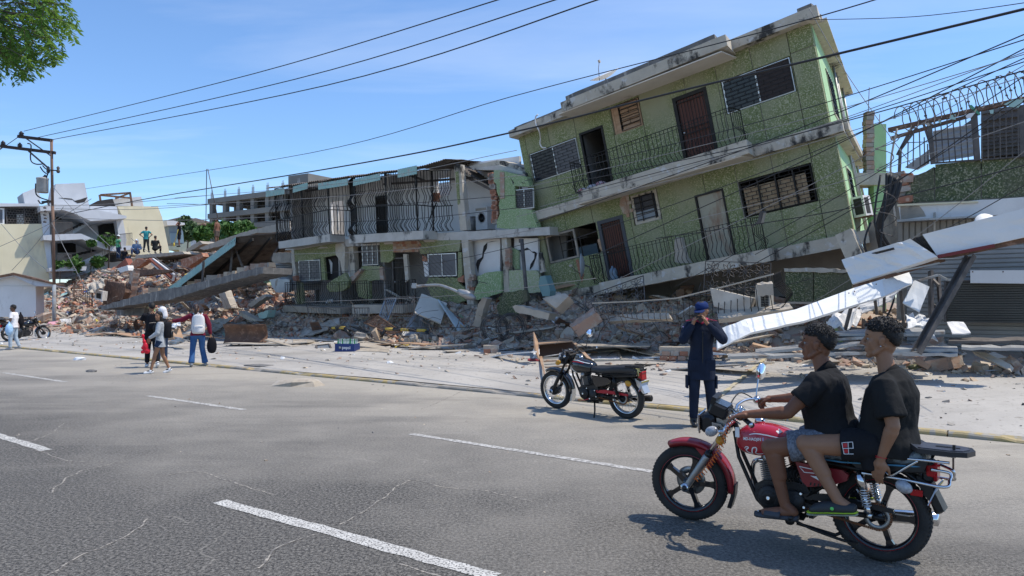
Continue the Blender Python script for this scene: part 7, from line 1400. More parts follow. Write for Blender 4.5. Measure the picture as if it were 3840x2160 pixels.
 b=MB();b.poly([(.50,.375),(.30,.40),(.05,.385),(-.10,.37),(-.10,.345),(.05,.35),(.46,.345)],.075,.10);b.build('chain_guard',M_blks if red else M_rpin,t)
 return t
def bike_frame(fx,fy,rx,ry,lean=0):
 g=lambda x,y:(lambda r:C0+r*(-CH/r.z))(ray(x,y));f,r_=g(fx,fy),g(rx,ry);e1=(f-r_).normalized();e2=Vector((-e1.y,e1.x,0))
 M=Matrix(((e1.x,e2.x,0,r_.x),(e1.y,e2.y,0,r_.y),(0,0,1,0),(0,0,0,1)))
 return M@Matrix.Rotation(R(-lean),4,'X'),(f-r_).length
BM1,L1=bike_frame(2581,1950,3301,2100,0)
bk1=bike('red motorcycle with cast wheels, chrome rails and black rear rack, ridden by two men',BM1,True)
BM2,L2=bike_frame(2079,1530,2352,1569,5)
bk2=bike('black motorcycle with spoked wheels and red chain guard parked empty on its side stand',BM2,False,1.04)
p=GP(95,1300)-EU*3.6;bk3=copy_tree(bk2);bk3.matrix_basis=Matrix.Translation(UV(p.dot(EU)-.3,11.6,gz(11.6)))@Matrix.Rotation(R(62),4,'Z')@Matrix.Rotation(R(-6),4,'X')@Matrix.Scale(1.03,4)
bk3['label']='dark motorcycle at the left edge, mostly hidden behind the man in white'
# --- people (x forward, y left, z up)
M_sk=[mat('skin_warm_brown',(.17,.072,.04),(.215,.095,.053),.52,sc=5,bump=.12,bsc=60,spec=.35),mat('skin_tan',(.28,.14,.08),(.34,.18,.105),.52,sc=5,bump=.12,bsc=60,spec=.35),mat('skin_dark',(.12,.06,.038),(.16,.085,.05),.5,sc=5,spec=.45)]
M_hair=mat('black_hair',(.008,.007,.007),(.016,.014,.013),.62,sc=30,bump=.5,bsc=90);M_hairb=mat('dark_brown_hair',(.03,.014,.01),(.05,.025,.016),.5,sc=20,bump=.5,bsc=60)
def cloth(name,c,c2=None,bump=.25,**k):return mat(name,c,c2 or tuple(x*1.35 for x in c),.88,sc=k.pop('sc',5),bump=bump,bsc=k.pop('bsc',30),spec=.2,**k)
def wrinkle(o,amp,sc,an=(1,1,.45)):
 me=o.data;me.update();ns_=[v.normal.copy()for v in me.vertices]
 for v,n in zip(me.vertices,ns_):
  q=Vector((v.co.x*sc*an[0],v.co.y*sc*an[1],v.co.z*sc*an[2]));w=noise.noise(q+Vector((3,7,1)))*.7+abs(noise.noise(q*2.1))*.6-.2
  v.co+=n*amp*w
 me.update()
def hand(b,w,d,n,s=1.,curl=.5,thumb=1,spread=.0):
 """w wrist, d hand direction, n palm normal (fingers curl towards n)"""
 d=Vector(d).normalized();n=Vector(n);n=(n-d*n.dot(d)).normalized();a=d.cross(n)*thumb;w=Vector(w)
 b.cap(w,w+d*.035*s,.026*s,.03*s,10)
 for k in range(4):
  o=w+d*.03*s+a*(.028-.018*k)*s;k0=w+d*(.088-.004*abs(k-1))*s+a*(.031-.0205*k)*s;b.cap(o,k0,.019*s,.0125*s,8)
  L=(.040,.045,.042,.033)[k]*s;a1=curl*.9;p1=k0+(d*math.cos(a1)+n*math.sin(a1))*L;a2=curl*1.9;p2=p1+(d*math.cos(a2)+n*math.sin(a2))*L*.62;a3=curl*2.7;p3=p2+(d*math.cos(a3)+n*math.sin(a3))*L*.5
  b.cap(k0,p1,.0105*s,.009*s,8);b.cap(p1,p2,.009*s,.0082*s,8);b.cap(p2,p3,.0082*s,.007*s,8)
 t0=w+d*.018*s+a*.022*s;t1=t0+(d*.6+a*.65+n*.3).normalized()*.042*s;t2=t1+(d*.85+a*.15+n*.5).normalized()*.032*s;t3=t2+(d*.9+n*.5).normalized()*.024*s
 b.cap(t0,t1,.017*s,.0125*s,8);b.cap(t1,t2,.0115*s,.0098*s,8);b.cap(t2,t3,.0098*s,.0078*s,8)
def head(b,H,s=1.):
 T=lambda p:H@(Vector(p)*s);R3=H.to_3x3()
 def el(c,r):b.sph(T(c),tuple(x*s for x in r),16,12,R3)if False else b.loft([[H@(Vector((c[0]+r[0]*math.sin(t)*math.cos(q),c[1]+r[1]*math.sin(t)*math.sin(q),c[2]-r[2]*math.cos(t)))*s)for q in[6.2832*j/16 for j in range(16)]]for t in[math.pi*(.02+.96*i/12)for i in range(13)]])
 el((-.012,0,.035),(.098,.076,.098));el((.028,0,-.03),(.062,.058,.085));el((.05,0,-.085),(.036,.036,.03));el((.074,0,-.105),(.021,.021,.018));el((.05,0,.045),(.048,.06,.05))
 el((-.035,0,-.04),(.055,.05,.06))
 b.cap(T((.088,0,.025)),T((.119,0,-.022)),.010*s,.0135*s,8);b.cap(T((.100,.013,-.028)),T((.100,-.013,-.028)),.011*s,.011*s,8)
 b.cap(T((.083,.034,.032)),T((.088,.006,.028)),.0095*s,.008*s,8);b.cap(T((.083,-.034,.032)),T((.088,-.006,.028)),.0095*s,.008*s,8)
 b.cap(T((.089,.018,-.056)),T((.089,-.018,-.056)),.0105*s,.0105*s,8);b.cap(T((.087,.014,-.072)),T((.087,-.014,-.072)),.011*s,.011*s,8)
 for q in(1,-1):b.cap(T((.055,.045*q,-.01)),T((.045,.04*q,-.05)),.02*s,.018*s,8);el((-.012,.081*q,-.008),(.019,.009,.032));el((-.020,.088*q,.008),(.016,.007,.018));b.cap(T((-.03,.055*q,-.04)),T((.035,.045*q,-.09)),.018*s,.016*s,8)
def face_bits(par,H,s=1.):
 for q in(1,-1):
  b=MB();b.sph(H@(Vector((.0745,.030*q,.006))*s),.0105*s,10,8);e=b.build('eye',mat_eye,par);b=MB();b.sph(H@(Vector((.0795,.0305*q,.006))*s),.0076*s,8,6);b.build('iris',M_blks,e)
  b=MB();b.tube([H@(Vector(p)*s)for p in((.088,.014*q,.036),(.086,.034*q,.042),(.074,.052*q,.036))],.0035*s,6,flat=.8);b.build('eyebrow',M_hair,par)
 b=MB();b.tube([H@(Vector(p)*s)for p in((.088,-.02,-.062),(.095,0,-.061),(.088,.02,-.062))],.0045*s,6);b.build('lips',mat_lip,par)
mat_eye=mat('eye_white',(.3,.27,.24),rough=.2);mat_lip=mat('lips_brown',(.22,.08,.06),rough=.5)
def torso(b,rg,yax=(0,1,0),infl=0.,n=20):
 y=Vector(yax).normalized();P=[Vector(r[0])for r in rg];rings=[]
 for i,(c,w,d)in enumerate(rg):
  t=(P[min(i+1,len(P)-1)]-P[max(i-1,0)]).normalized();x=y.cross(t).normalized();w_,d_=w+infl,d+infl
  rings.append([P[i]+y*w_*math.copysign(abs(math.cos(a))**.85,math.cos(a))+x*d_*math.sin(a)for a in[6.2832*k/n for k in range(n)]])
 b.loft(rings)
def curls(name,par,H,s,m,n=420,seed=1,top=.03,rng=(.6,1.),low=-.02,back=-.05,fr=.055):
 """short curly locks over the scalp; hairline: no hair in front of fr or below low except towards the nape"""
 rnd=random.Random(seed);b=MB();cnt=0
 while cnt<n:
  a=rnd.uniform(0,6.2832);z=rnd.uniform(-.55,1.);r=math.sqrt(max(0,1-z*z));x,y=math.cos(a)*r,math.sin(a)*r
  lim=.30 if x>0 else(.30-.85*min(1,-x*1.5))
  if z<lim or(x>.80 and z<.50):continue
  c=Vector((-.014+x*.101,y*.079,.038+z*.101));nrm=Vector((x,y*1.2,z*1.0+.15)).normalized();L=rnd.uniform(.35,1.)*top*(1. if z>.2 else.6)
  t1=nrm.cross(Vector((rnd.uniform(-1,1),rnd.uniform(-1,1),rnd.uniform(-1,1)))).normalized();t2=nrm.cross(t1);rr=rnd.uniform(.006,.011);pts=[]
  for k in range(7):f=k/6;an=f*5.5+rnd.random()*.4;pts.append(H@((c-nrm*.006+nrm*L*f+t1*math.cos(an)*rr*f+t2*math.sin(an)*rr*f-Vector((0,0,L*.25*f*f)))*s))
  b.tube(pts,[.0042*s,.0042*s,.004*s,.0036*s,.003*s,.0025*s,.0015*s],5);cnt+=1
 o=b.build(name,m,par);o['kind']='stuff';return o
def scalp(par,H,s,m,grow=.006,fr=.62,lim_=.30):
 b=MB();vs=[];fs=[];nu,nv=28,18;idx={}
 for i in range(nv+1):
  for j in range(nu):
   z=math.cos(math.pi*.72*i/nv);a=6.2832*j/nu;r=math.sqrt(max(0,1-z*z));x,y=math.cos(a)*r,math.sin(a)*r
   lim=lim_ if x>0 else(lim_-.9*min(1,-x*1.5));bad=z<lim-.05 or(x>.7 and z<fr)
   g=grow if not bad else-.006
   vs.append(H@(Vector((-.013+x*(.099+g),y*(.077+g),.036+z*(.099+g)))*s))
 for i in range(nv):
  for j in range(nu):fs.append((i*nu+j,(i+1)*nu+j,(i+1)*nu+(j+1)%nu,i*nu+(j+1)%nu))
 b.add(vs,fs,True);return b.build('hair',m,par)
def headM(c,yaw=0,pitch=0,roll=0):return Matrix.Translation(c)@Matrix.Rotation(R(yaw),4,'Z')@Matrix.Rotation(R(-pitch),4,'Y')@Matrix.Rotation(R(roll),4,'X')
# ---- driver
LX=lambda x,y,d:None
t1_=thing('person','man with short curly hair steering the red motorcycle, black shirt and grey shorts','person',BM1.copy())
rgD=[((.24,0,.70),.15,.10),((.27,0,.78),.165,.125),((.31,0,.88),.155,.135),((.335,0,.99),.165,.135),((.34,0,1.09),.185,.125),((.34,0,1.17),.18,.10),((.36,0,1.225),.10,.07)]
b=MB();torso(b,rgD);H1=headM((.398,.0,1.405),3,2);s1=.97
b.cap((.345,0,1.19),(.385,0,1.33),.062,.052,14);head(b,H1,s1)
Ld=dict(sh=(.33,.185,1.165),el=(.50,.29,.955),wr=(.745,.33,.925));Rd=dict(sh=(.35,-.175,1.165),el=(.56,-.25,1.0),wr=(.80,-.27,.965))
S1=(lambda:None)
for A in(Ld,Rd):b.cap(A['sh'],A['el'],.056,.043,14);b.cap(A['el'],A['wr'],.044,.028,14);b.cap(Vector(A['sh']).lerp(Vector(A['el']),.35),Vector(A['sh']).lerp(Vector(A['el']),.7),.052,.05,12);b.cap(Vector(A['el']).lerp(Vector(A['wr']),.15),Vector(A['el']).lerp(Vector(A['wr']),.5),.046,.038,12)
hand(b,(.745,.33,.925),(.9,.12,-.18),(.1,-.05,-1),1.0,.30,-1);hand(b,(.80,-.27,.965),(.9,-.25,-.15),(0,0,-1),1.0,.85,1)
for s in(1,-1):
 hp,kn,an=Vector((.27,.10*s,.76)),Vector((.645,.205*s,.685)),Vector((.555,.185*s,.305));b.cap(hp,kn,.088,.062,16);b.cap(kn,an,.055,.036,14);b.cap(kn.lerp(an,.12)+Vector((-.02,0,0)),kn.lerp(an,.5)+Vector((-.015,0,0)),.056,.046,14);b.sph(kn+Vector((.012,0,.008)),.055)
 b.cap(an,(.50,.185*s,.265),.036,.034,12);b.cap((.50,.185*s,.262),(.62,.19*s,.245),.034,.032,12);b.cap((.60,.19*s,.248),(.69,.195*s,.232),.036,.026,12)
 for k in range(5):b.cap((.68,(.168+.014*k)*s,.232),(.725-.008*k,(.166+.015*k)*s,.226),.012,.009 if k else.013,8)
body=organic(b,'body',M_sk[0],t1_,.006,2);face_bits(t1_,H1,s1)
b=MB();torso(b,[((.255,0,.765),.19,.155)]+rgD[2:-1]+[((.356,0,1.232),.07,.06)],infl=.026)
for A in(Ld,Rd):sh,el=Vector(A['sh']),Vector(A['el']);b.tube([sh+Vector((-.01,-math.copysign(.06,sh.y),.0)),sh+(el-sh)*.02,sh.lerp(el,.3),sh.lerp(el,.62)],[.07,.078,.076,.08],16)
shirt=organic(b,'shirt',cloth('black_knit_shirt',(.014,.014,.015)),t1_,.009,5);wrinkle(shirt,.017,9)
b=MB();b.tube([(.335,0,1.215),(.35,0,1.24),(.362,0,1.252)],[.075,.069,.065],18);b.build('collar',cloth('black_collar',(.008,.008,.009)),t1_)
b=MB();b.sph((.26,0,.75),(.16,.18,.12))
for s in(1,-1):hp,kn=Vector((.25,.10*s,.765)),Vector((.645,.2*s,.685));b.tube([hp-Vector((.05,0,0)),hp,hp.lerp(kn,.4),hp.lerp(kn,.72)],[.09,.108,.103,.105],18)
o=organic(b,'shorts',cloth('heather_grey_shorts',(.10,.11,.13),(.20,.215,.25),sc=90,mixpos=(.42,.58),stretch=(1,1,.3)),t1_,.009,4);wrinkle(o,.010,14)
for s in(1,-1):
 b=MB();pts=[(.46,.26),(.49,.215),(.60,.205),(.74,.195),(.765,.205),(.74,.225),(.6,.232),(.5,.25)]
 rings=[]
 for x,zc,w in((.465,.228,.025),(.48,.224,.036),(.54,.22,.041),(.62,.214,.042),(.70,.207,.048),(.745,.204,.038),(.765,.206,.018)):rings.append([Vector((x,.187*s+w*math.cos(a)*1.0,zc+.02*math.sin(a)))for a in[6.2832*k/14 for k in range(14)]])
 b.loft(rings);sd_=b.build('sandal',mat('slate_rubber_sandal',(.045,.05,.06),rough=.6),t1_)
 b=MB();
 rings=[]
 for x,h_ in((.575,.052),(.61,.048),(.65,.042),(.685,.036)):rings.append([Vector((x,.19*s+.05*math.cos(a),.218+h_*math.sin(a)*1.0))for a in[math.pi*k/10 for k in range(11)]]+[Vector((x,.19*s+.045*math.cos(a),.216+(h_-.006)*math.sin(a)))for a in[math.pi*k/10 for k in range(10,-1,-1)]])
 b.loft(rings);b.build('sandal_strap',mat('slate_rubber_strap',(.05,.055,.065),rough=.6),sd_)
scalp(t1_,H1,s1,M_hair,.018);curls('curly_hair',t1_,H1,s1,M_hair,1700,3,.036)
# ---- passenger
t2_=thing('person','young man with thick curly hair on the back seat, black printed T-shirt','person',BM1.copy())
rgP=[((-.02,0,.72),.15,.11),((-.03,0,.80),.165,.13),((-.045,0,.91),.155,.14),((-.06,0,1.02),.165,.14),((-.07,0,1.11),.185,.13),((-.065,0,1.185),.175,.10),((-.04,0,1.235),.095,.07)]
b=MB();torso(b,rgP);H2=headM((-.005,0,1.447),6,0);s2_=.98
b.cap((-.05,0,1.20),(-.02,0,1.36),.058,.050,14);head(b,H2,s2_)
Lp=dict(sh=(-.065,.185,1.17),el=(-.125,.235,.925),wr=(-.045,.195,.70));Rp_=dict(sh=(-.05,-.175,1.17),el=(.0,-.27,.93),wr=(.17,-.22,.86))
for A in(Lp,Rp_):b.cap(A['sh'],A['el'],.054,.041,14);b.cap(A['el'],A['wr'],.042,.027,14);b.cap(Vector(A['el']).lerp(Vector(A['wr']),.15),Vector(A['el']).lerp(Vector(A['wr']),.5),.045,.036,12)
hand(b,(-.045,.195,.70),(.22,-.1,-1),(-.2,-1,0),1.0,.28,1);hand(b,(.17,-.22,.86),(1,.1,-.3),(0,.3,-1),1.0,.5,1)
for s in(1,-1):
 hp,kn,an=Vector((.0,.11*s,.77)),Vector((.405,.225*s,.745)),Vector((.20,.235*s,.41));b.cap(hp,kn,.092,.060,16);b.cap(kn,an,.055,.035,14);b.cap(kn.lerp(an,.1)+Vector((-.02,0,-.01)),kn.lerp(an,.5)+Vector((-.018,0,-.01)),.054,.045,14);b.sph(kn+Vector((.01,0,.01)),.054)
 b.cap(an,(.14,.235*s,.375),.035,.034,12);b.cap((.14,.235*s,.372),(.30,.24*s,.345),.034,.034,12)
organic(b,'body',M_sk[1],t2_,.006,2);face_bits(t2_,H2,s2_)
b=MB();torso(b,[((-.03,0,.72),.19,.165)]+[((-.04,0,.80),.185,.165)]+rgP[2:-1]+[((-.044,0,1.242),.07,.058)],infl=.028)
for A in(Lp,Rp_):sh,el=Vector(A['sh']),Vector(A['el']);b.tube([sh+Vector((0,-math.copysign(.06,sh.y),.0)),sh+(el-sh)*.02,sh.lerp(el,.35),sh.lerp(el,.80)],[.07,.082,.082,.09],16)
shirt=organic(b,'shirt',cloth('black_cotton_tshirt',(.016,.016,.016)),t2_,.009,5);wrinkle(shirt,.019,7.5)
dg=bpy.context.evaluated_depsgraph_get();bv=BVHTree.FromObject(shirt,dg)
def onshirt(y,z,off=.003):
 h=bv.ray_cast(Vector((.6,y,z)),Vector((-1,0,0)));return(h[0]+h[1]*off)if h[0]else Vector((.1,y,z))
b=MB()
for k in range(150):
 a,r_=random.random()*6.283,random.random()**.5;y,z=.08*r_*math.cos(a)+.02,1.08+.10*r_*math.sin(a);w_=random.uniform(.002,.006);q=[onshirt(y-w_,z-w_),onshirt(y+w_,z-w_*.4),onshirt(y+w_*.3,z+w_*1.4)];b.add(q,[(0,1,2)])
for k in range(40):a=6.283*k/40;q=[onshirt(.02+.092*math.cos(a+d),1.08+.115*math.sin(a+d)*e)for d,e in((0,1),(.15,1),(.15,.97),(0,.97))];b.add(q,[(0,1,2,3)])
o=b.build('shirt_print',mat('faded_shirt_print',(.17,.16,.11),(.09,.09,.07),.8,sc=40),shirt);o['kind']='stuff'
b=MB()
for k in range(9):
 y=.11-.024*k;z=.925+.004*k
 for(a,c)in(((0,-.016),(0,.016)),((0,.016),(.014,.012)),((.014,.012),(.014,-.012))if k%2 else((0,0),(.012,0))):p,q=onshirt(y-a[0],z+a[1],.004),onshirt(y-c[0],z+c[1],.004);b.bar(p,q+Vector((0,.0001,.0001)),.004,.002)
b.build('shirt_lettering',M_wstk,shirt)
b=MB();b.tube([(-.07,0,1.215),(-.055,0,1.24),(-.045,0,1.25)],[.078,.068,.063],18);b.build('collar',cloth('black_ribbed_collar',(.012,.012,.012)),t2_)
b=MB();b.sph((-.02,0,.77),(.17,.19,.12))
for s in(1,-1):hp,kn=Vector((-.02,.11*s,.77)),Vector((.405,.22*s,.745));b.tube([hp-Vector((.05,0,0)),hp,hp.lerp(kn,.3),hp.lerp(kn,.52)],[.09,.112,.11,.105],18);b.tube([hp+Vector((.05,.02*s,-.02)),hp+Vector((.04,.05*s,-.16))],[.09,.05],12)if s>0 else None
o=organic(b,'shorts',cloth('black_shorts',(.014,.014,.016)),t2_,.009,4);wrinkle(o,.011,12)
dg=bpy.context.evaluated_depsgraph_get();bv2=BVHTree.FromObject(o,dg)
def ons(x,z,off=.004):
 h=bv2.ray_cast(Vector((x,.7,z)),Vector((0,-1,0)));return(h[0]+h[1]*off)if h[0]else Vector((x,.22,z))
b=MB()
for a,c in(((.165,.79),(.105,.80)),((.165,.79),(.155,.72)),((.155,.72),(.10,.725)),((.105,.80),(.10,.76)),((.16,.755),(.10,.762)),((.132,.795),(.128,.725))):b.bar(ons(*a),ons(*c),.006,.003)
b.build('shorts_badge',M_wstk,o);b=MB()
for pts in([(.16,.785),(.136,.79),(.134,.765),(.158,.76)],[(.156,.75),(.132,.754),(.13,.728),(.152,.725)]):b.add([ons(*p,.003)for p in pts],[(0,1,2,3)])
b.build('badge_patch',M_rpin,o)
for s in(1,-1):
 b=MB();rings=[]
 for x,zc,w,h_ in((.085,.375,.02,.02),(.095,.37,.036,.035),(.16,.36,.042,.038),(.24,.352,.046,.046),(.30,.34,.05,.045),(.35,.325,.044,.032),(.375,.318,.02,.015)):rings.append([Vector((x,.24*s+w*math.cos(a),zc+h_*math.sin(a)*(1 if math.sin(a)>0 or 1 else.6)))for a in[6.2832*k/16 for k in range(16)]])
 b.loft(rings);cl=b.build('clog',mat('dark_rubber_clog',(.03,.033,.036),rough=.55),t2_)
 b=MB();rings=[]
 for x,zc,w in((.078,.352,.02),(.09,.35,.042),(.16,.338,.048),(.25,.326,.052),(.32,.313,.054),(.37,.303,.044),(.39,.301,.018)):rings.append([Vector((x,.24*s+w*math.cos(a),zc+.006*math.sin(a)))for a in[6.2832*k/16 for k in range(16)]])
 b.loft(rings);b.build('lime_stripe',mat('lime_green_stripe',(.42,.60,.03),rough=.5),cl)
 b=MB();b.loft([[v-Vector((0,0,.014))for v in r]for r in rings]);b.build('clog_sole',mat('pale_sole',(.35,.35,.28),rough=.6),cl)
 b=MB();lathe_y(b,[(0,.004),(.012,.003),(.012,0)],Vector((.22,.288*s if s>0 else-.292,.36)),12,False);b.build('charm',mat('bright_green_charm',(.15,.6,.12),rough=.4),cl)
b=MB();q0_=Vector((-.048,.195,.71))
for k in range(3):b.tube([q0_+Vector((.033*math.cos(a),.033*math.sin(a),.006*k+.008*math.sin(a+k)))for a in[6.2832*j/14 for j in range(15)]],.0022,5)
b.build('bracelet',M_rpin,t2_)
scalp(t2_,H2,s2_,M_hair,.022);curls('curly_hair',t2_,H2,s2_,M_hair,1900,5,.044)
b=MB();b.sph(H2@(Vector((-.008,.09,-.038))*s2_),.005,8,6);b.build('earring',M_chr,t2_)
# ---- generic figure builder
def figure(label,pos,yaw,hgt=1.7,pose=None,skin=0,top=None,topc=None,sleeve=.55,legs=None,legc=None,leglen=1.,shoe=None,hair='short',hairm=None,lean=0.,hyaw=0,hpitch=0,vox=.016,bulk=1.,fat=0.,shirtlen=.0,feet=True,wide=1.):
 k=hgt/1.75;t=thing('person',label,'person',Matrix.Translation(pos)@Matrix.Rotation(R(yaw),4,'Z')@Matrix.Scale(k,4));P=dict(pel=(0,0,.93),che=(.0,0,1.36),shL=(0,.185,1.42),shR=(0,-.185,1.42),elL=(-.02,.25,1.13),elR=(-.02,-.25,1.13),wrL=(.05,.27,.88),wrR=(.05,-.27,.88),knL=(.03,.10,.5),knR=(.03,-.10,.5),anL=(0,.11,.09),anR=(0,-.11,.09),head=(.03,0,1.63),hdL=(.1,0,-1),hdR=(.1,0,-1))
 P.update(pose or{});V={a:Vector(c)for a,c in P.items()};pel,che=V['pel'],V['che'];up=(che-pel);mid=pel.lerp(che,.45)
 yx=(V['shL']-V['shR']).normalized()
 rg=[(pel-up.normalized()*.07,.145*wide,.10),(pel+up*.02,.16*wide,.115),(pel.lerp(che,.35),.135*wide,.10+fat),(pel.lerp(che,.7),.16,.115+fat*.6),(che,.18,.105),(che+up.normalized()*.07,.165,.075),(che+up.normalized()*.12,.07,.055)]
 b=MB();torso(b,rg,yx);nk=che+up.normalized()*.08;b.cap(nk,V['head']-Vector((0,0,.07)),.055,.048,12);H=headM(V['head'],hyaw,hpitch);head(b,H,.98)
 for s in 'LR':
  sh,el,wr=V['sh'+s],V['el'+s],V['wr'+s];b.cap(sh,el,.05*bulk,.04*bulk,12);b.cap(el,wr,.041*bulk,.027*bulk,12);hand(b,wr,P['hd'+s],(0,-1 if s=='L' else 1,0),1.,.5,1 if s=='L' else-1)
  hp=pel+yx*(.09 if s=='L' else-.09);kn,an=V['kn'+s],V['an'+s];b.cap(hp,kn,.085,.056,14);b.cap(kn,an,.053,.036,12);b.cap(kn.lerp(an,.15)-Vector((.015,0,0)),kn.lerp(an,.5)-Vector((.015,0,0)),.052,.042,12);fd=Vector(P.get('ft'+s,(1,0,-.25))).normalized();b.cap(an,an-Vector((.03,0,.045)),.036,.034,10);b.cap(an-Vector((.02,0,.05)),an+fd*.14-Vector((0,0,.035)),.034,.028,10)
 organic(b,'body',M_sk[skin],t,vox,3)
 if vox<.013:face_bits(t,H,.98)
 if top:
  b=MB();hem=pel-up.normalized()*(.06+shirtlen);torso(b,[(hem,.175*wide,.13+fat)]+[(c,w,d)for c,w,d in rg[1:-1]]+[(che+up.normalized()*.105,.075,.06)],yx,.018)
  for s in 'LR':sh,el,wr=V['sh'+s],V['el'+s],V['wr'+s];e=sh.lerp(el,min(1,sleeve));pts=[sh-(sh-che)*.3,sh,sh.lerp(e,.5),e];rr=[.068,.07,.068,.066*bulk];(pts.extend([el,el.lerp(wr,.5),wr.lerp(el,.08)]),rr.extend([.066,.056,.047]),b.sph(el,.062))if sleeve>1 else None;b.tube(pts,rr,14)
  o=organic(b,top,topc,t,vox*.85,3);wrinkle(o,.016,8)
  t['top_']=1;del t['top_']
 if legs:
  b=MB();b.sph(pel-Vector((0,0,.03)),(.13,.17*wide,.12))
  for s in 'LR':
   hp=pel+yx*(.09 if s=='L' else-.09);kn,an=V['kn'+s],V['an'+s]
   if leglen<=1:e=hp.lerp(kn,leglen);b.tube([hp,hp.lerp(e,.5),e],[.108,.103,.098],14)
   else:f=leglen-1;e=kn.lerp(an,f);b.tube([hp,hp.lerp(kn,.5),kn,kn.lerp(e,.5),e],[.105,.092,.075,.072 if wide>1 else.066,.085 if wide>1 else.06],14)
  o=organic(b,legs,legc,t,vox*.85,3);wrinkle(o,.009,9)
 if shoe:
  for s in 'LR':
   an=V['an'+s];fd=Vector(P.get('ft'+s,(1,0,-.25))).normalized();b=MB();b.cap(an+Vector((-.03,0,-.035)),an+fd*.15+Vector((0,0,-.025)),.046,.042,12);b.cap(an,an+Vector((-.01,0,-.04)),.045,.05,10)
   if shoe=='boots':b.tube([an+Vector((0,0,.20)),an+Vector((0,0,.1)),an-Vector((0,0,.03))],[.062,.055,.05],14)
   o=organic(b,'shoe',{'boots':M_blks,'white':M_wstk,'black':M_blks,'grey':mat('grey_shoe',(.3,.3,.3),rough=.7)}[shoe],t,.012,2)
   if shoe=='white':b=MB();b.cap(an+Vector((-.02,0,-.02)),an+fd*.08+Vector((0,0,-.0)),.045,.03,10);b.build('shoe_panel',M_blks,o)
 hm=hairm or M_hair
 if hair in('short','curly'):scalp(t,H,.98,hm,.012)
 if hair=='curly':curls('curly_hair',t,H,.98,hm,160,8,.03)
 if hair=='long':
  scalp(t,H,1.0,hm,.016);b=MB();b.loft([[H@(Vector((x,y*w,z)))for x,y in((.02,.085),(-.05,.09),(-.105,.05),(-.11,0),(-.105,-.05),(-.05,-.09),(.02,-.085),(-.02,-.06),(-.04,0),(-.02,.06))]for z,w in((.06,.9),(0,1.),(-.08,1.05),(-.17,.9),(-.21,.5))]);b.build('hair_length',hm,t)
 if hair=='bun':
  scalp(t,H,1.0,hm,.015);b=MB();b.tube(bez([H@Vector((-.1,0,.04)),H@Vector((-.14,0,-.03)),H@Vector((-.12,0,-.12)),H@Vector((-.08,.02,-.2))],4),[.05]*4+[.05]*4+[.045]*4+[.02],10);b.build('pony_tail',hm,t)
 t['_']=0;del t['_']
 FIG.append((t,V,H,k));return t
FIG=[]
def box_on(par,mname,c,size,m,rot=None,name='pocket',r=.01):
 b=MB();T=Matrix.Translation(c)@(rot or Matrix());x,y,z=[q/2 for q in size];rbox(b,-x,x,-y,y,-z,z,min(r,*[q*.4 for q in(x,y,z)]),T);return b.build(name,m,par)
def face_cam(p):return math.degrees(math.atan2(-p.y,-p.x))
# ---- officer on the phone
M_navy=cloth('navy_uniform',(.012,.017,.032));M_navyc=cloth('blue_cap',(.010,.024,.09))
g_=lambda x,y:(lambda r:C0+r*(-CH/r.z))(ray(x,y))
pO=g_(2630,1596);fO=face_cam(pO)
of=figure('uniformed officer in dark navy with blue cap, holding a phone to one ear',pO,fO+8,1.72,dict(elR=(.15,-.27,1.21),wrR=(.14,-.13,1.45),elL=(.17,.27,1.22),wrL=(.20,.04,1.46),hdR=(-.1,.35,.9),hdL=(-.25,-.45,.85),knL=(.02,.12,.5),knR=(.03,-.10,.5),anL=(-.05,.16,.09),anR=(.02,-.11,.09),head=(.05,0,1.61)),1,'uniform_jacket',M_navy,1.5,'trousers',M_navy,1.95,'boots','short',None,vox=.011,hpitch=-12,hyaw=-25,shirtlen=.22,fat=.0)
t,V,H,k_=FIG[-1]
b=MB();b.loft([[H@Vector((-.012+rx*math.cos(a),ry*math.sin(a),z))for a in[6.2832*j/24 for j in range(24)]]for rx,ry,z in((.107,.089,.045),(.110,.092,.07),(.10,.085,.108),(.07,.06,.132),(.01,.01,.138))]);cp=b.build('cap',M_navyc,t)
b=MB();b.loft([[H@Vector((.085+.085*f,y,.05-.025*f-1.2*y*y-e))for y in np.linspace(-.075*(1-.35*f*f),.075*(1-.35*f*f),9)]+[H@Vector((.085+.085*f,y,.044-.025*f-1.2*y*y-e))for y in np.linspace(.075*(1-.35*f*f),-.075*(1-.35*f*f),9)]for f,e in((0,0),(.3,0),(.6,0),(.85,0),(1,0))]);b.build('cap_brim',M_navyc,cp)
b=MB();rbox(b,-.006,.006,-.036,.036,-.075,.075,.005,Matrix.Translation((.17,-.055,1.53))@Matrix.Rotation(R(35),4,'X')@Matrix.Rotation(R(-20),4,'Z'));ph=b.build('phone',mat('phone_dark',(.03,.03,.035),rough=.15));ph.matrix_basis=t.matrix_basis.copy();tag(ph,'dark mobile phone held to the ear by the uniformed officer','phone')
M_pink=mat('crimson_trim',(.42,.02,.08),rough=.7)
for s in(1,-1):
 box_on(t,'',(.0,.15*s,1.49),(.05,.13,.012),M_pink,Matrix.Rotation(R(-12*s),4,'X'),'shoulder_trim');box_on(t,'',(.085,.245*s,1.30),(.012,.09,.02),M_wstk,Matrix.Rotation(R(25*s),4,'X'),'sleeve_band');box_on(t,'',(.13,.11*s,.86),(.015,.13,.15),M_navy,None,'pocket');box_on(t,'',(.0,.20*s,.62),(.15,.03,.18),M_navy,None,'leg_pocket')
box_on(t,'',(.06,-.25,1.37),(.05,.02,.07),mat('arm_badge',(.15,.16,.5),(.6,.4,.1),.6,sc=25),Matrix.Rotation(R(20),4,'X'),'arm_badge');box_on(t,'',(.13,0,1.03),(.01,.012,.6),M_blks,None,'zip')
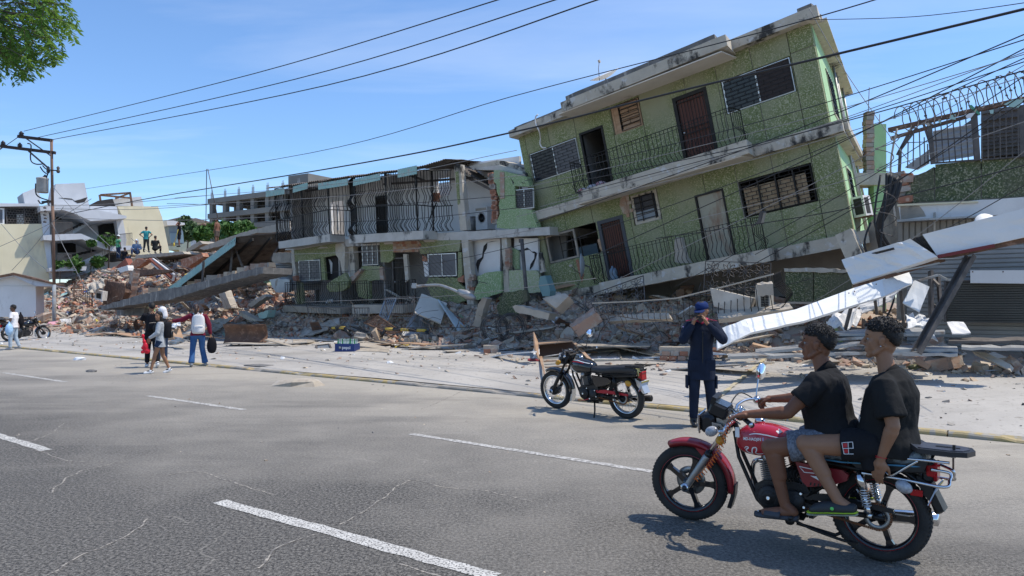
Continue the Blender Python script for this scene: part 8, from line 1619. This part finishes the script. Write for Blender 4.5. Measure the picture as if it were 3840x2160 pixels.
b=MB();b.tube([(-.05,.09,1.5),(-.07,0,1.53),(-.05,-.09,1.5),(.05,-.06,1.485),(.09,0,1.45),(.05,.06,1.485),(-.05,.09,1.5)],.02,8);b.build('collar',M_pink,t)
# ---- group walking away on the kerb
away=lambda p:math.degrees(math.atan2(p.y,p.x))
def backpack(par,lab,M,m,m2,w=.32,h=.44,d=.17):
 t=thing('backpack',lab,'backpack',M);b=MB();b.loft([[Vector((x*d,y*w/2*q,z*h))for x,y in((0,1),(-.45,1.),(-.9,.8),(-1,.3),(-1,-.3),(-.9,-.8),(-.45,-1.),(0,-1))]for z,q in((0,.7),(.05,.95),(.3,1.),(.75,.95),(.92,.8),(1,.45))]);o=b.build('bag_body',m,t);md_=o.modifiers.new('s','SUBSURF');md_.levels=md_.render_levels=2
 b=MB();b.loft([[Vector((-d*.9-x*.06,y*w*.38*q,z*h))for x,y in((0,1),(.8,.8),(1,0),(.8,-.8),(0,-1))]for z,q in((.06,.8),(.12,1),(.38,1),(.45,.7))]);b.build('front_pocket',m2,t)
 b=MB();b.tube(bez([(-d*.93-.055,-w*.34,.44*h),(-d*.93-.07,0,.47*h),(-d*.93-.055,w*.34,.44*h)],4),.006,6);b.build('zip',M_concl,t)
 b=MB()
 for s in(1,-1):b.tube(bez([(-.02,w*.25*s,h*.95),(.08,w*.32*s,h*1.06),(.22,w*.36*s,h*.85),(.23,w*.4*s,h*.45),(.05,w*.48*s,h*.1)],5),.016,6,flat=.5)
 b.tube(bez([(-.03,-.04,h*.98),(-.05,0,h*1.07),(-.03,.04,h*.98)],4),.01,6);b.build('strap',m2,t);return t
def on_fig(c,rot=None):
 t,V,H,k=FIG[-1];return t.matrix_basis@Matrix.Translation(c)@(rot or Matrix())
M_denim=cloth('blue_jeans',(.03,.085,.22),(.05,.13,.30),sc=7);M_blkc=cloth('black_cotton',(.010,.010,.013));M_dden=cloth('dark_denim_shorts',(.02,.035,.07));M_grey=cloth('grey_sweatshirt',(.36,.38,.40),(.44,.46,.48));M_mar=cloth('maroon_sleeves',(.13,.014,.03));M_wbag=mat('white_printed_bag',(.72,.72,.72),(.66,.66,.67),.7,sc=3,c3=(.12,.12,.12),s3=24,p3=(.66,.68))
a_=215
p1_=g_(583,1385);wk=dict(knL=(.12,.09,.5),anL=(.16,.10,.09),knR=(-.06,-.09,.5),anR=(-.26,-.10,.14),ftR=(.8,0,-.6))
figure('tall boy in black T-shirt and trousers walking away with a black backpack',g_(570,1378),125,1.72,dict(wk,elR=(.14,-.25,1.18),wrR=(.28,-.14,1.10),elL=(.14,.25,1.2),wrL=(.3,.12,1.15)),1,'shirt',M_blkc,.6,'trousers',M_blkc,1.9,'white','short',vox=.014)
backpack(None,'black backpack worn by the tall boy in black',on_fig((-.07,0,1.02)),M_blkc,M_blkc)
pb=UV(-16.9,10.45,0)
figure('girl in grey sweatshirt and denim shorts walking between the tall boy and the camera',g_(602,1400),200,1.5,dict(knL=(.14,.08,.52),anL=(.24,.10,.09),knR=(-.05,-.09,.5),anR=(-.22,-.10,.12),ftR=(.85,0,-.5),elL=(.05,.26,1.15),wrL=(.28,.20,1.0),head=(.05,0,1.62)),1,'sweatshirt',M_grey,1.5,'shorts',M_dden,.45,'white','long',vox=.013,hyaw=50,shirtlen=.12)
backpack(None,'black backpack with pale zips worn by the girl in the grey sweatshirt',on_fig((-.07,-.02,1.0)),M_blkc,M_blks,.33,.46,.22)
t,V,H,k_=FIG[-1]
b=MB();b.sph((0,0,0),(.08,.05,.12));b.sph((.03,.0,.14),(.05,.04,.06));b.sph((-.04,0,-.12),(.09,.05,.08));b.sph((.06,0,-.03),(.05,.04,.05));b.sph((.07,0,-.15),(.05,.04,.05));b.sph((.06,0,.3),(.045,.03,.06));b.cap((.04,0,.15),(.06,0,.3),.03,.02)
o=organic(b,'red_toy',mat('bright_red_plastic',(.65,.01,.03),rough=.4),None,.012,2);o.matrix_basis=on_fig((.36,.22,.78));tag(o,'bright red plastic toy carried in the hand of the girl in grey','toy')
t=thing('person','person with a white cloth over the head, mostly hidden behind the tall boy','person',Matrix.Translation(g_(606,1362))@Matrix.Rotation(R(125),4,'Z'))
b=MB();Hm=headM((.02,0,1.47),70);torso(b,[((0,0,.75),.14,.11),((0,0,.95),.14,.11),((0,0,1.2),.16,.11),((0,0,1.27),.15,.08),((0,0,1.32),.07,.06)]);b.cap((0,0,1.28),(.01,0,1.4),.05,.045);head(b,Hm,.95);b.cap((0,.08,.8),(.02,.09,.42),.08,.055);b.cap((0,-.08,.8),(.02,-.09,.42),.08,.055);b.cap((.02,.09,.42),(-.02,.09,.06),.052,.035);b.cap((.02,-.09,.42),(-.02,-.09,.06),.052,.035);b.cap((0,.17,1.2),(.1,.2,.95),.05,.04);b.cap((0,-.17,1.2),(.1,-.2,.95),.05,.04);organic(b,'body',M_sk[1],t,.016,3)
b=MB();torso(b,[((0,0,.72),.16,.13),((0,0,.95),.16,.13),((0,0,1.2),.18,.13),((0,0,1.29),.12,.09)]);b.cap((0,.17,1.2),(.1,.2,.95),.065,.055);b.cap((0,-.17,1.2),(.1,-.2,.95),.065,.055);organic(b,'shirt',M_blkc,t,.014,3)
b=MB();b.tube([(0,.08,.8),(.02,.09,.42),(-.02,.09,.1)],[.1,.075,.06],12);b.tube([(0,-.08,.8),(.02,-.09,.42),(-.02,-.09,.1)],[.1,.075,.06],12);b.sph((0,0,.8),(.12,.16,.1));organic(b,'trousers',M_dden,t,.014,3)
b=MB();b.sph(Hm@Vector((-.03,0,.035)),(.115,.115,.125));b.tube([Hm@Vector((-.06,0,-.02)),Hm@Vector((-.08,.02,-.14)),Hm@Vector((-.06,.03,-.22))],[.1,.09,.04],12);o=organic(b,'head_cloth',mat('white_head_cloth',(.74,.73,.75),rough=.9),t,.012,3)
wpos=g_(742,1375)
figure('woman in blue jeans and maroon sleeves walking away with one arm stretched out',wpos,118,1.70,dict(knL=(.02,.13,.5),anL=(-.10,.17,.11),ftL=(.95,0,-.3),knR=(.1,-.12,.5),anR=(.12,-.20,.09),elL=(.12,.42,1.30),wrL=(.25,.64,1.26),hdL=(.4,.9,0),elR=(-.02,-.28,1.16),wrR=(.0,-.33,.88),head=(.08,.05,1.60)),1,'top',M_mar,1.6,'jeans',M_denim,1.98,'grey','bun',M_hairb,vox=.013,hpitch=-15,wide=1.08)
backpack(None,'white backpack with small dark print worn by the woman in blue jeans',on_fig((-.07,.0,.92)),M_wbag,M_wbag,.36,.54,.2)
b=MB();T=on_fig((.0,-.36,.84));b.loft([[Vector((x*w*.4,y*w,z))for x,y in((1,.5),(1,-.5),(0,-1),(-1,-.5),(-1,.5),(0,1))]for z,w in((-.48,.05),(-.44,.13),(-.28,.17),(-.1,.13),(-.02,.06))]);o=b.build('tote_bag',M_blkc,None);md_=o.modifiers.new('s','SUBSURF');md_.levels=md_.render_levels=2;b=MB();b.tube(bez([(0,.05,-.06),(0,.03,.04),(0,-.03,.04),(0,-.05,-.06)],4),.008,6);h_=b.build('bag_handle',M_blkc,o);o.matrix_basis=T;tag(o,'black tote bag carried in the right hand of the woman in jeans','bag')
# ---- man at the left edge
lp_=g_(52,1312)
figure('man in white T-shirt and pale jeans walking at the left edge with several bags',lp_,250-60,1.66,dict(knL=(.08,.09,.5),anL=(.08,.1,.09),knR=(-.02,-.08,.5),anR=(-.16,-.09,.13),elL=(.0,.27,1.15),wrL=(.1,.32,.92),elR=(.02,-.3,1.14),wrR=(.12,-.33,1.0)),2,'shirt',cloth('white_tshirt',(.70,.68,.68)),.7,'jeans',cloth('pale_jeans',(.33,.40,.47)),1.95,'grey','curly',vox=.014)
for c,sz,mm,lb_,ct in(((.0,.36,.80),(.13,.16,.24),mat('pale_blue_bag',(.35,.55,.78),rough=.5),'pale blue and pink bag at the left edge beside the man in white','bag'),((-.05,-.40,1.12),(.13,.13,.27),M_blkc,'black bag slung high beside the man in white','bag'),((.0,-.36,.62),(.15,.16,.21),M_blks,'round black plastic bag hanging low by the man in white','bag'),((.05,-.28,.92),(.12,.13,.18),cloth('pinkish_grey_bag',(.32,.25,.24)),'pinkish grey bag hanging at the side of the man in white','bag')):
 b=MB();b.sph((0,0,0),sz,14,10);b.cap((0,0,sz[2]*.8),(0,0,sz[2]*1.25),.05,.025);o=organic(b,'bag',mm,None,.014,3);wrinkle(o,.02,9);o.matrix_basis=on_fig(c);tag(o,lb_,ct)
 # ---- people on the rubble (far): x,y in crop of [400,800] scaled .345
def far(label,x,y,Z,yaw,**k):
 p=W3(*c5(x,y),Z);return figure(label,p,yaw,vox=.024,**k)
FARP=[]
far('man in green striped shirt and white cap standing at the left of the rubble heap',125,505,50,60,hgt=1.72,skin=2,top='shirt',topc=cloth('green_striped_shirt',(.03,.25,.10),(.25,.5,.3),sc=14,stretch=(.1,.1,1),mixpos=(.48,.52)),legs='trousers',legc=M_dden,leglen=1.9,shoe='black',pose=dict(elL=(.05,.3,1.15),wrL=(.18,.15,1.02)))
t,V,H,k_=FIG[-1];b=MB();b.sph(H@Vector((-.01,0,.08)),(.11,.095,.075));b.sph(H@Vector((.09,0,.06)),(.07,.06,.012));b.build('cap',M_wstk,t)
far('man in teal shirt standing with hands on hips on the rubble, seen from behind',430,420,50,95,hgt=1.76,skin=1,top='shirt',topc=cloth('teal_shirt',(.04,.26,.27)),legs='trousers',legc=cloth('dark_grey_trousers',(.045,.045,.04)),leglen=1.95,shoe='black',pose=dict(elL=(-.05,.42,1.2),wrL=(.0,.2,1.03),elR=(-.05,-.42,1.2),wrR=(.0,-.2,1.03),knL=(.02,.12,.5),knR=(0,-.12,.5),anL=(0,.17,.09),anR=(0,-.17,.09)))
sit=dict(pel=(0,0,.28),che=(.04,0,.70),shL=(.03,.19,.77),shR=(.03,-.19,.77),elL=(.1,.27,.5),elR=(.1,-.27,.5),wrL=(.3,.12,.45),wrR=(.3,-.12,.45),knL=(.42,.18,.45),knR=(.42,-.18,.45),anL=(.45,.16,.09),anR=(.45,-.16,.09),head=(.08,0,.98))
far('person in blue grey clothes and white head cover sitting on the rubble',330,470,50,-80,hgt=1.9,skin=1,top='shirt',topc=cloth('blue_grey_shirt',(.14,.20,.30)),legs='trousers',legc=cloth('dark_blue_trousers',(.03,.05,.1)),leglen=1.9,shoe='black',sleeve=1.5,pose=sit)
t,V,H,k_=FIG[-1];b=MB();b.sph(H@Vector((-.02,0,.05)),(.11,.1,.11));b.cap(H@Vector((-.06,0,0)),H@Vector((-.07,0,-.16)),.1,.1);b.build('head_cover',M_wstk,t)
far('man in black vest sitting on the rubble with his back to the road',525,430,50,95,hgt=1.9,skin=1,top='vest',topc=cloth('black_vest',(.02,.021,.022)),legs='trousers',legc=M_blkc,leglen=1.9,shoe='black',pose=sit)
far('man in black holding his head with one hand on the rubble',790,365,50,200,hgt=1.75,skin=0,top='shirt',topc=M_blkc,legs='shorts',legc=M_blkc,leglen=.95,shoe='black',pose=dict(elL=(.18,.3,1.52),wrL=(.12,.12,1.66),hdL=(-.5,-.4,.5)))
t,V,H,k_=FIG[-1];b=MB();b.tube([(.3,.2,.2),(.12,.27,.9),(.05,.29,1.2)],.02,6);b.sph((.32,.2,.14),(.06,.1,.14));o=b.build('shovel',mat('yellow_handle',(.55,.42,.05),rough=.5));o.matrix_basis=t.matrix_basis.copy();tag(o,'yellow shovel beside the man in black on the rubble','shovel')
far('shirtless man in brown shorts standing on the broken roof slab',1200,345,47,165,hgt=1.76,skin=0,legs='shorts',legc=cloth('brown_shorts',(.10,.075,.06)),leglen=.9,shoe=None,pose=dict(elR=(-.04,-.24,1.14),wrR=(.0,-.2,.9)),hair='curly')
far('person crouching low among the rubble beside the man in green stripes',190,530,49,80,hgt=1.6,skin=2,top='shirt',topc=M_blkc,legs='trousers',legc=M_dden,leglen=1.9,shoe='black',pose=sit)
# --- overhead wires and the near tree
vp=lambda x,y:(x*1.4907,y*1.4907)
def cable(label,pts,r,m=None,group=None,sag=.0):
 P=[W3(*vp(x,y),z)for x,y,z in pts]
 if len(P)==2:P=[P[0].lerp(P[1],k/14)-Vector((0,0,sag*4*(k/14)*(1-k/14)))for k in range(15)]
 else:P=bez(P,8)
 b=MB();b.tube(P,r,5);tag(b.build('cable',m or M_wire),label,'cable',group)
def line(x0,y0,z0,x1,y1,z1,xe):
 A,B=W3(*vp(x0,y0),z0),W3(*vp(x1,y1),z1);return A,B
cable('power cable from the upper crossarm insulator climbing to the top edge, uppermost of three',[(60,330,40),(640,185,26),(1290,-12,17)],.016);cable('power cable from the pole climbing to the top edge, middle of three',[(85,348,40),(740,200,26),(1440,-14,17)],.017);cable('power cable from the pole climbing to the top edge, lowest of three',[(128,352,40),(820,215,25),(1550,-16,16)],.018)
cable('thin cable running left of the pole insulator to the left edge',[(15,365,40),(-60,410,50)],.02);cable('thin cable rising from the low crossarm to the upper insulator',[(-20,390,46),(60,335,40)],.02)
cable('long thin cable rising across the sky behind the leaning block roof',[(215,475,42),(780,385,27),(1280,245,19),(1900,85,13),(2260,-18,11)],.011)
cable('thickest black cable crossing the whole picture in front of the leaning block',[(140,545,42),(370,500,36),(900,412,22),(1280,335,16.5),(1677,237,13.5),(2110,135,11),(2640,8,9)],.021)
cable('black cable from the top right corner towards the roof corner of the leaning block',[(2010,50,16),(2300,42,13),(2640,-2,10)],.007);cable('cable dropping from the right roof corner down to the shop',[(2035,20,16.5),(2120,170,16),(2230,330,15),(2290,410,14.6)],.008,M_wireg)
fan=[(1330,470,2640,118),(1320,455,2640,80),(1310,485,2640,160),(1360,520,2640,108),(1400,500,2640,135),(1350,560,2640,60),(1300,545,2640,172),(1420,610,2640,118),(1500,640,2640,90),(1560,700,2640,128),(1700,720,2640,150),(1850,690,2640,190),(1720,560,2640,285),(1900,640,2640,215),(1650,600,2640,400),(1980,800,2640,330),(2120,690,2640,430)]
for k,(x0,y0,x1,y1)in enumerate(fan):cable('thin dark cable fanning out from the leaning block to the right edge',[(x0,y0,17.5-.1*k),(lerp(x0,x1,.45),lerp(y0,y1,.45)+16+3*(k%4),13.5),(x1,y1,8.5+.12*k)],.0065+.0015*(k%3),M_wire if k%3 else M_wireg,'cables fanning out to the right edge')
for k,(x0,y0,x1,y1)in enumerate(((380,520,1320,440),(420,512,1310,490),(440,498,1300,378),(640,560,1330,520),(730,640,1360,575),(740,690,1380,600),(760,760,1500,700),(700,820,1700,790),(980,800,1900,720),(1200,860,2050,700))):cable('thin sagging cable strung in front of the middle block',[(x0,y0,26),(lerp(x0,x1,.5),lerp(y0,y1,.5)+14+4*(k%3),21.5),(x1,y1,17.3)],.008,M_wire if k%2 else M_wireg,'sagging cables before the middle block')
for k,(x0,y0,x1,y1)in enumerate(((0,560,130,690),(0,620,230,500),(30,680,160,520),(130,560,260,800),(133,470,300,640),(0,520,520,492),(140,525,560,512),(150,548,700,545),(430,660,900,790),(330,600,560,760),(600,690,1150,860))):cable('slack wire trailing from the pole over the left buildings and rubble',[(x0,y0,39.5),(lerp(x0,x1,.5),lerp(y0,y1,.5)+8,38),(x1,y1,36)],.014,M_wireg,'slack wires around the rusty pole')
b=MB()
for x0,y0,x1,y1 in((520,425,518,500),(523,425,548,490)):b.tube([W3(*vp(x0,y0),60),W3(*vp(x1,y1+60),60)],.035,5)
tag(b.build('radio_mast',M_irong),'thin guyed mast rising against the sky left of the frame building','mast')
for k in range(3):b=MB();x_,y_=[(2190,560),(2215,500),(2230,600)][k];b.tube(bez([W3(*vp(x_,y_-60*k),14.6),W3(*vp(x_-15,y_+60),14.6),W3(*vp(x_+20,y_+140),14.7),W3(*vp(x_-10,y_+220),14.8)],5),.02,6);tag(b.build('hanging_cable_bundle',M_wire),['left','middle','right'][k]+' bundle of black cables hanging in the gap beside the shop building','cable')
tc_=W3(*vp(30,60),9.5);t=thing('tree','leafy green tree branch with feathery leaves hanging in at the top left corner','tree',Matrix.Translation(tc_));b=MB()
tr=Vector((-3.4,.5,-(tc_.z)-0.1));b.tube(bez([tr,tr+Vector((.2,0,2.2)),Vector((-2.6,.3,-1.2)),Vector((-1.2,0,.2))],5),[.19]*5+[.16]*5+[.12]*5+[.08],10);b.build('trunk',M_bark,t)
rr=random.Random(21);br=MB();vs=[];fs=[]
def inside(p):
 q=p;return True
for k in range(250):
 th=rr.uniform(-.9,1.9);rad=rr.uniform(.1,1.);px,py=-70+rr.random()**.9*262*math.sqrt(1-(rr.uniform(0,.9))**2),rr.uniform(-90,188)
 lim=np.interp(py,[-90,0,60,120,160,195],[175,175,195,185,120,60])
 if px>lim:continue
 o=W3(*vp(px,py),rr.uniform(8.6,10.4))-tc_;d=Vector((rr.uniform(-.3,1),rr.uniform(-.6,.6),rr.uniform(-1.,.1))).normalized();L=rr.uniform(.22,.38);st=o-d*L*.6;br.tube([Vector((-1.2,0,.3)).lerp(st,.75),st,o+d*L*.4],[.007,.004,.002],4)
 for j in range(13):
  c=st+d*L*j/12-Vector((0,0,.05*(j/12)**2));s=d.cross(Vector((rr.gauss(0,.3),rr.gauss(0,.3),1))).normalized()
  for sg in(1,-1):
   a=(s*sg*.9+d*.45+Vector((0,0,rr.uniform(-.5,.1)))).normalized();w=a.cross(Vector((rr.gauss(0,.5),rr.gauss(0,.5),1))).normalized();l=rr.uniform(.07,.11);i0=len(vs);vs+=[c,c+a*l*.45+w*.017,c+a*l,c+a*l*.45-w*.017];fs.append((i0,i0+1,i0+2,i0+3))
br.build('twigs',M_bark,t);lb_=MB();lb_.add(vs,fs);o=lb_.build('crown',mat('bright_leaf_green',(.075,.16,.03),(.12,.22,.04),.45,sc=6,spec=.4),t,False)  # crown in a lighter green than the other leaf materials
nt=o.data.materials[0].node_tree;pb_=nt.nodes['Principled BSDF'];tr_=nt.nodes.new('ShaderNodeBsdfTranslucent');tr_.inputs[0].default_value=(.22,.38,.05,1);ms_=nt.nodes.new('ShaderNodeMixShader');ms_.inputs[0].default_value=.35;nt.links.new(pb_.outputs[0],ms_.inputs[1]);nt.links.new(tr_.outputs[0],ms_.inputs[2]);nt.links.new(ms_.outputs[0],[n for n in nt.nodes if n.type=='OUTPUT_MATERIAL'][0].inputs[0])
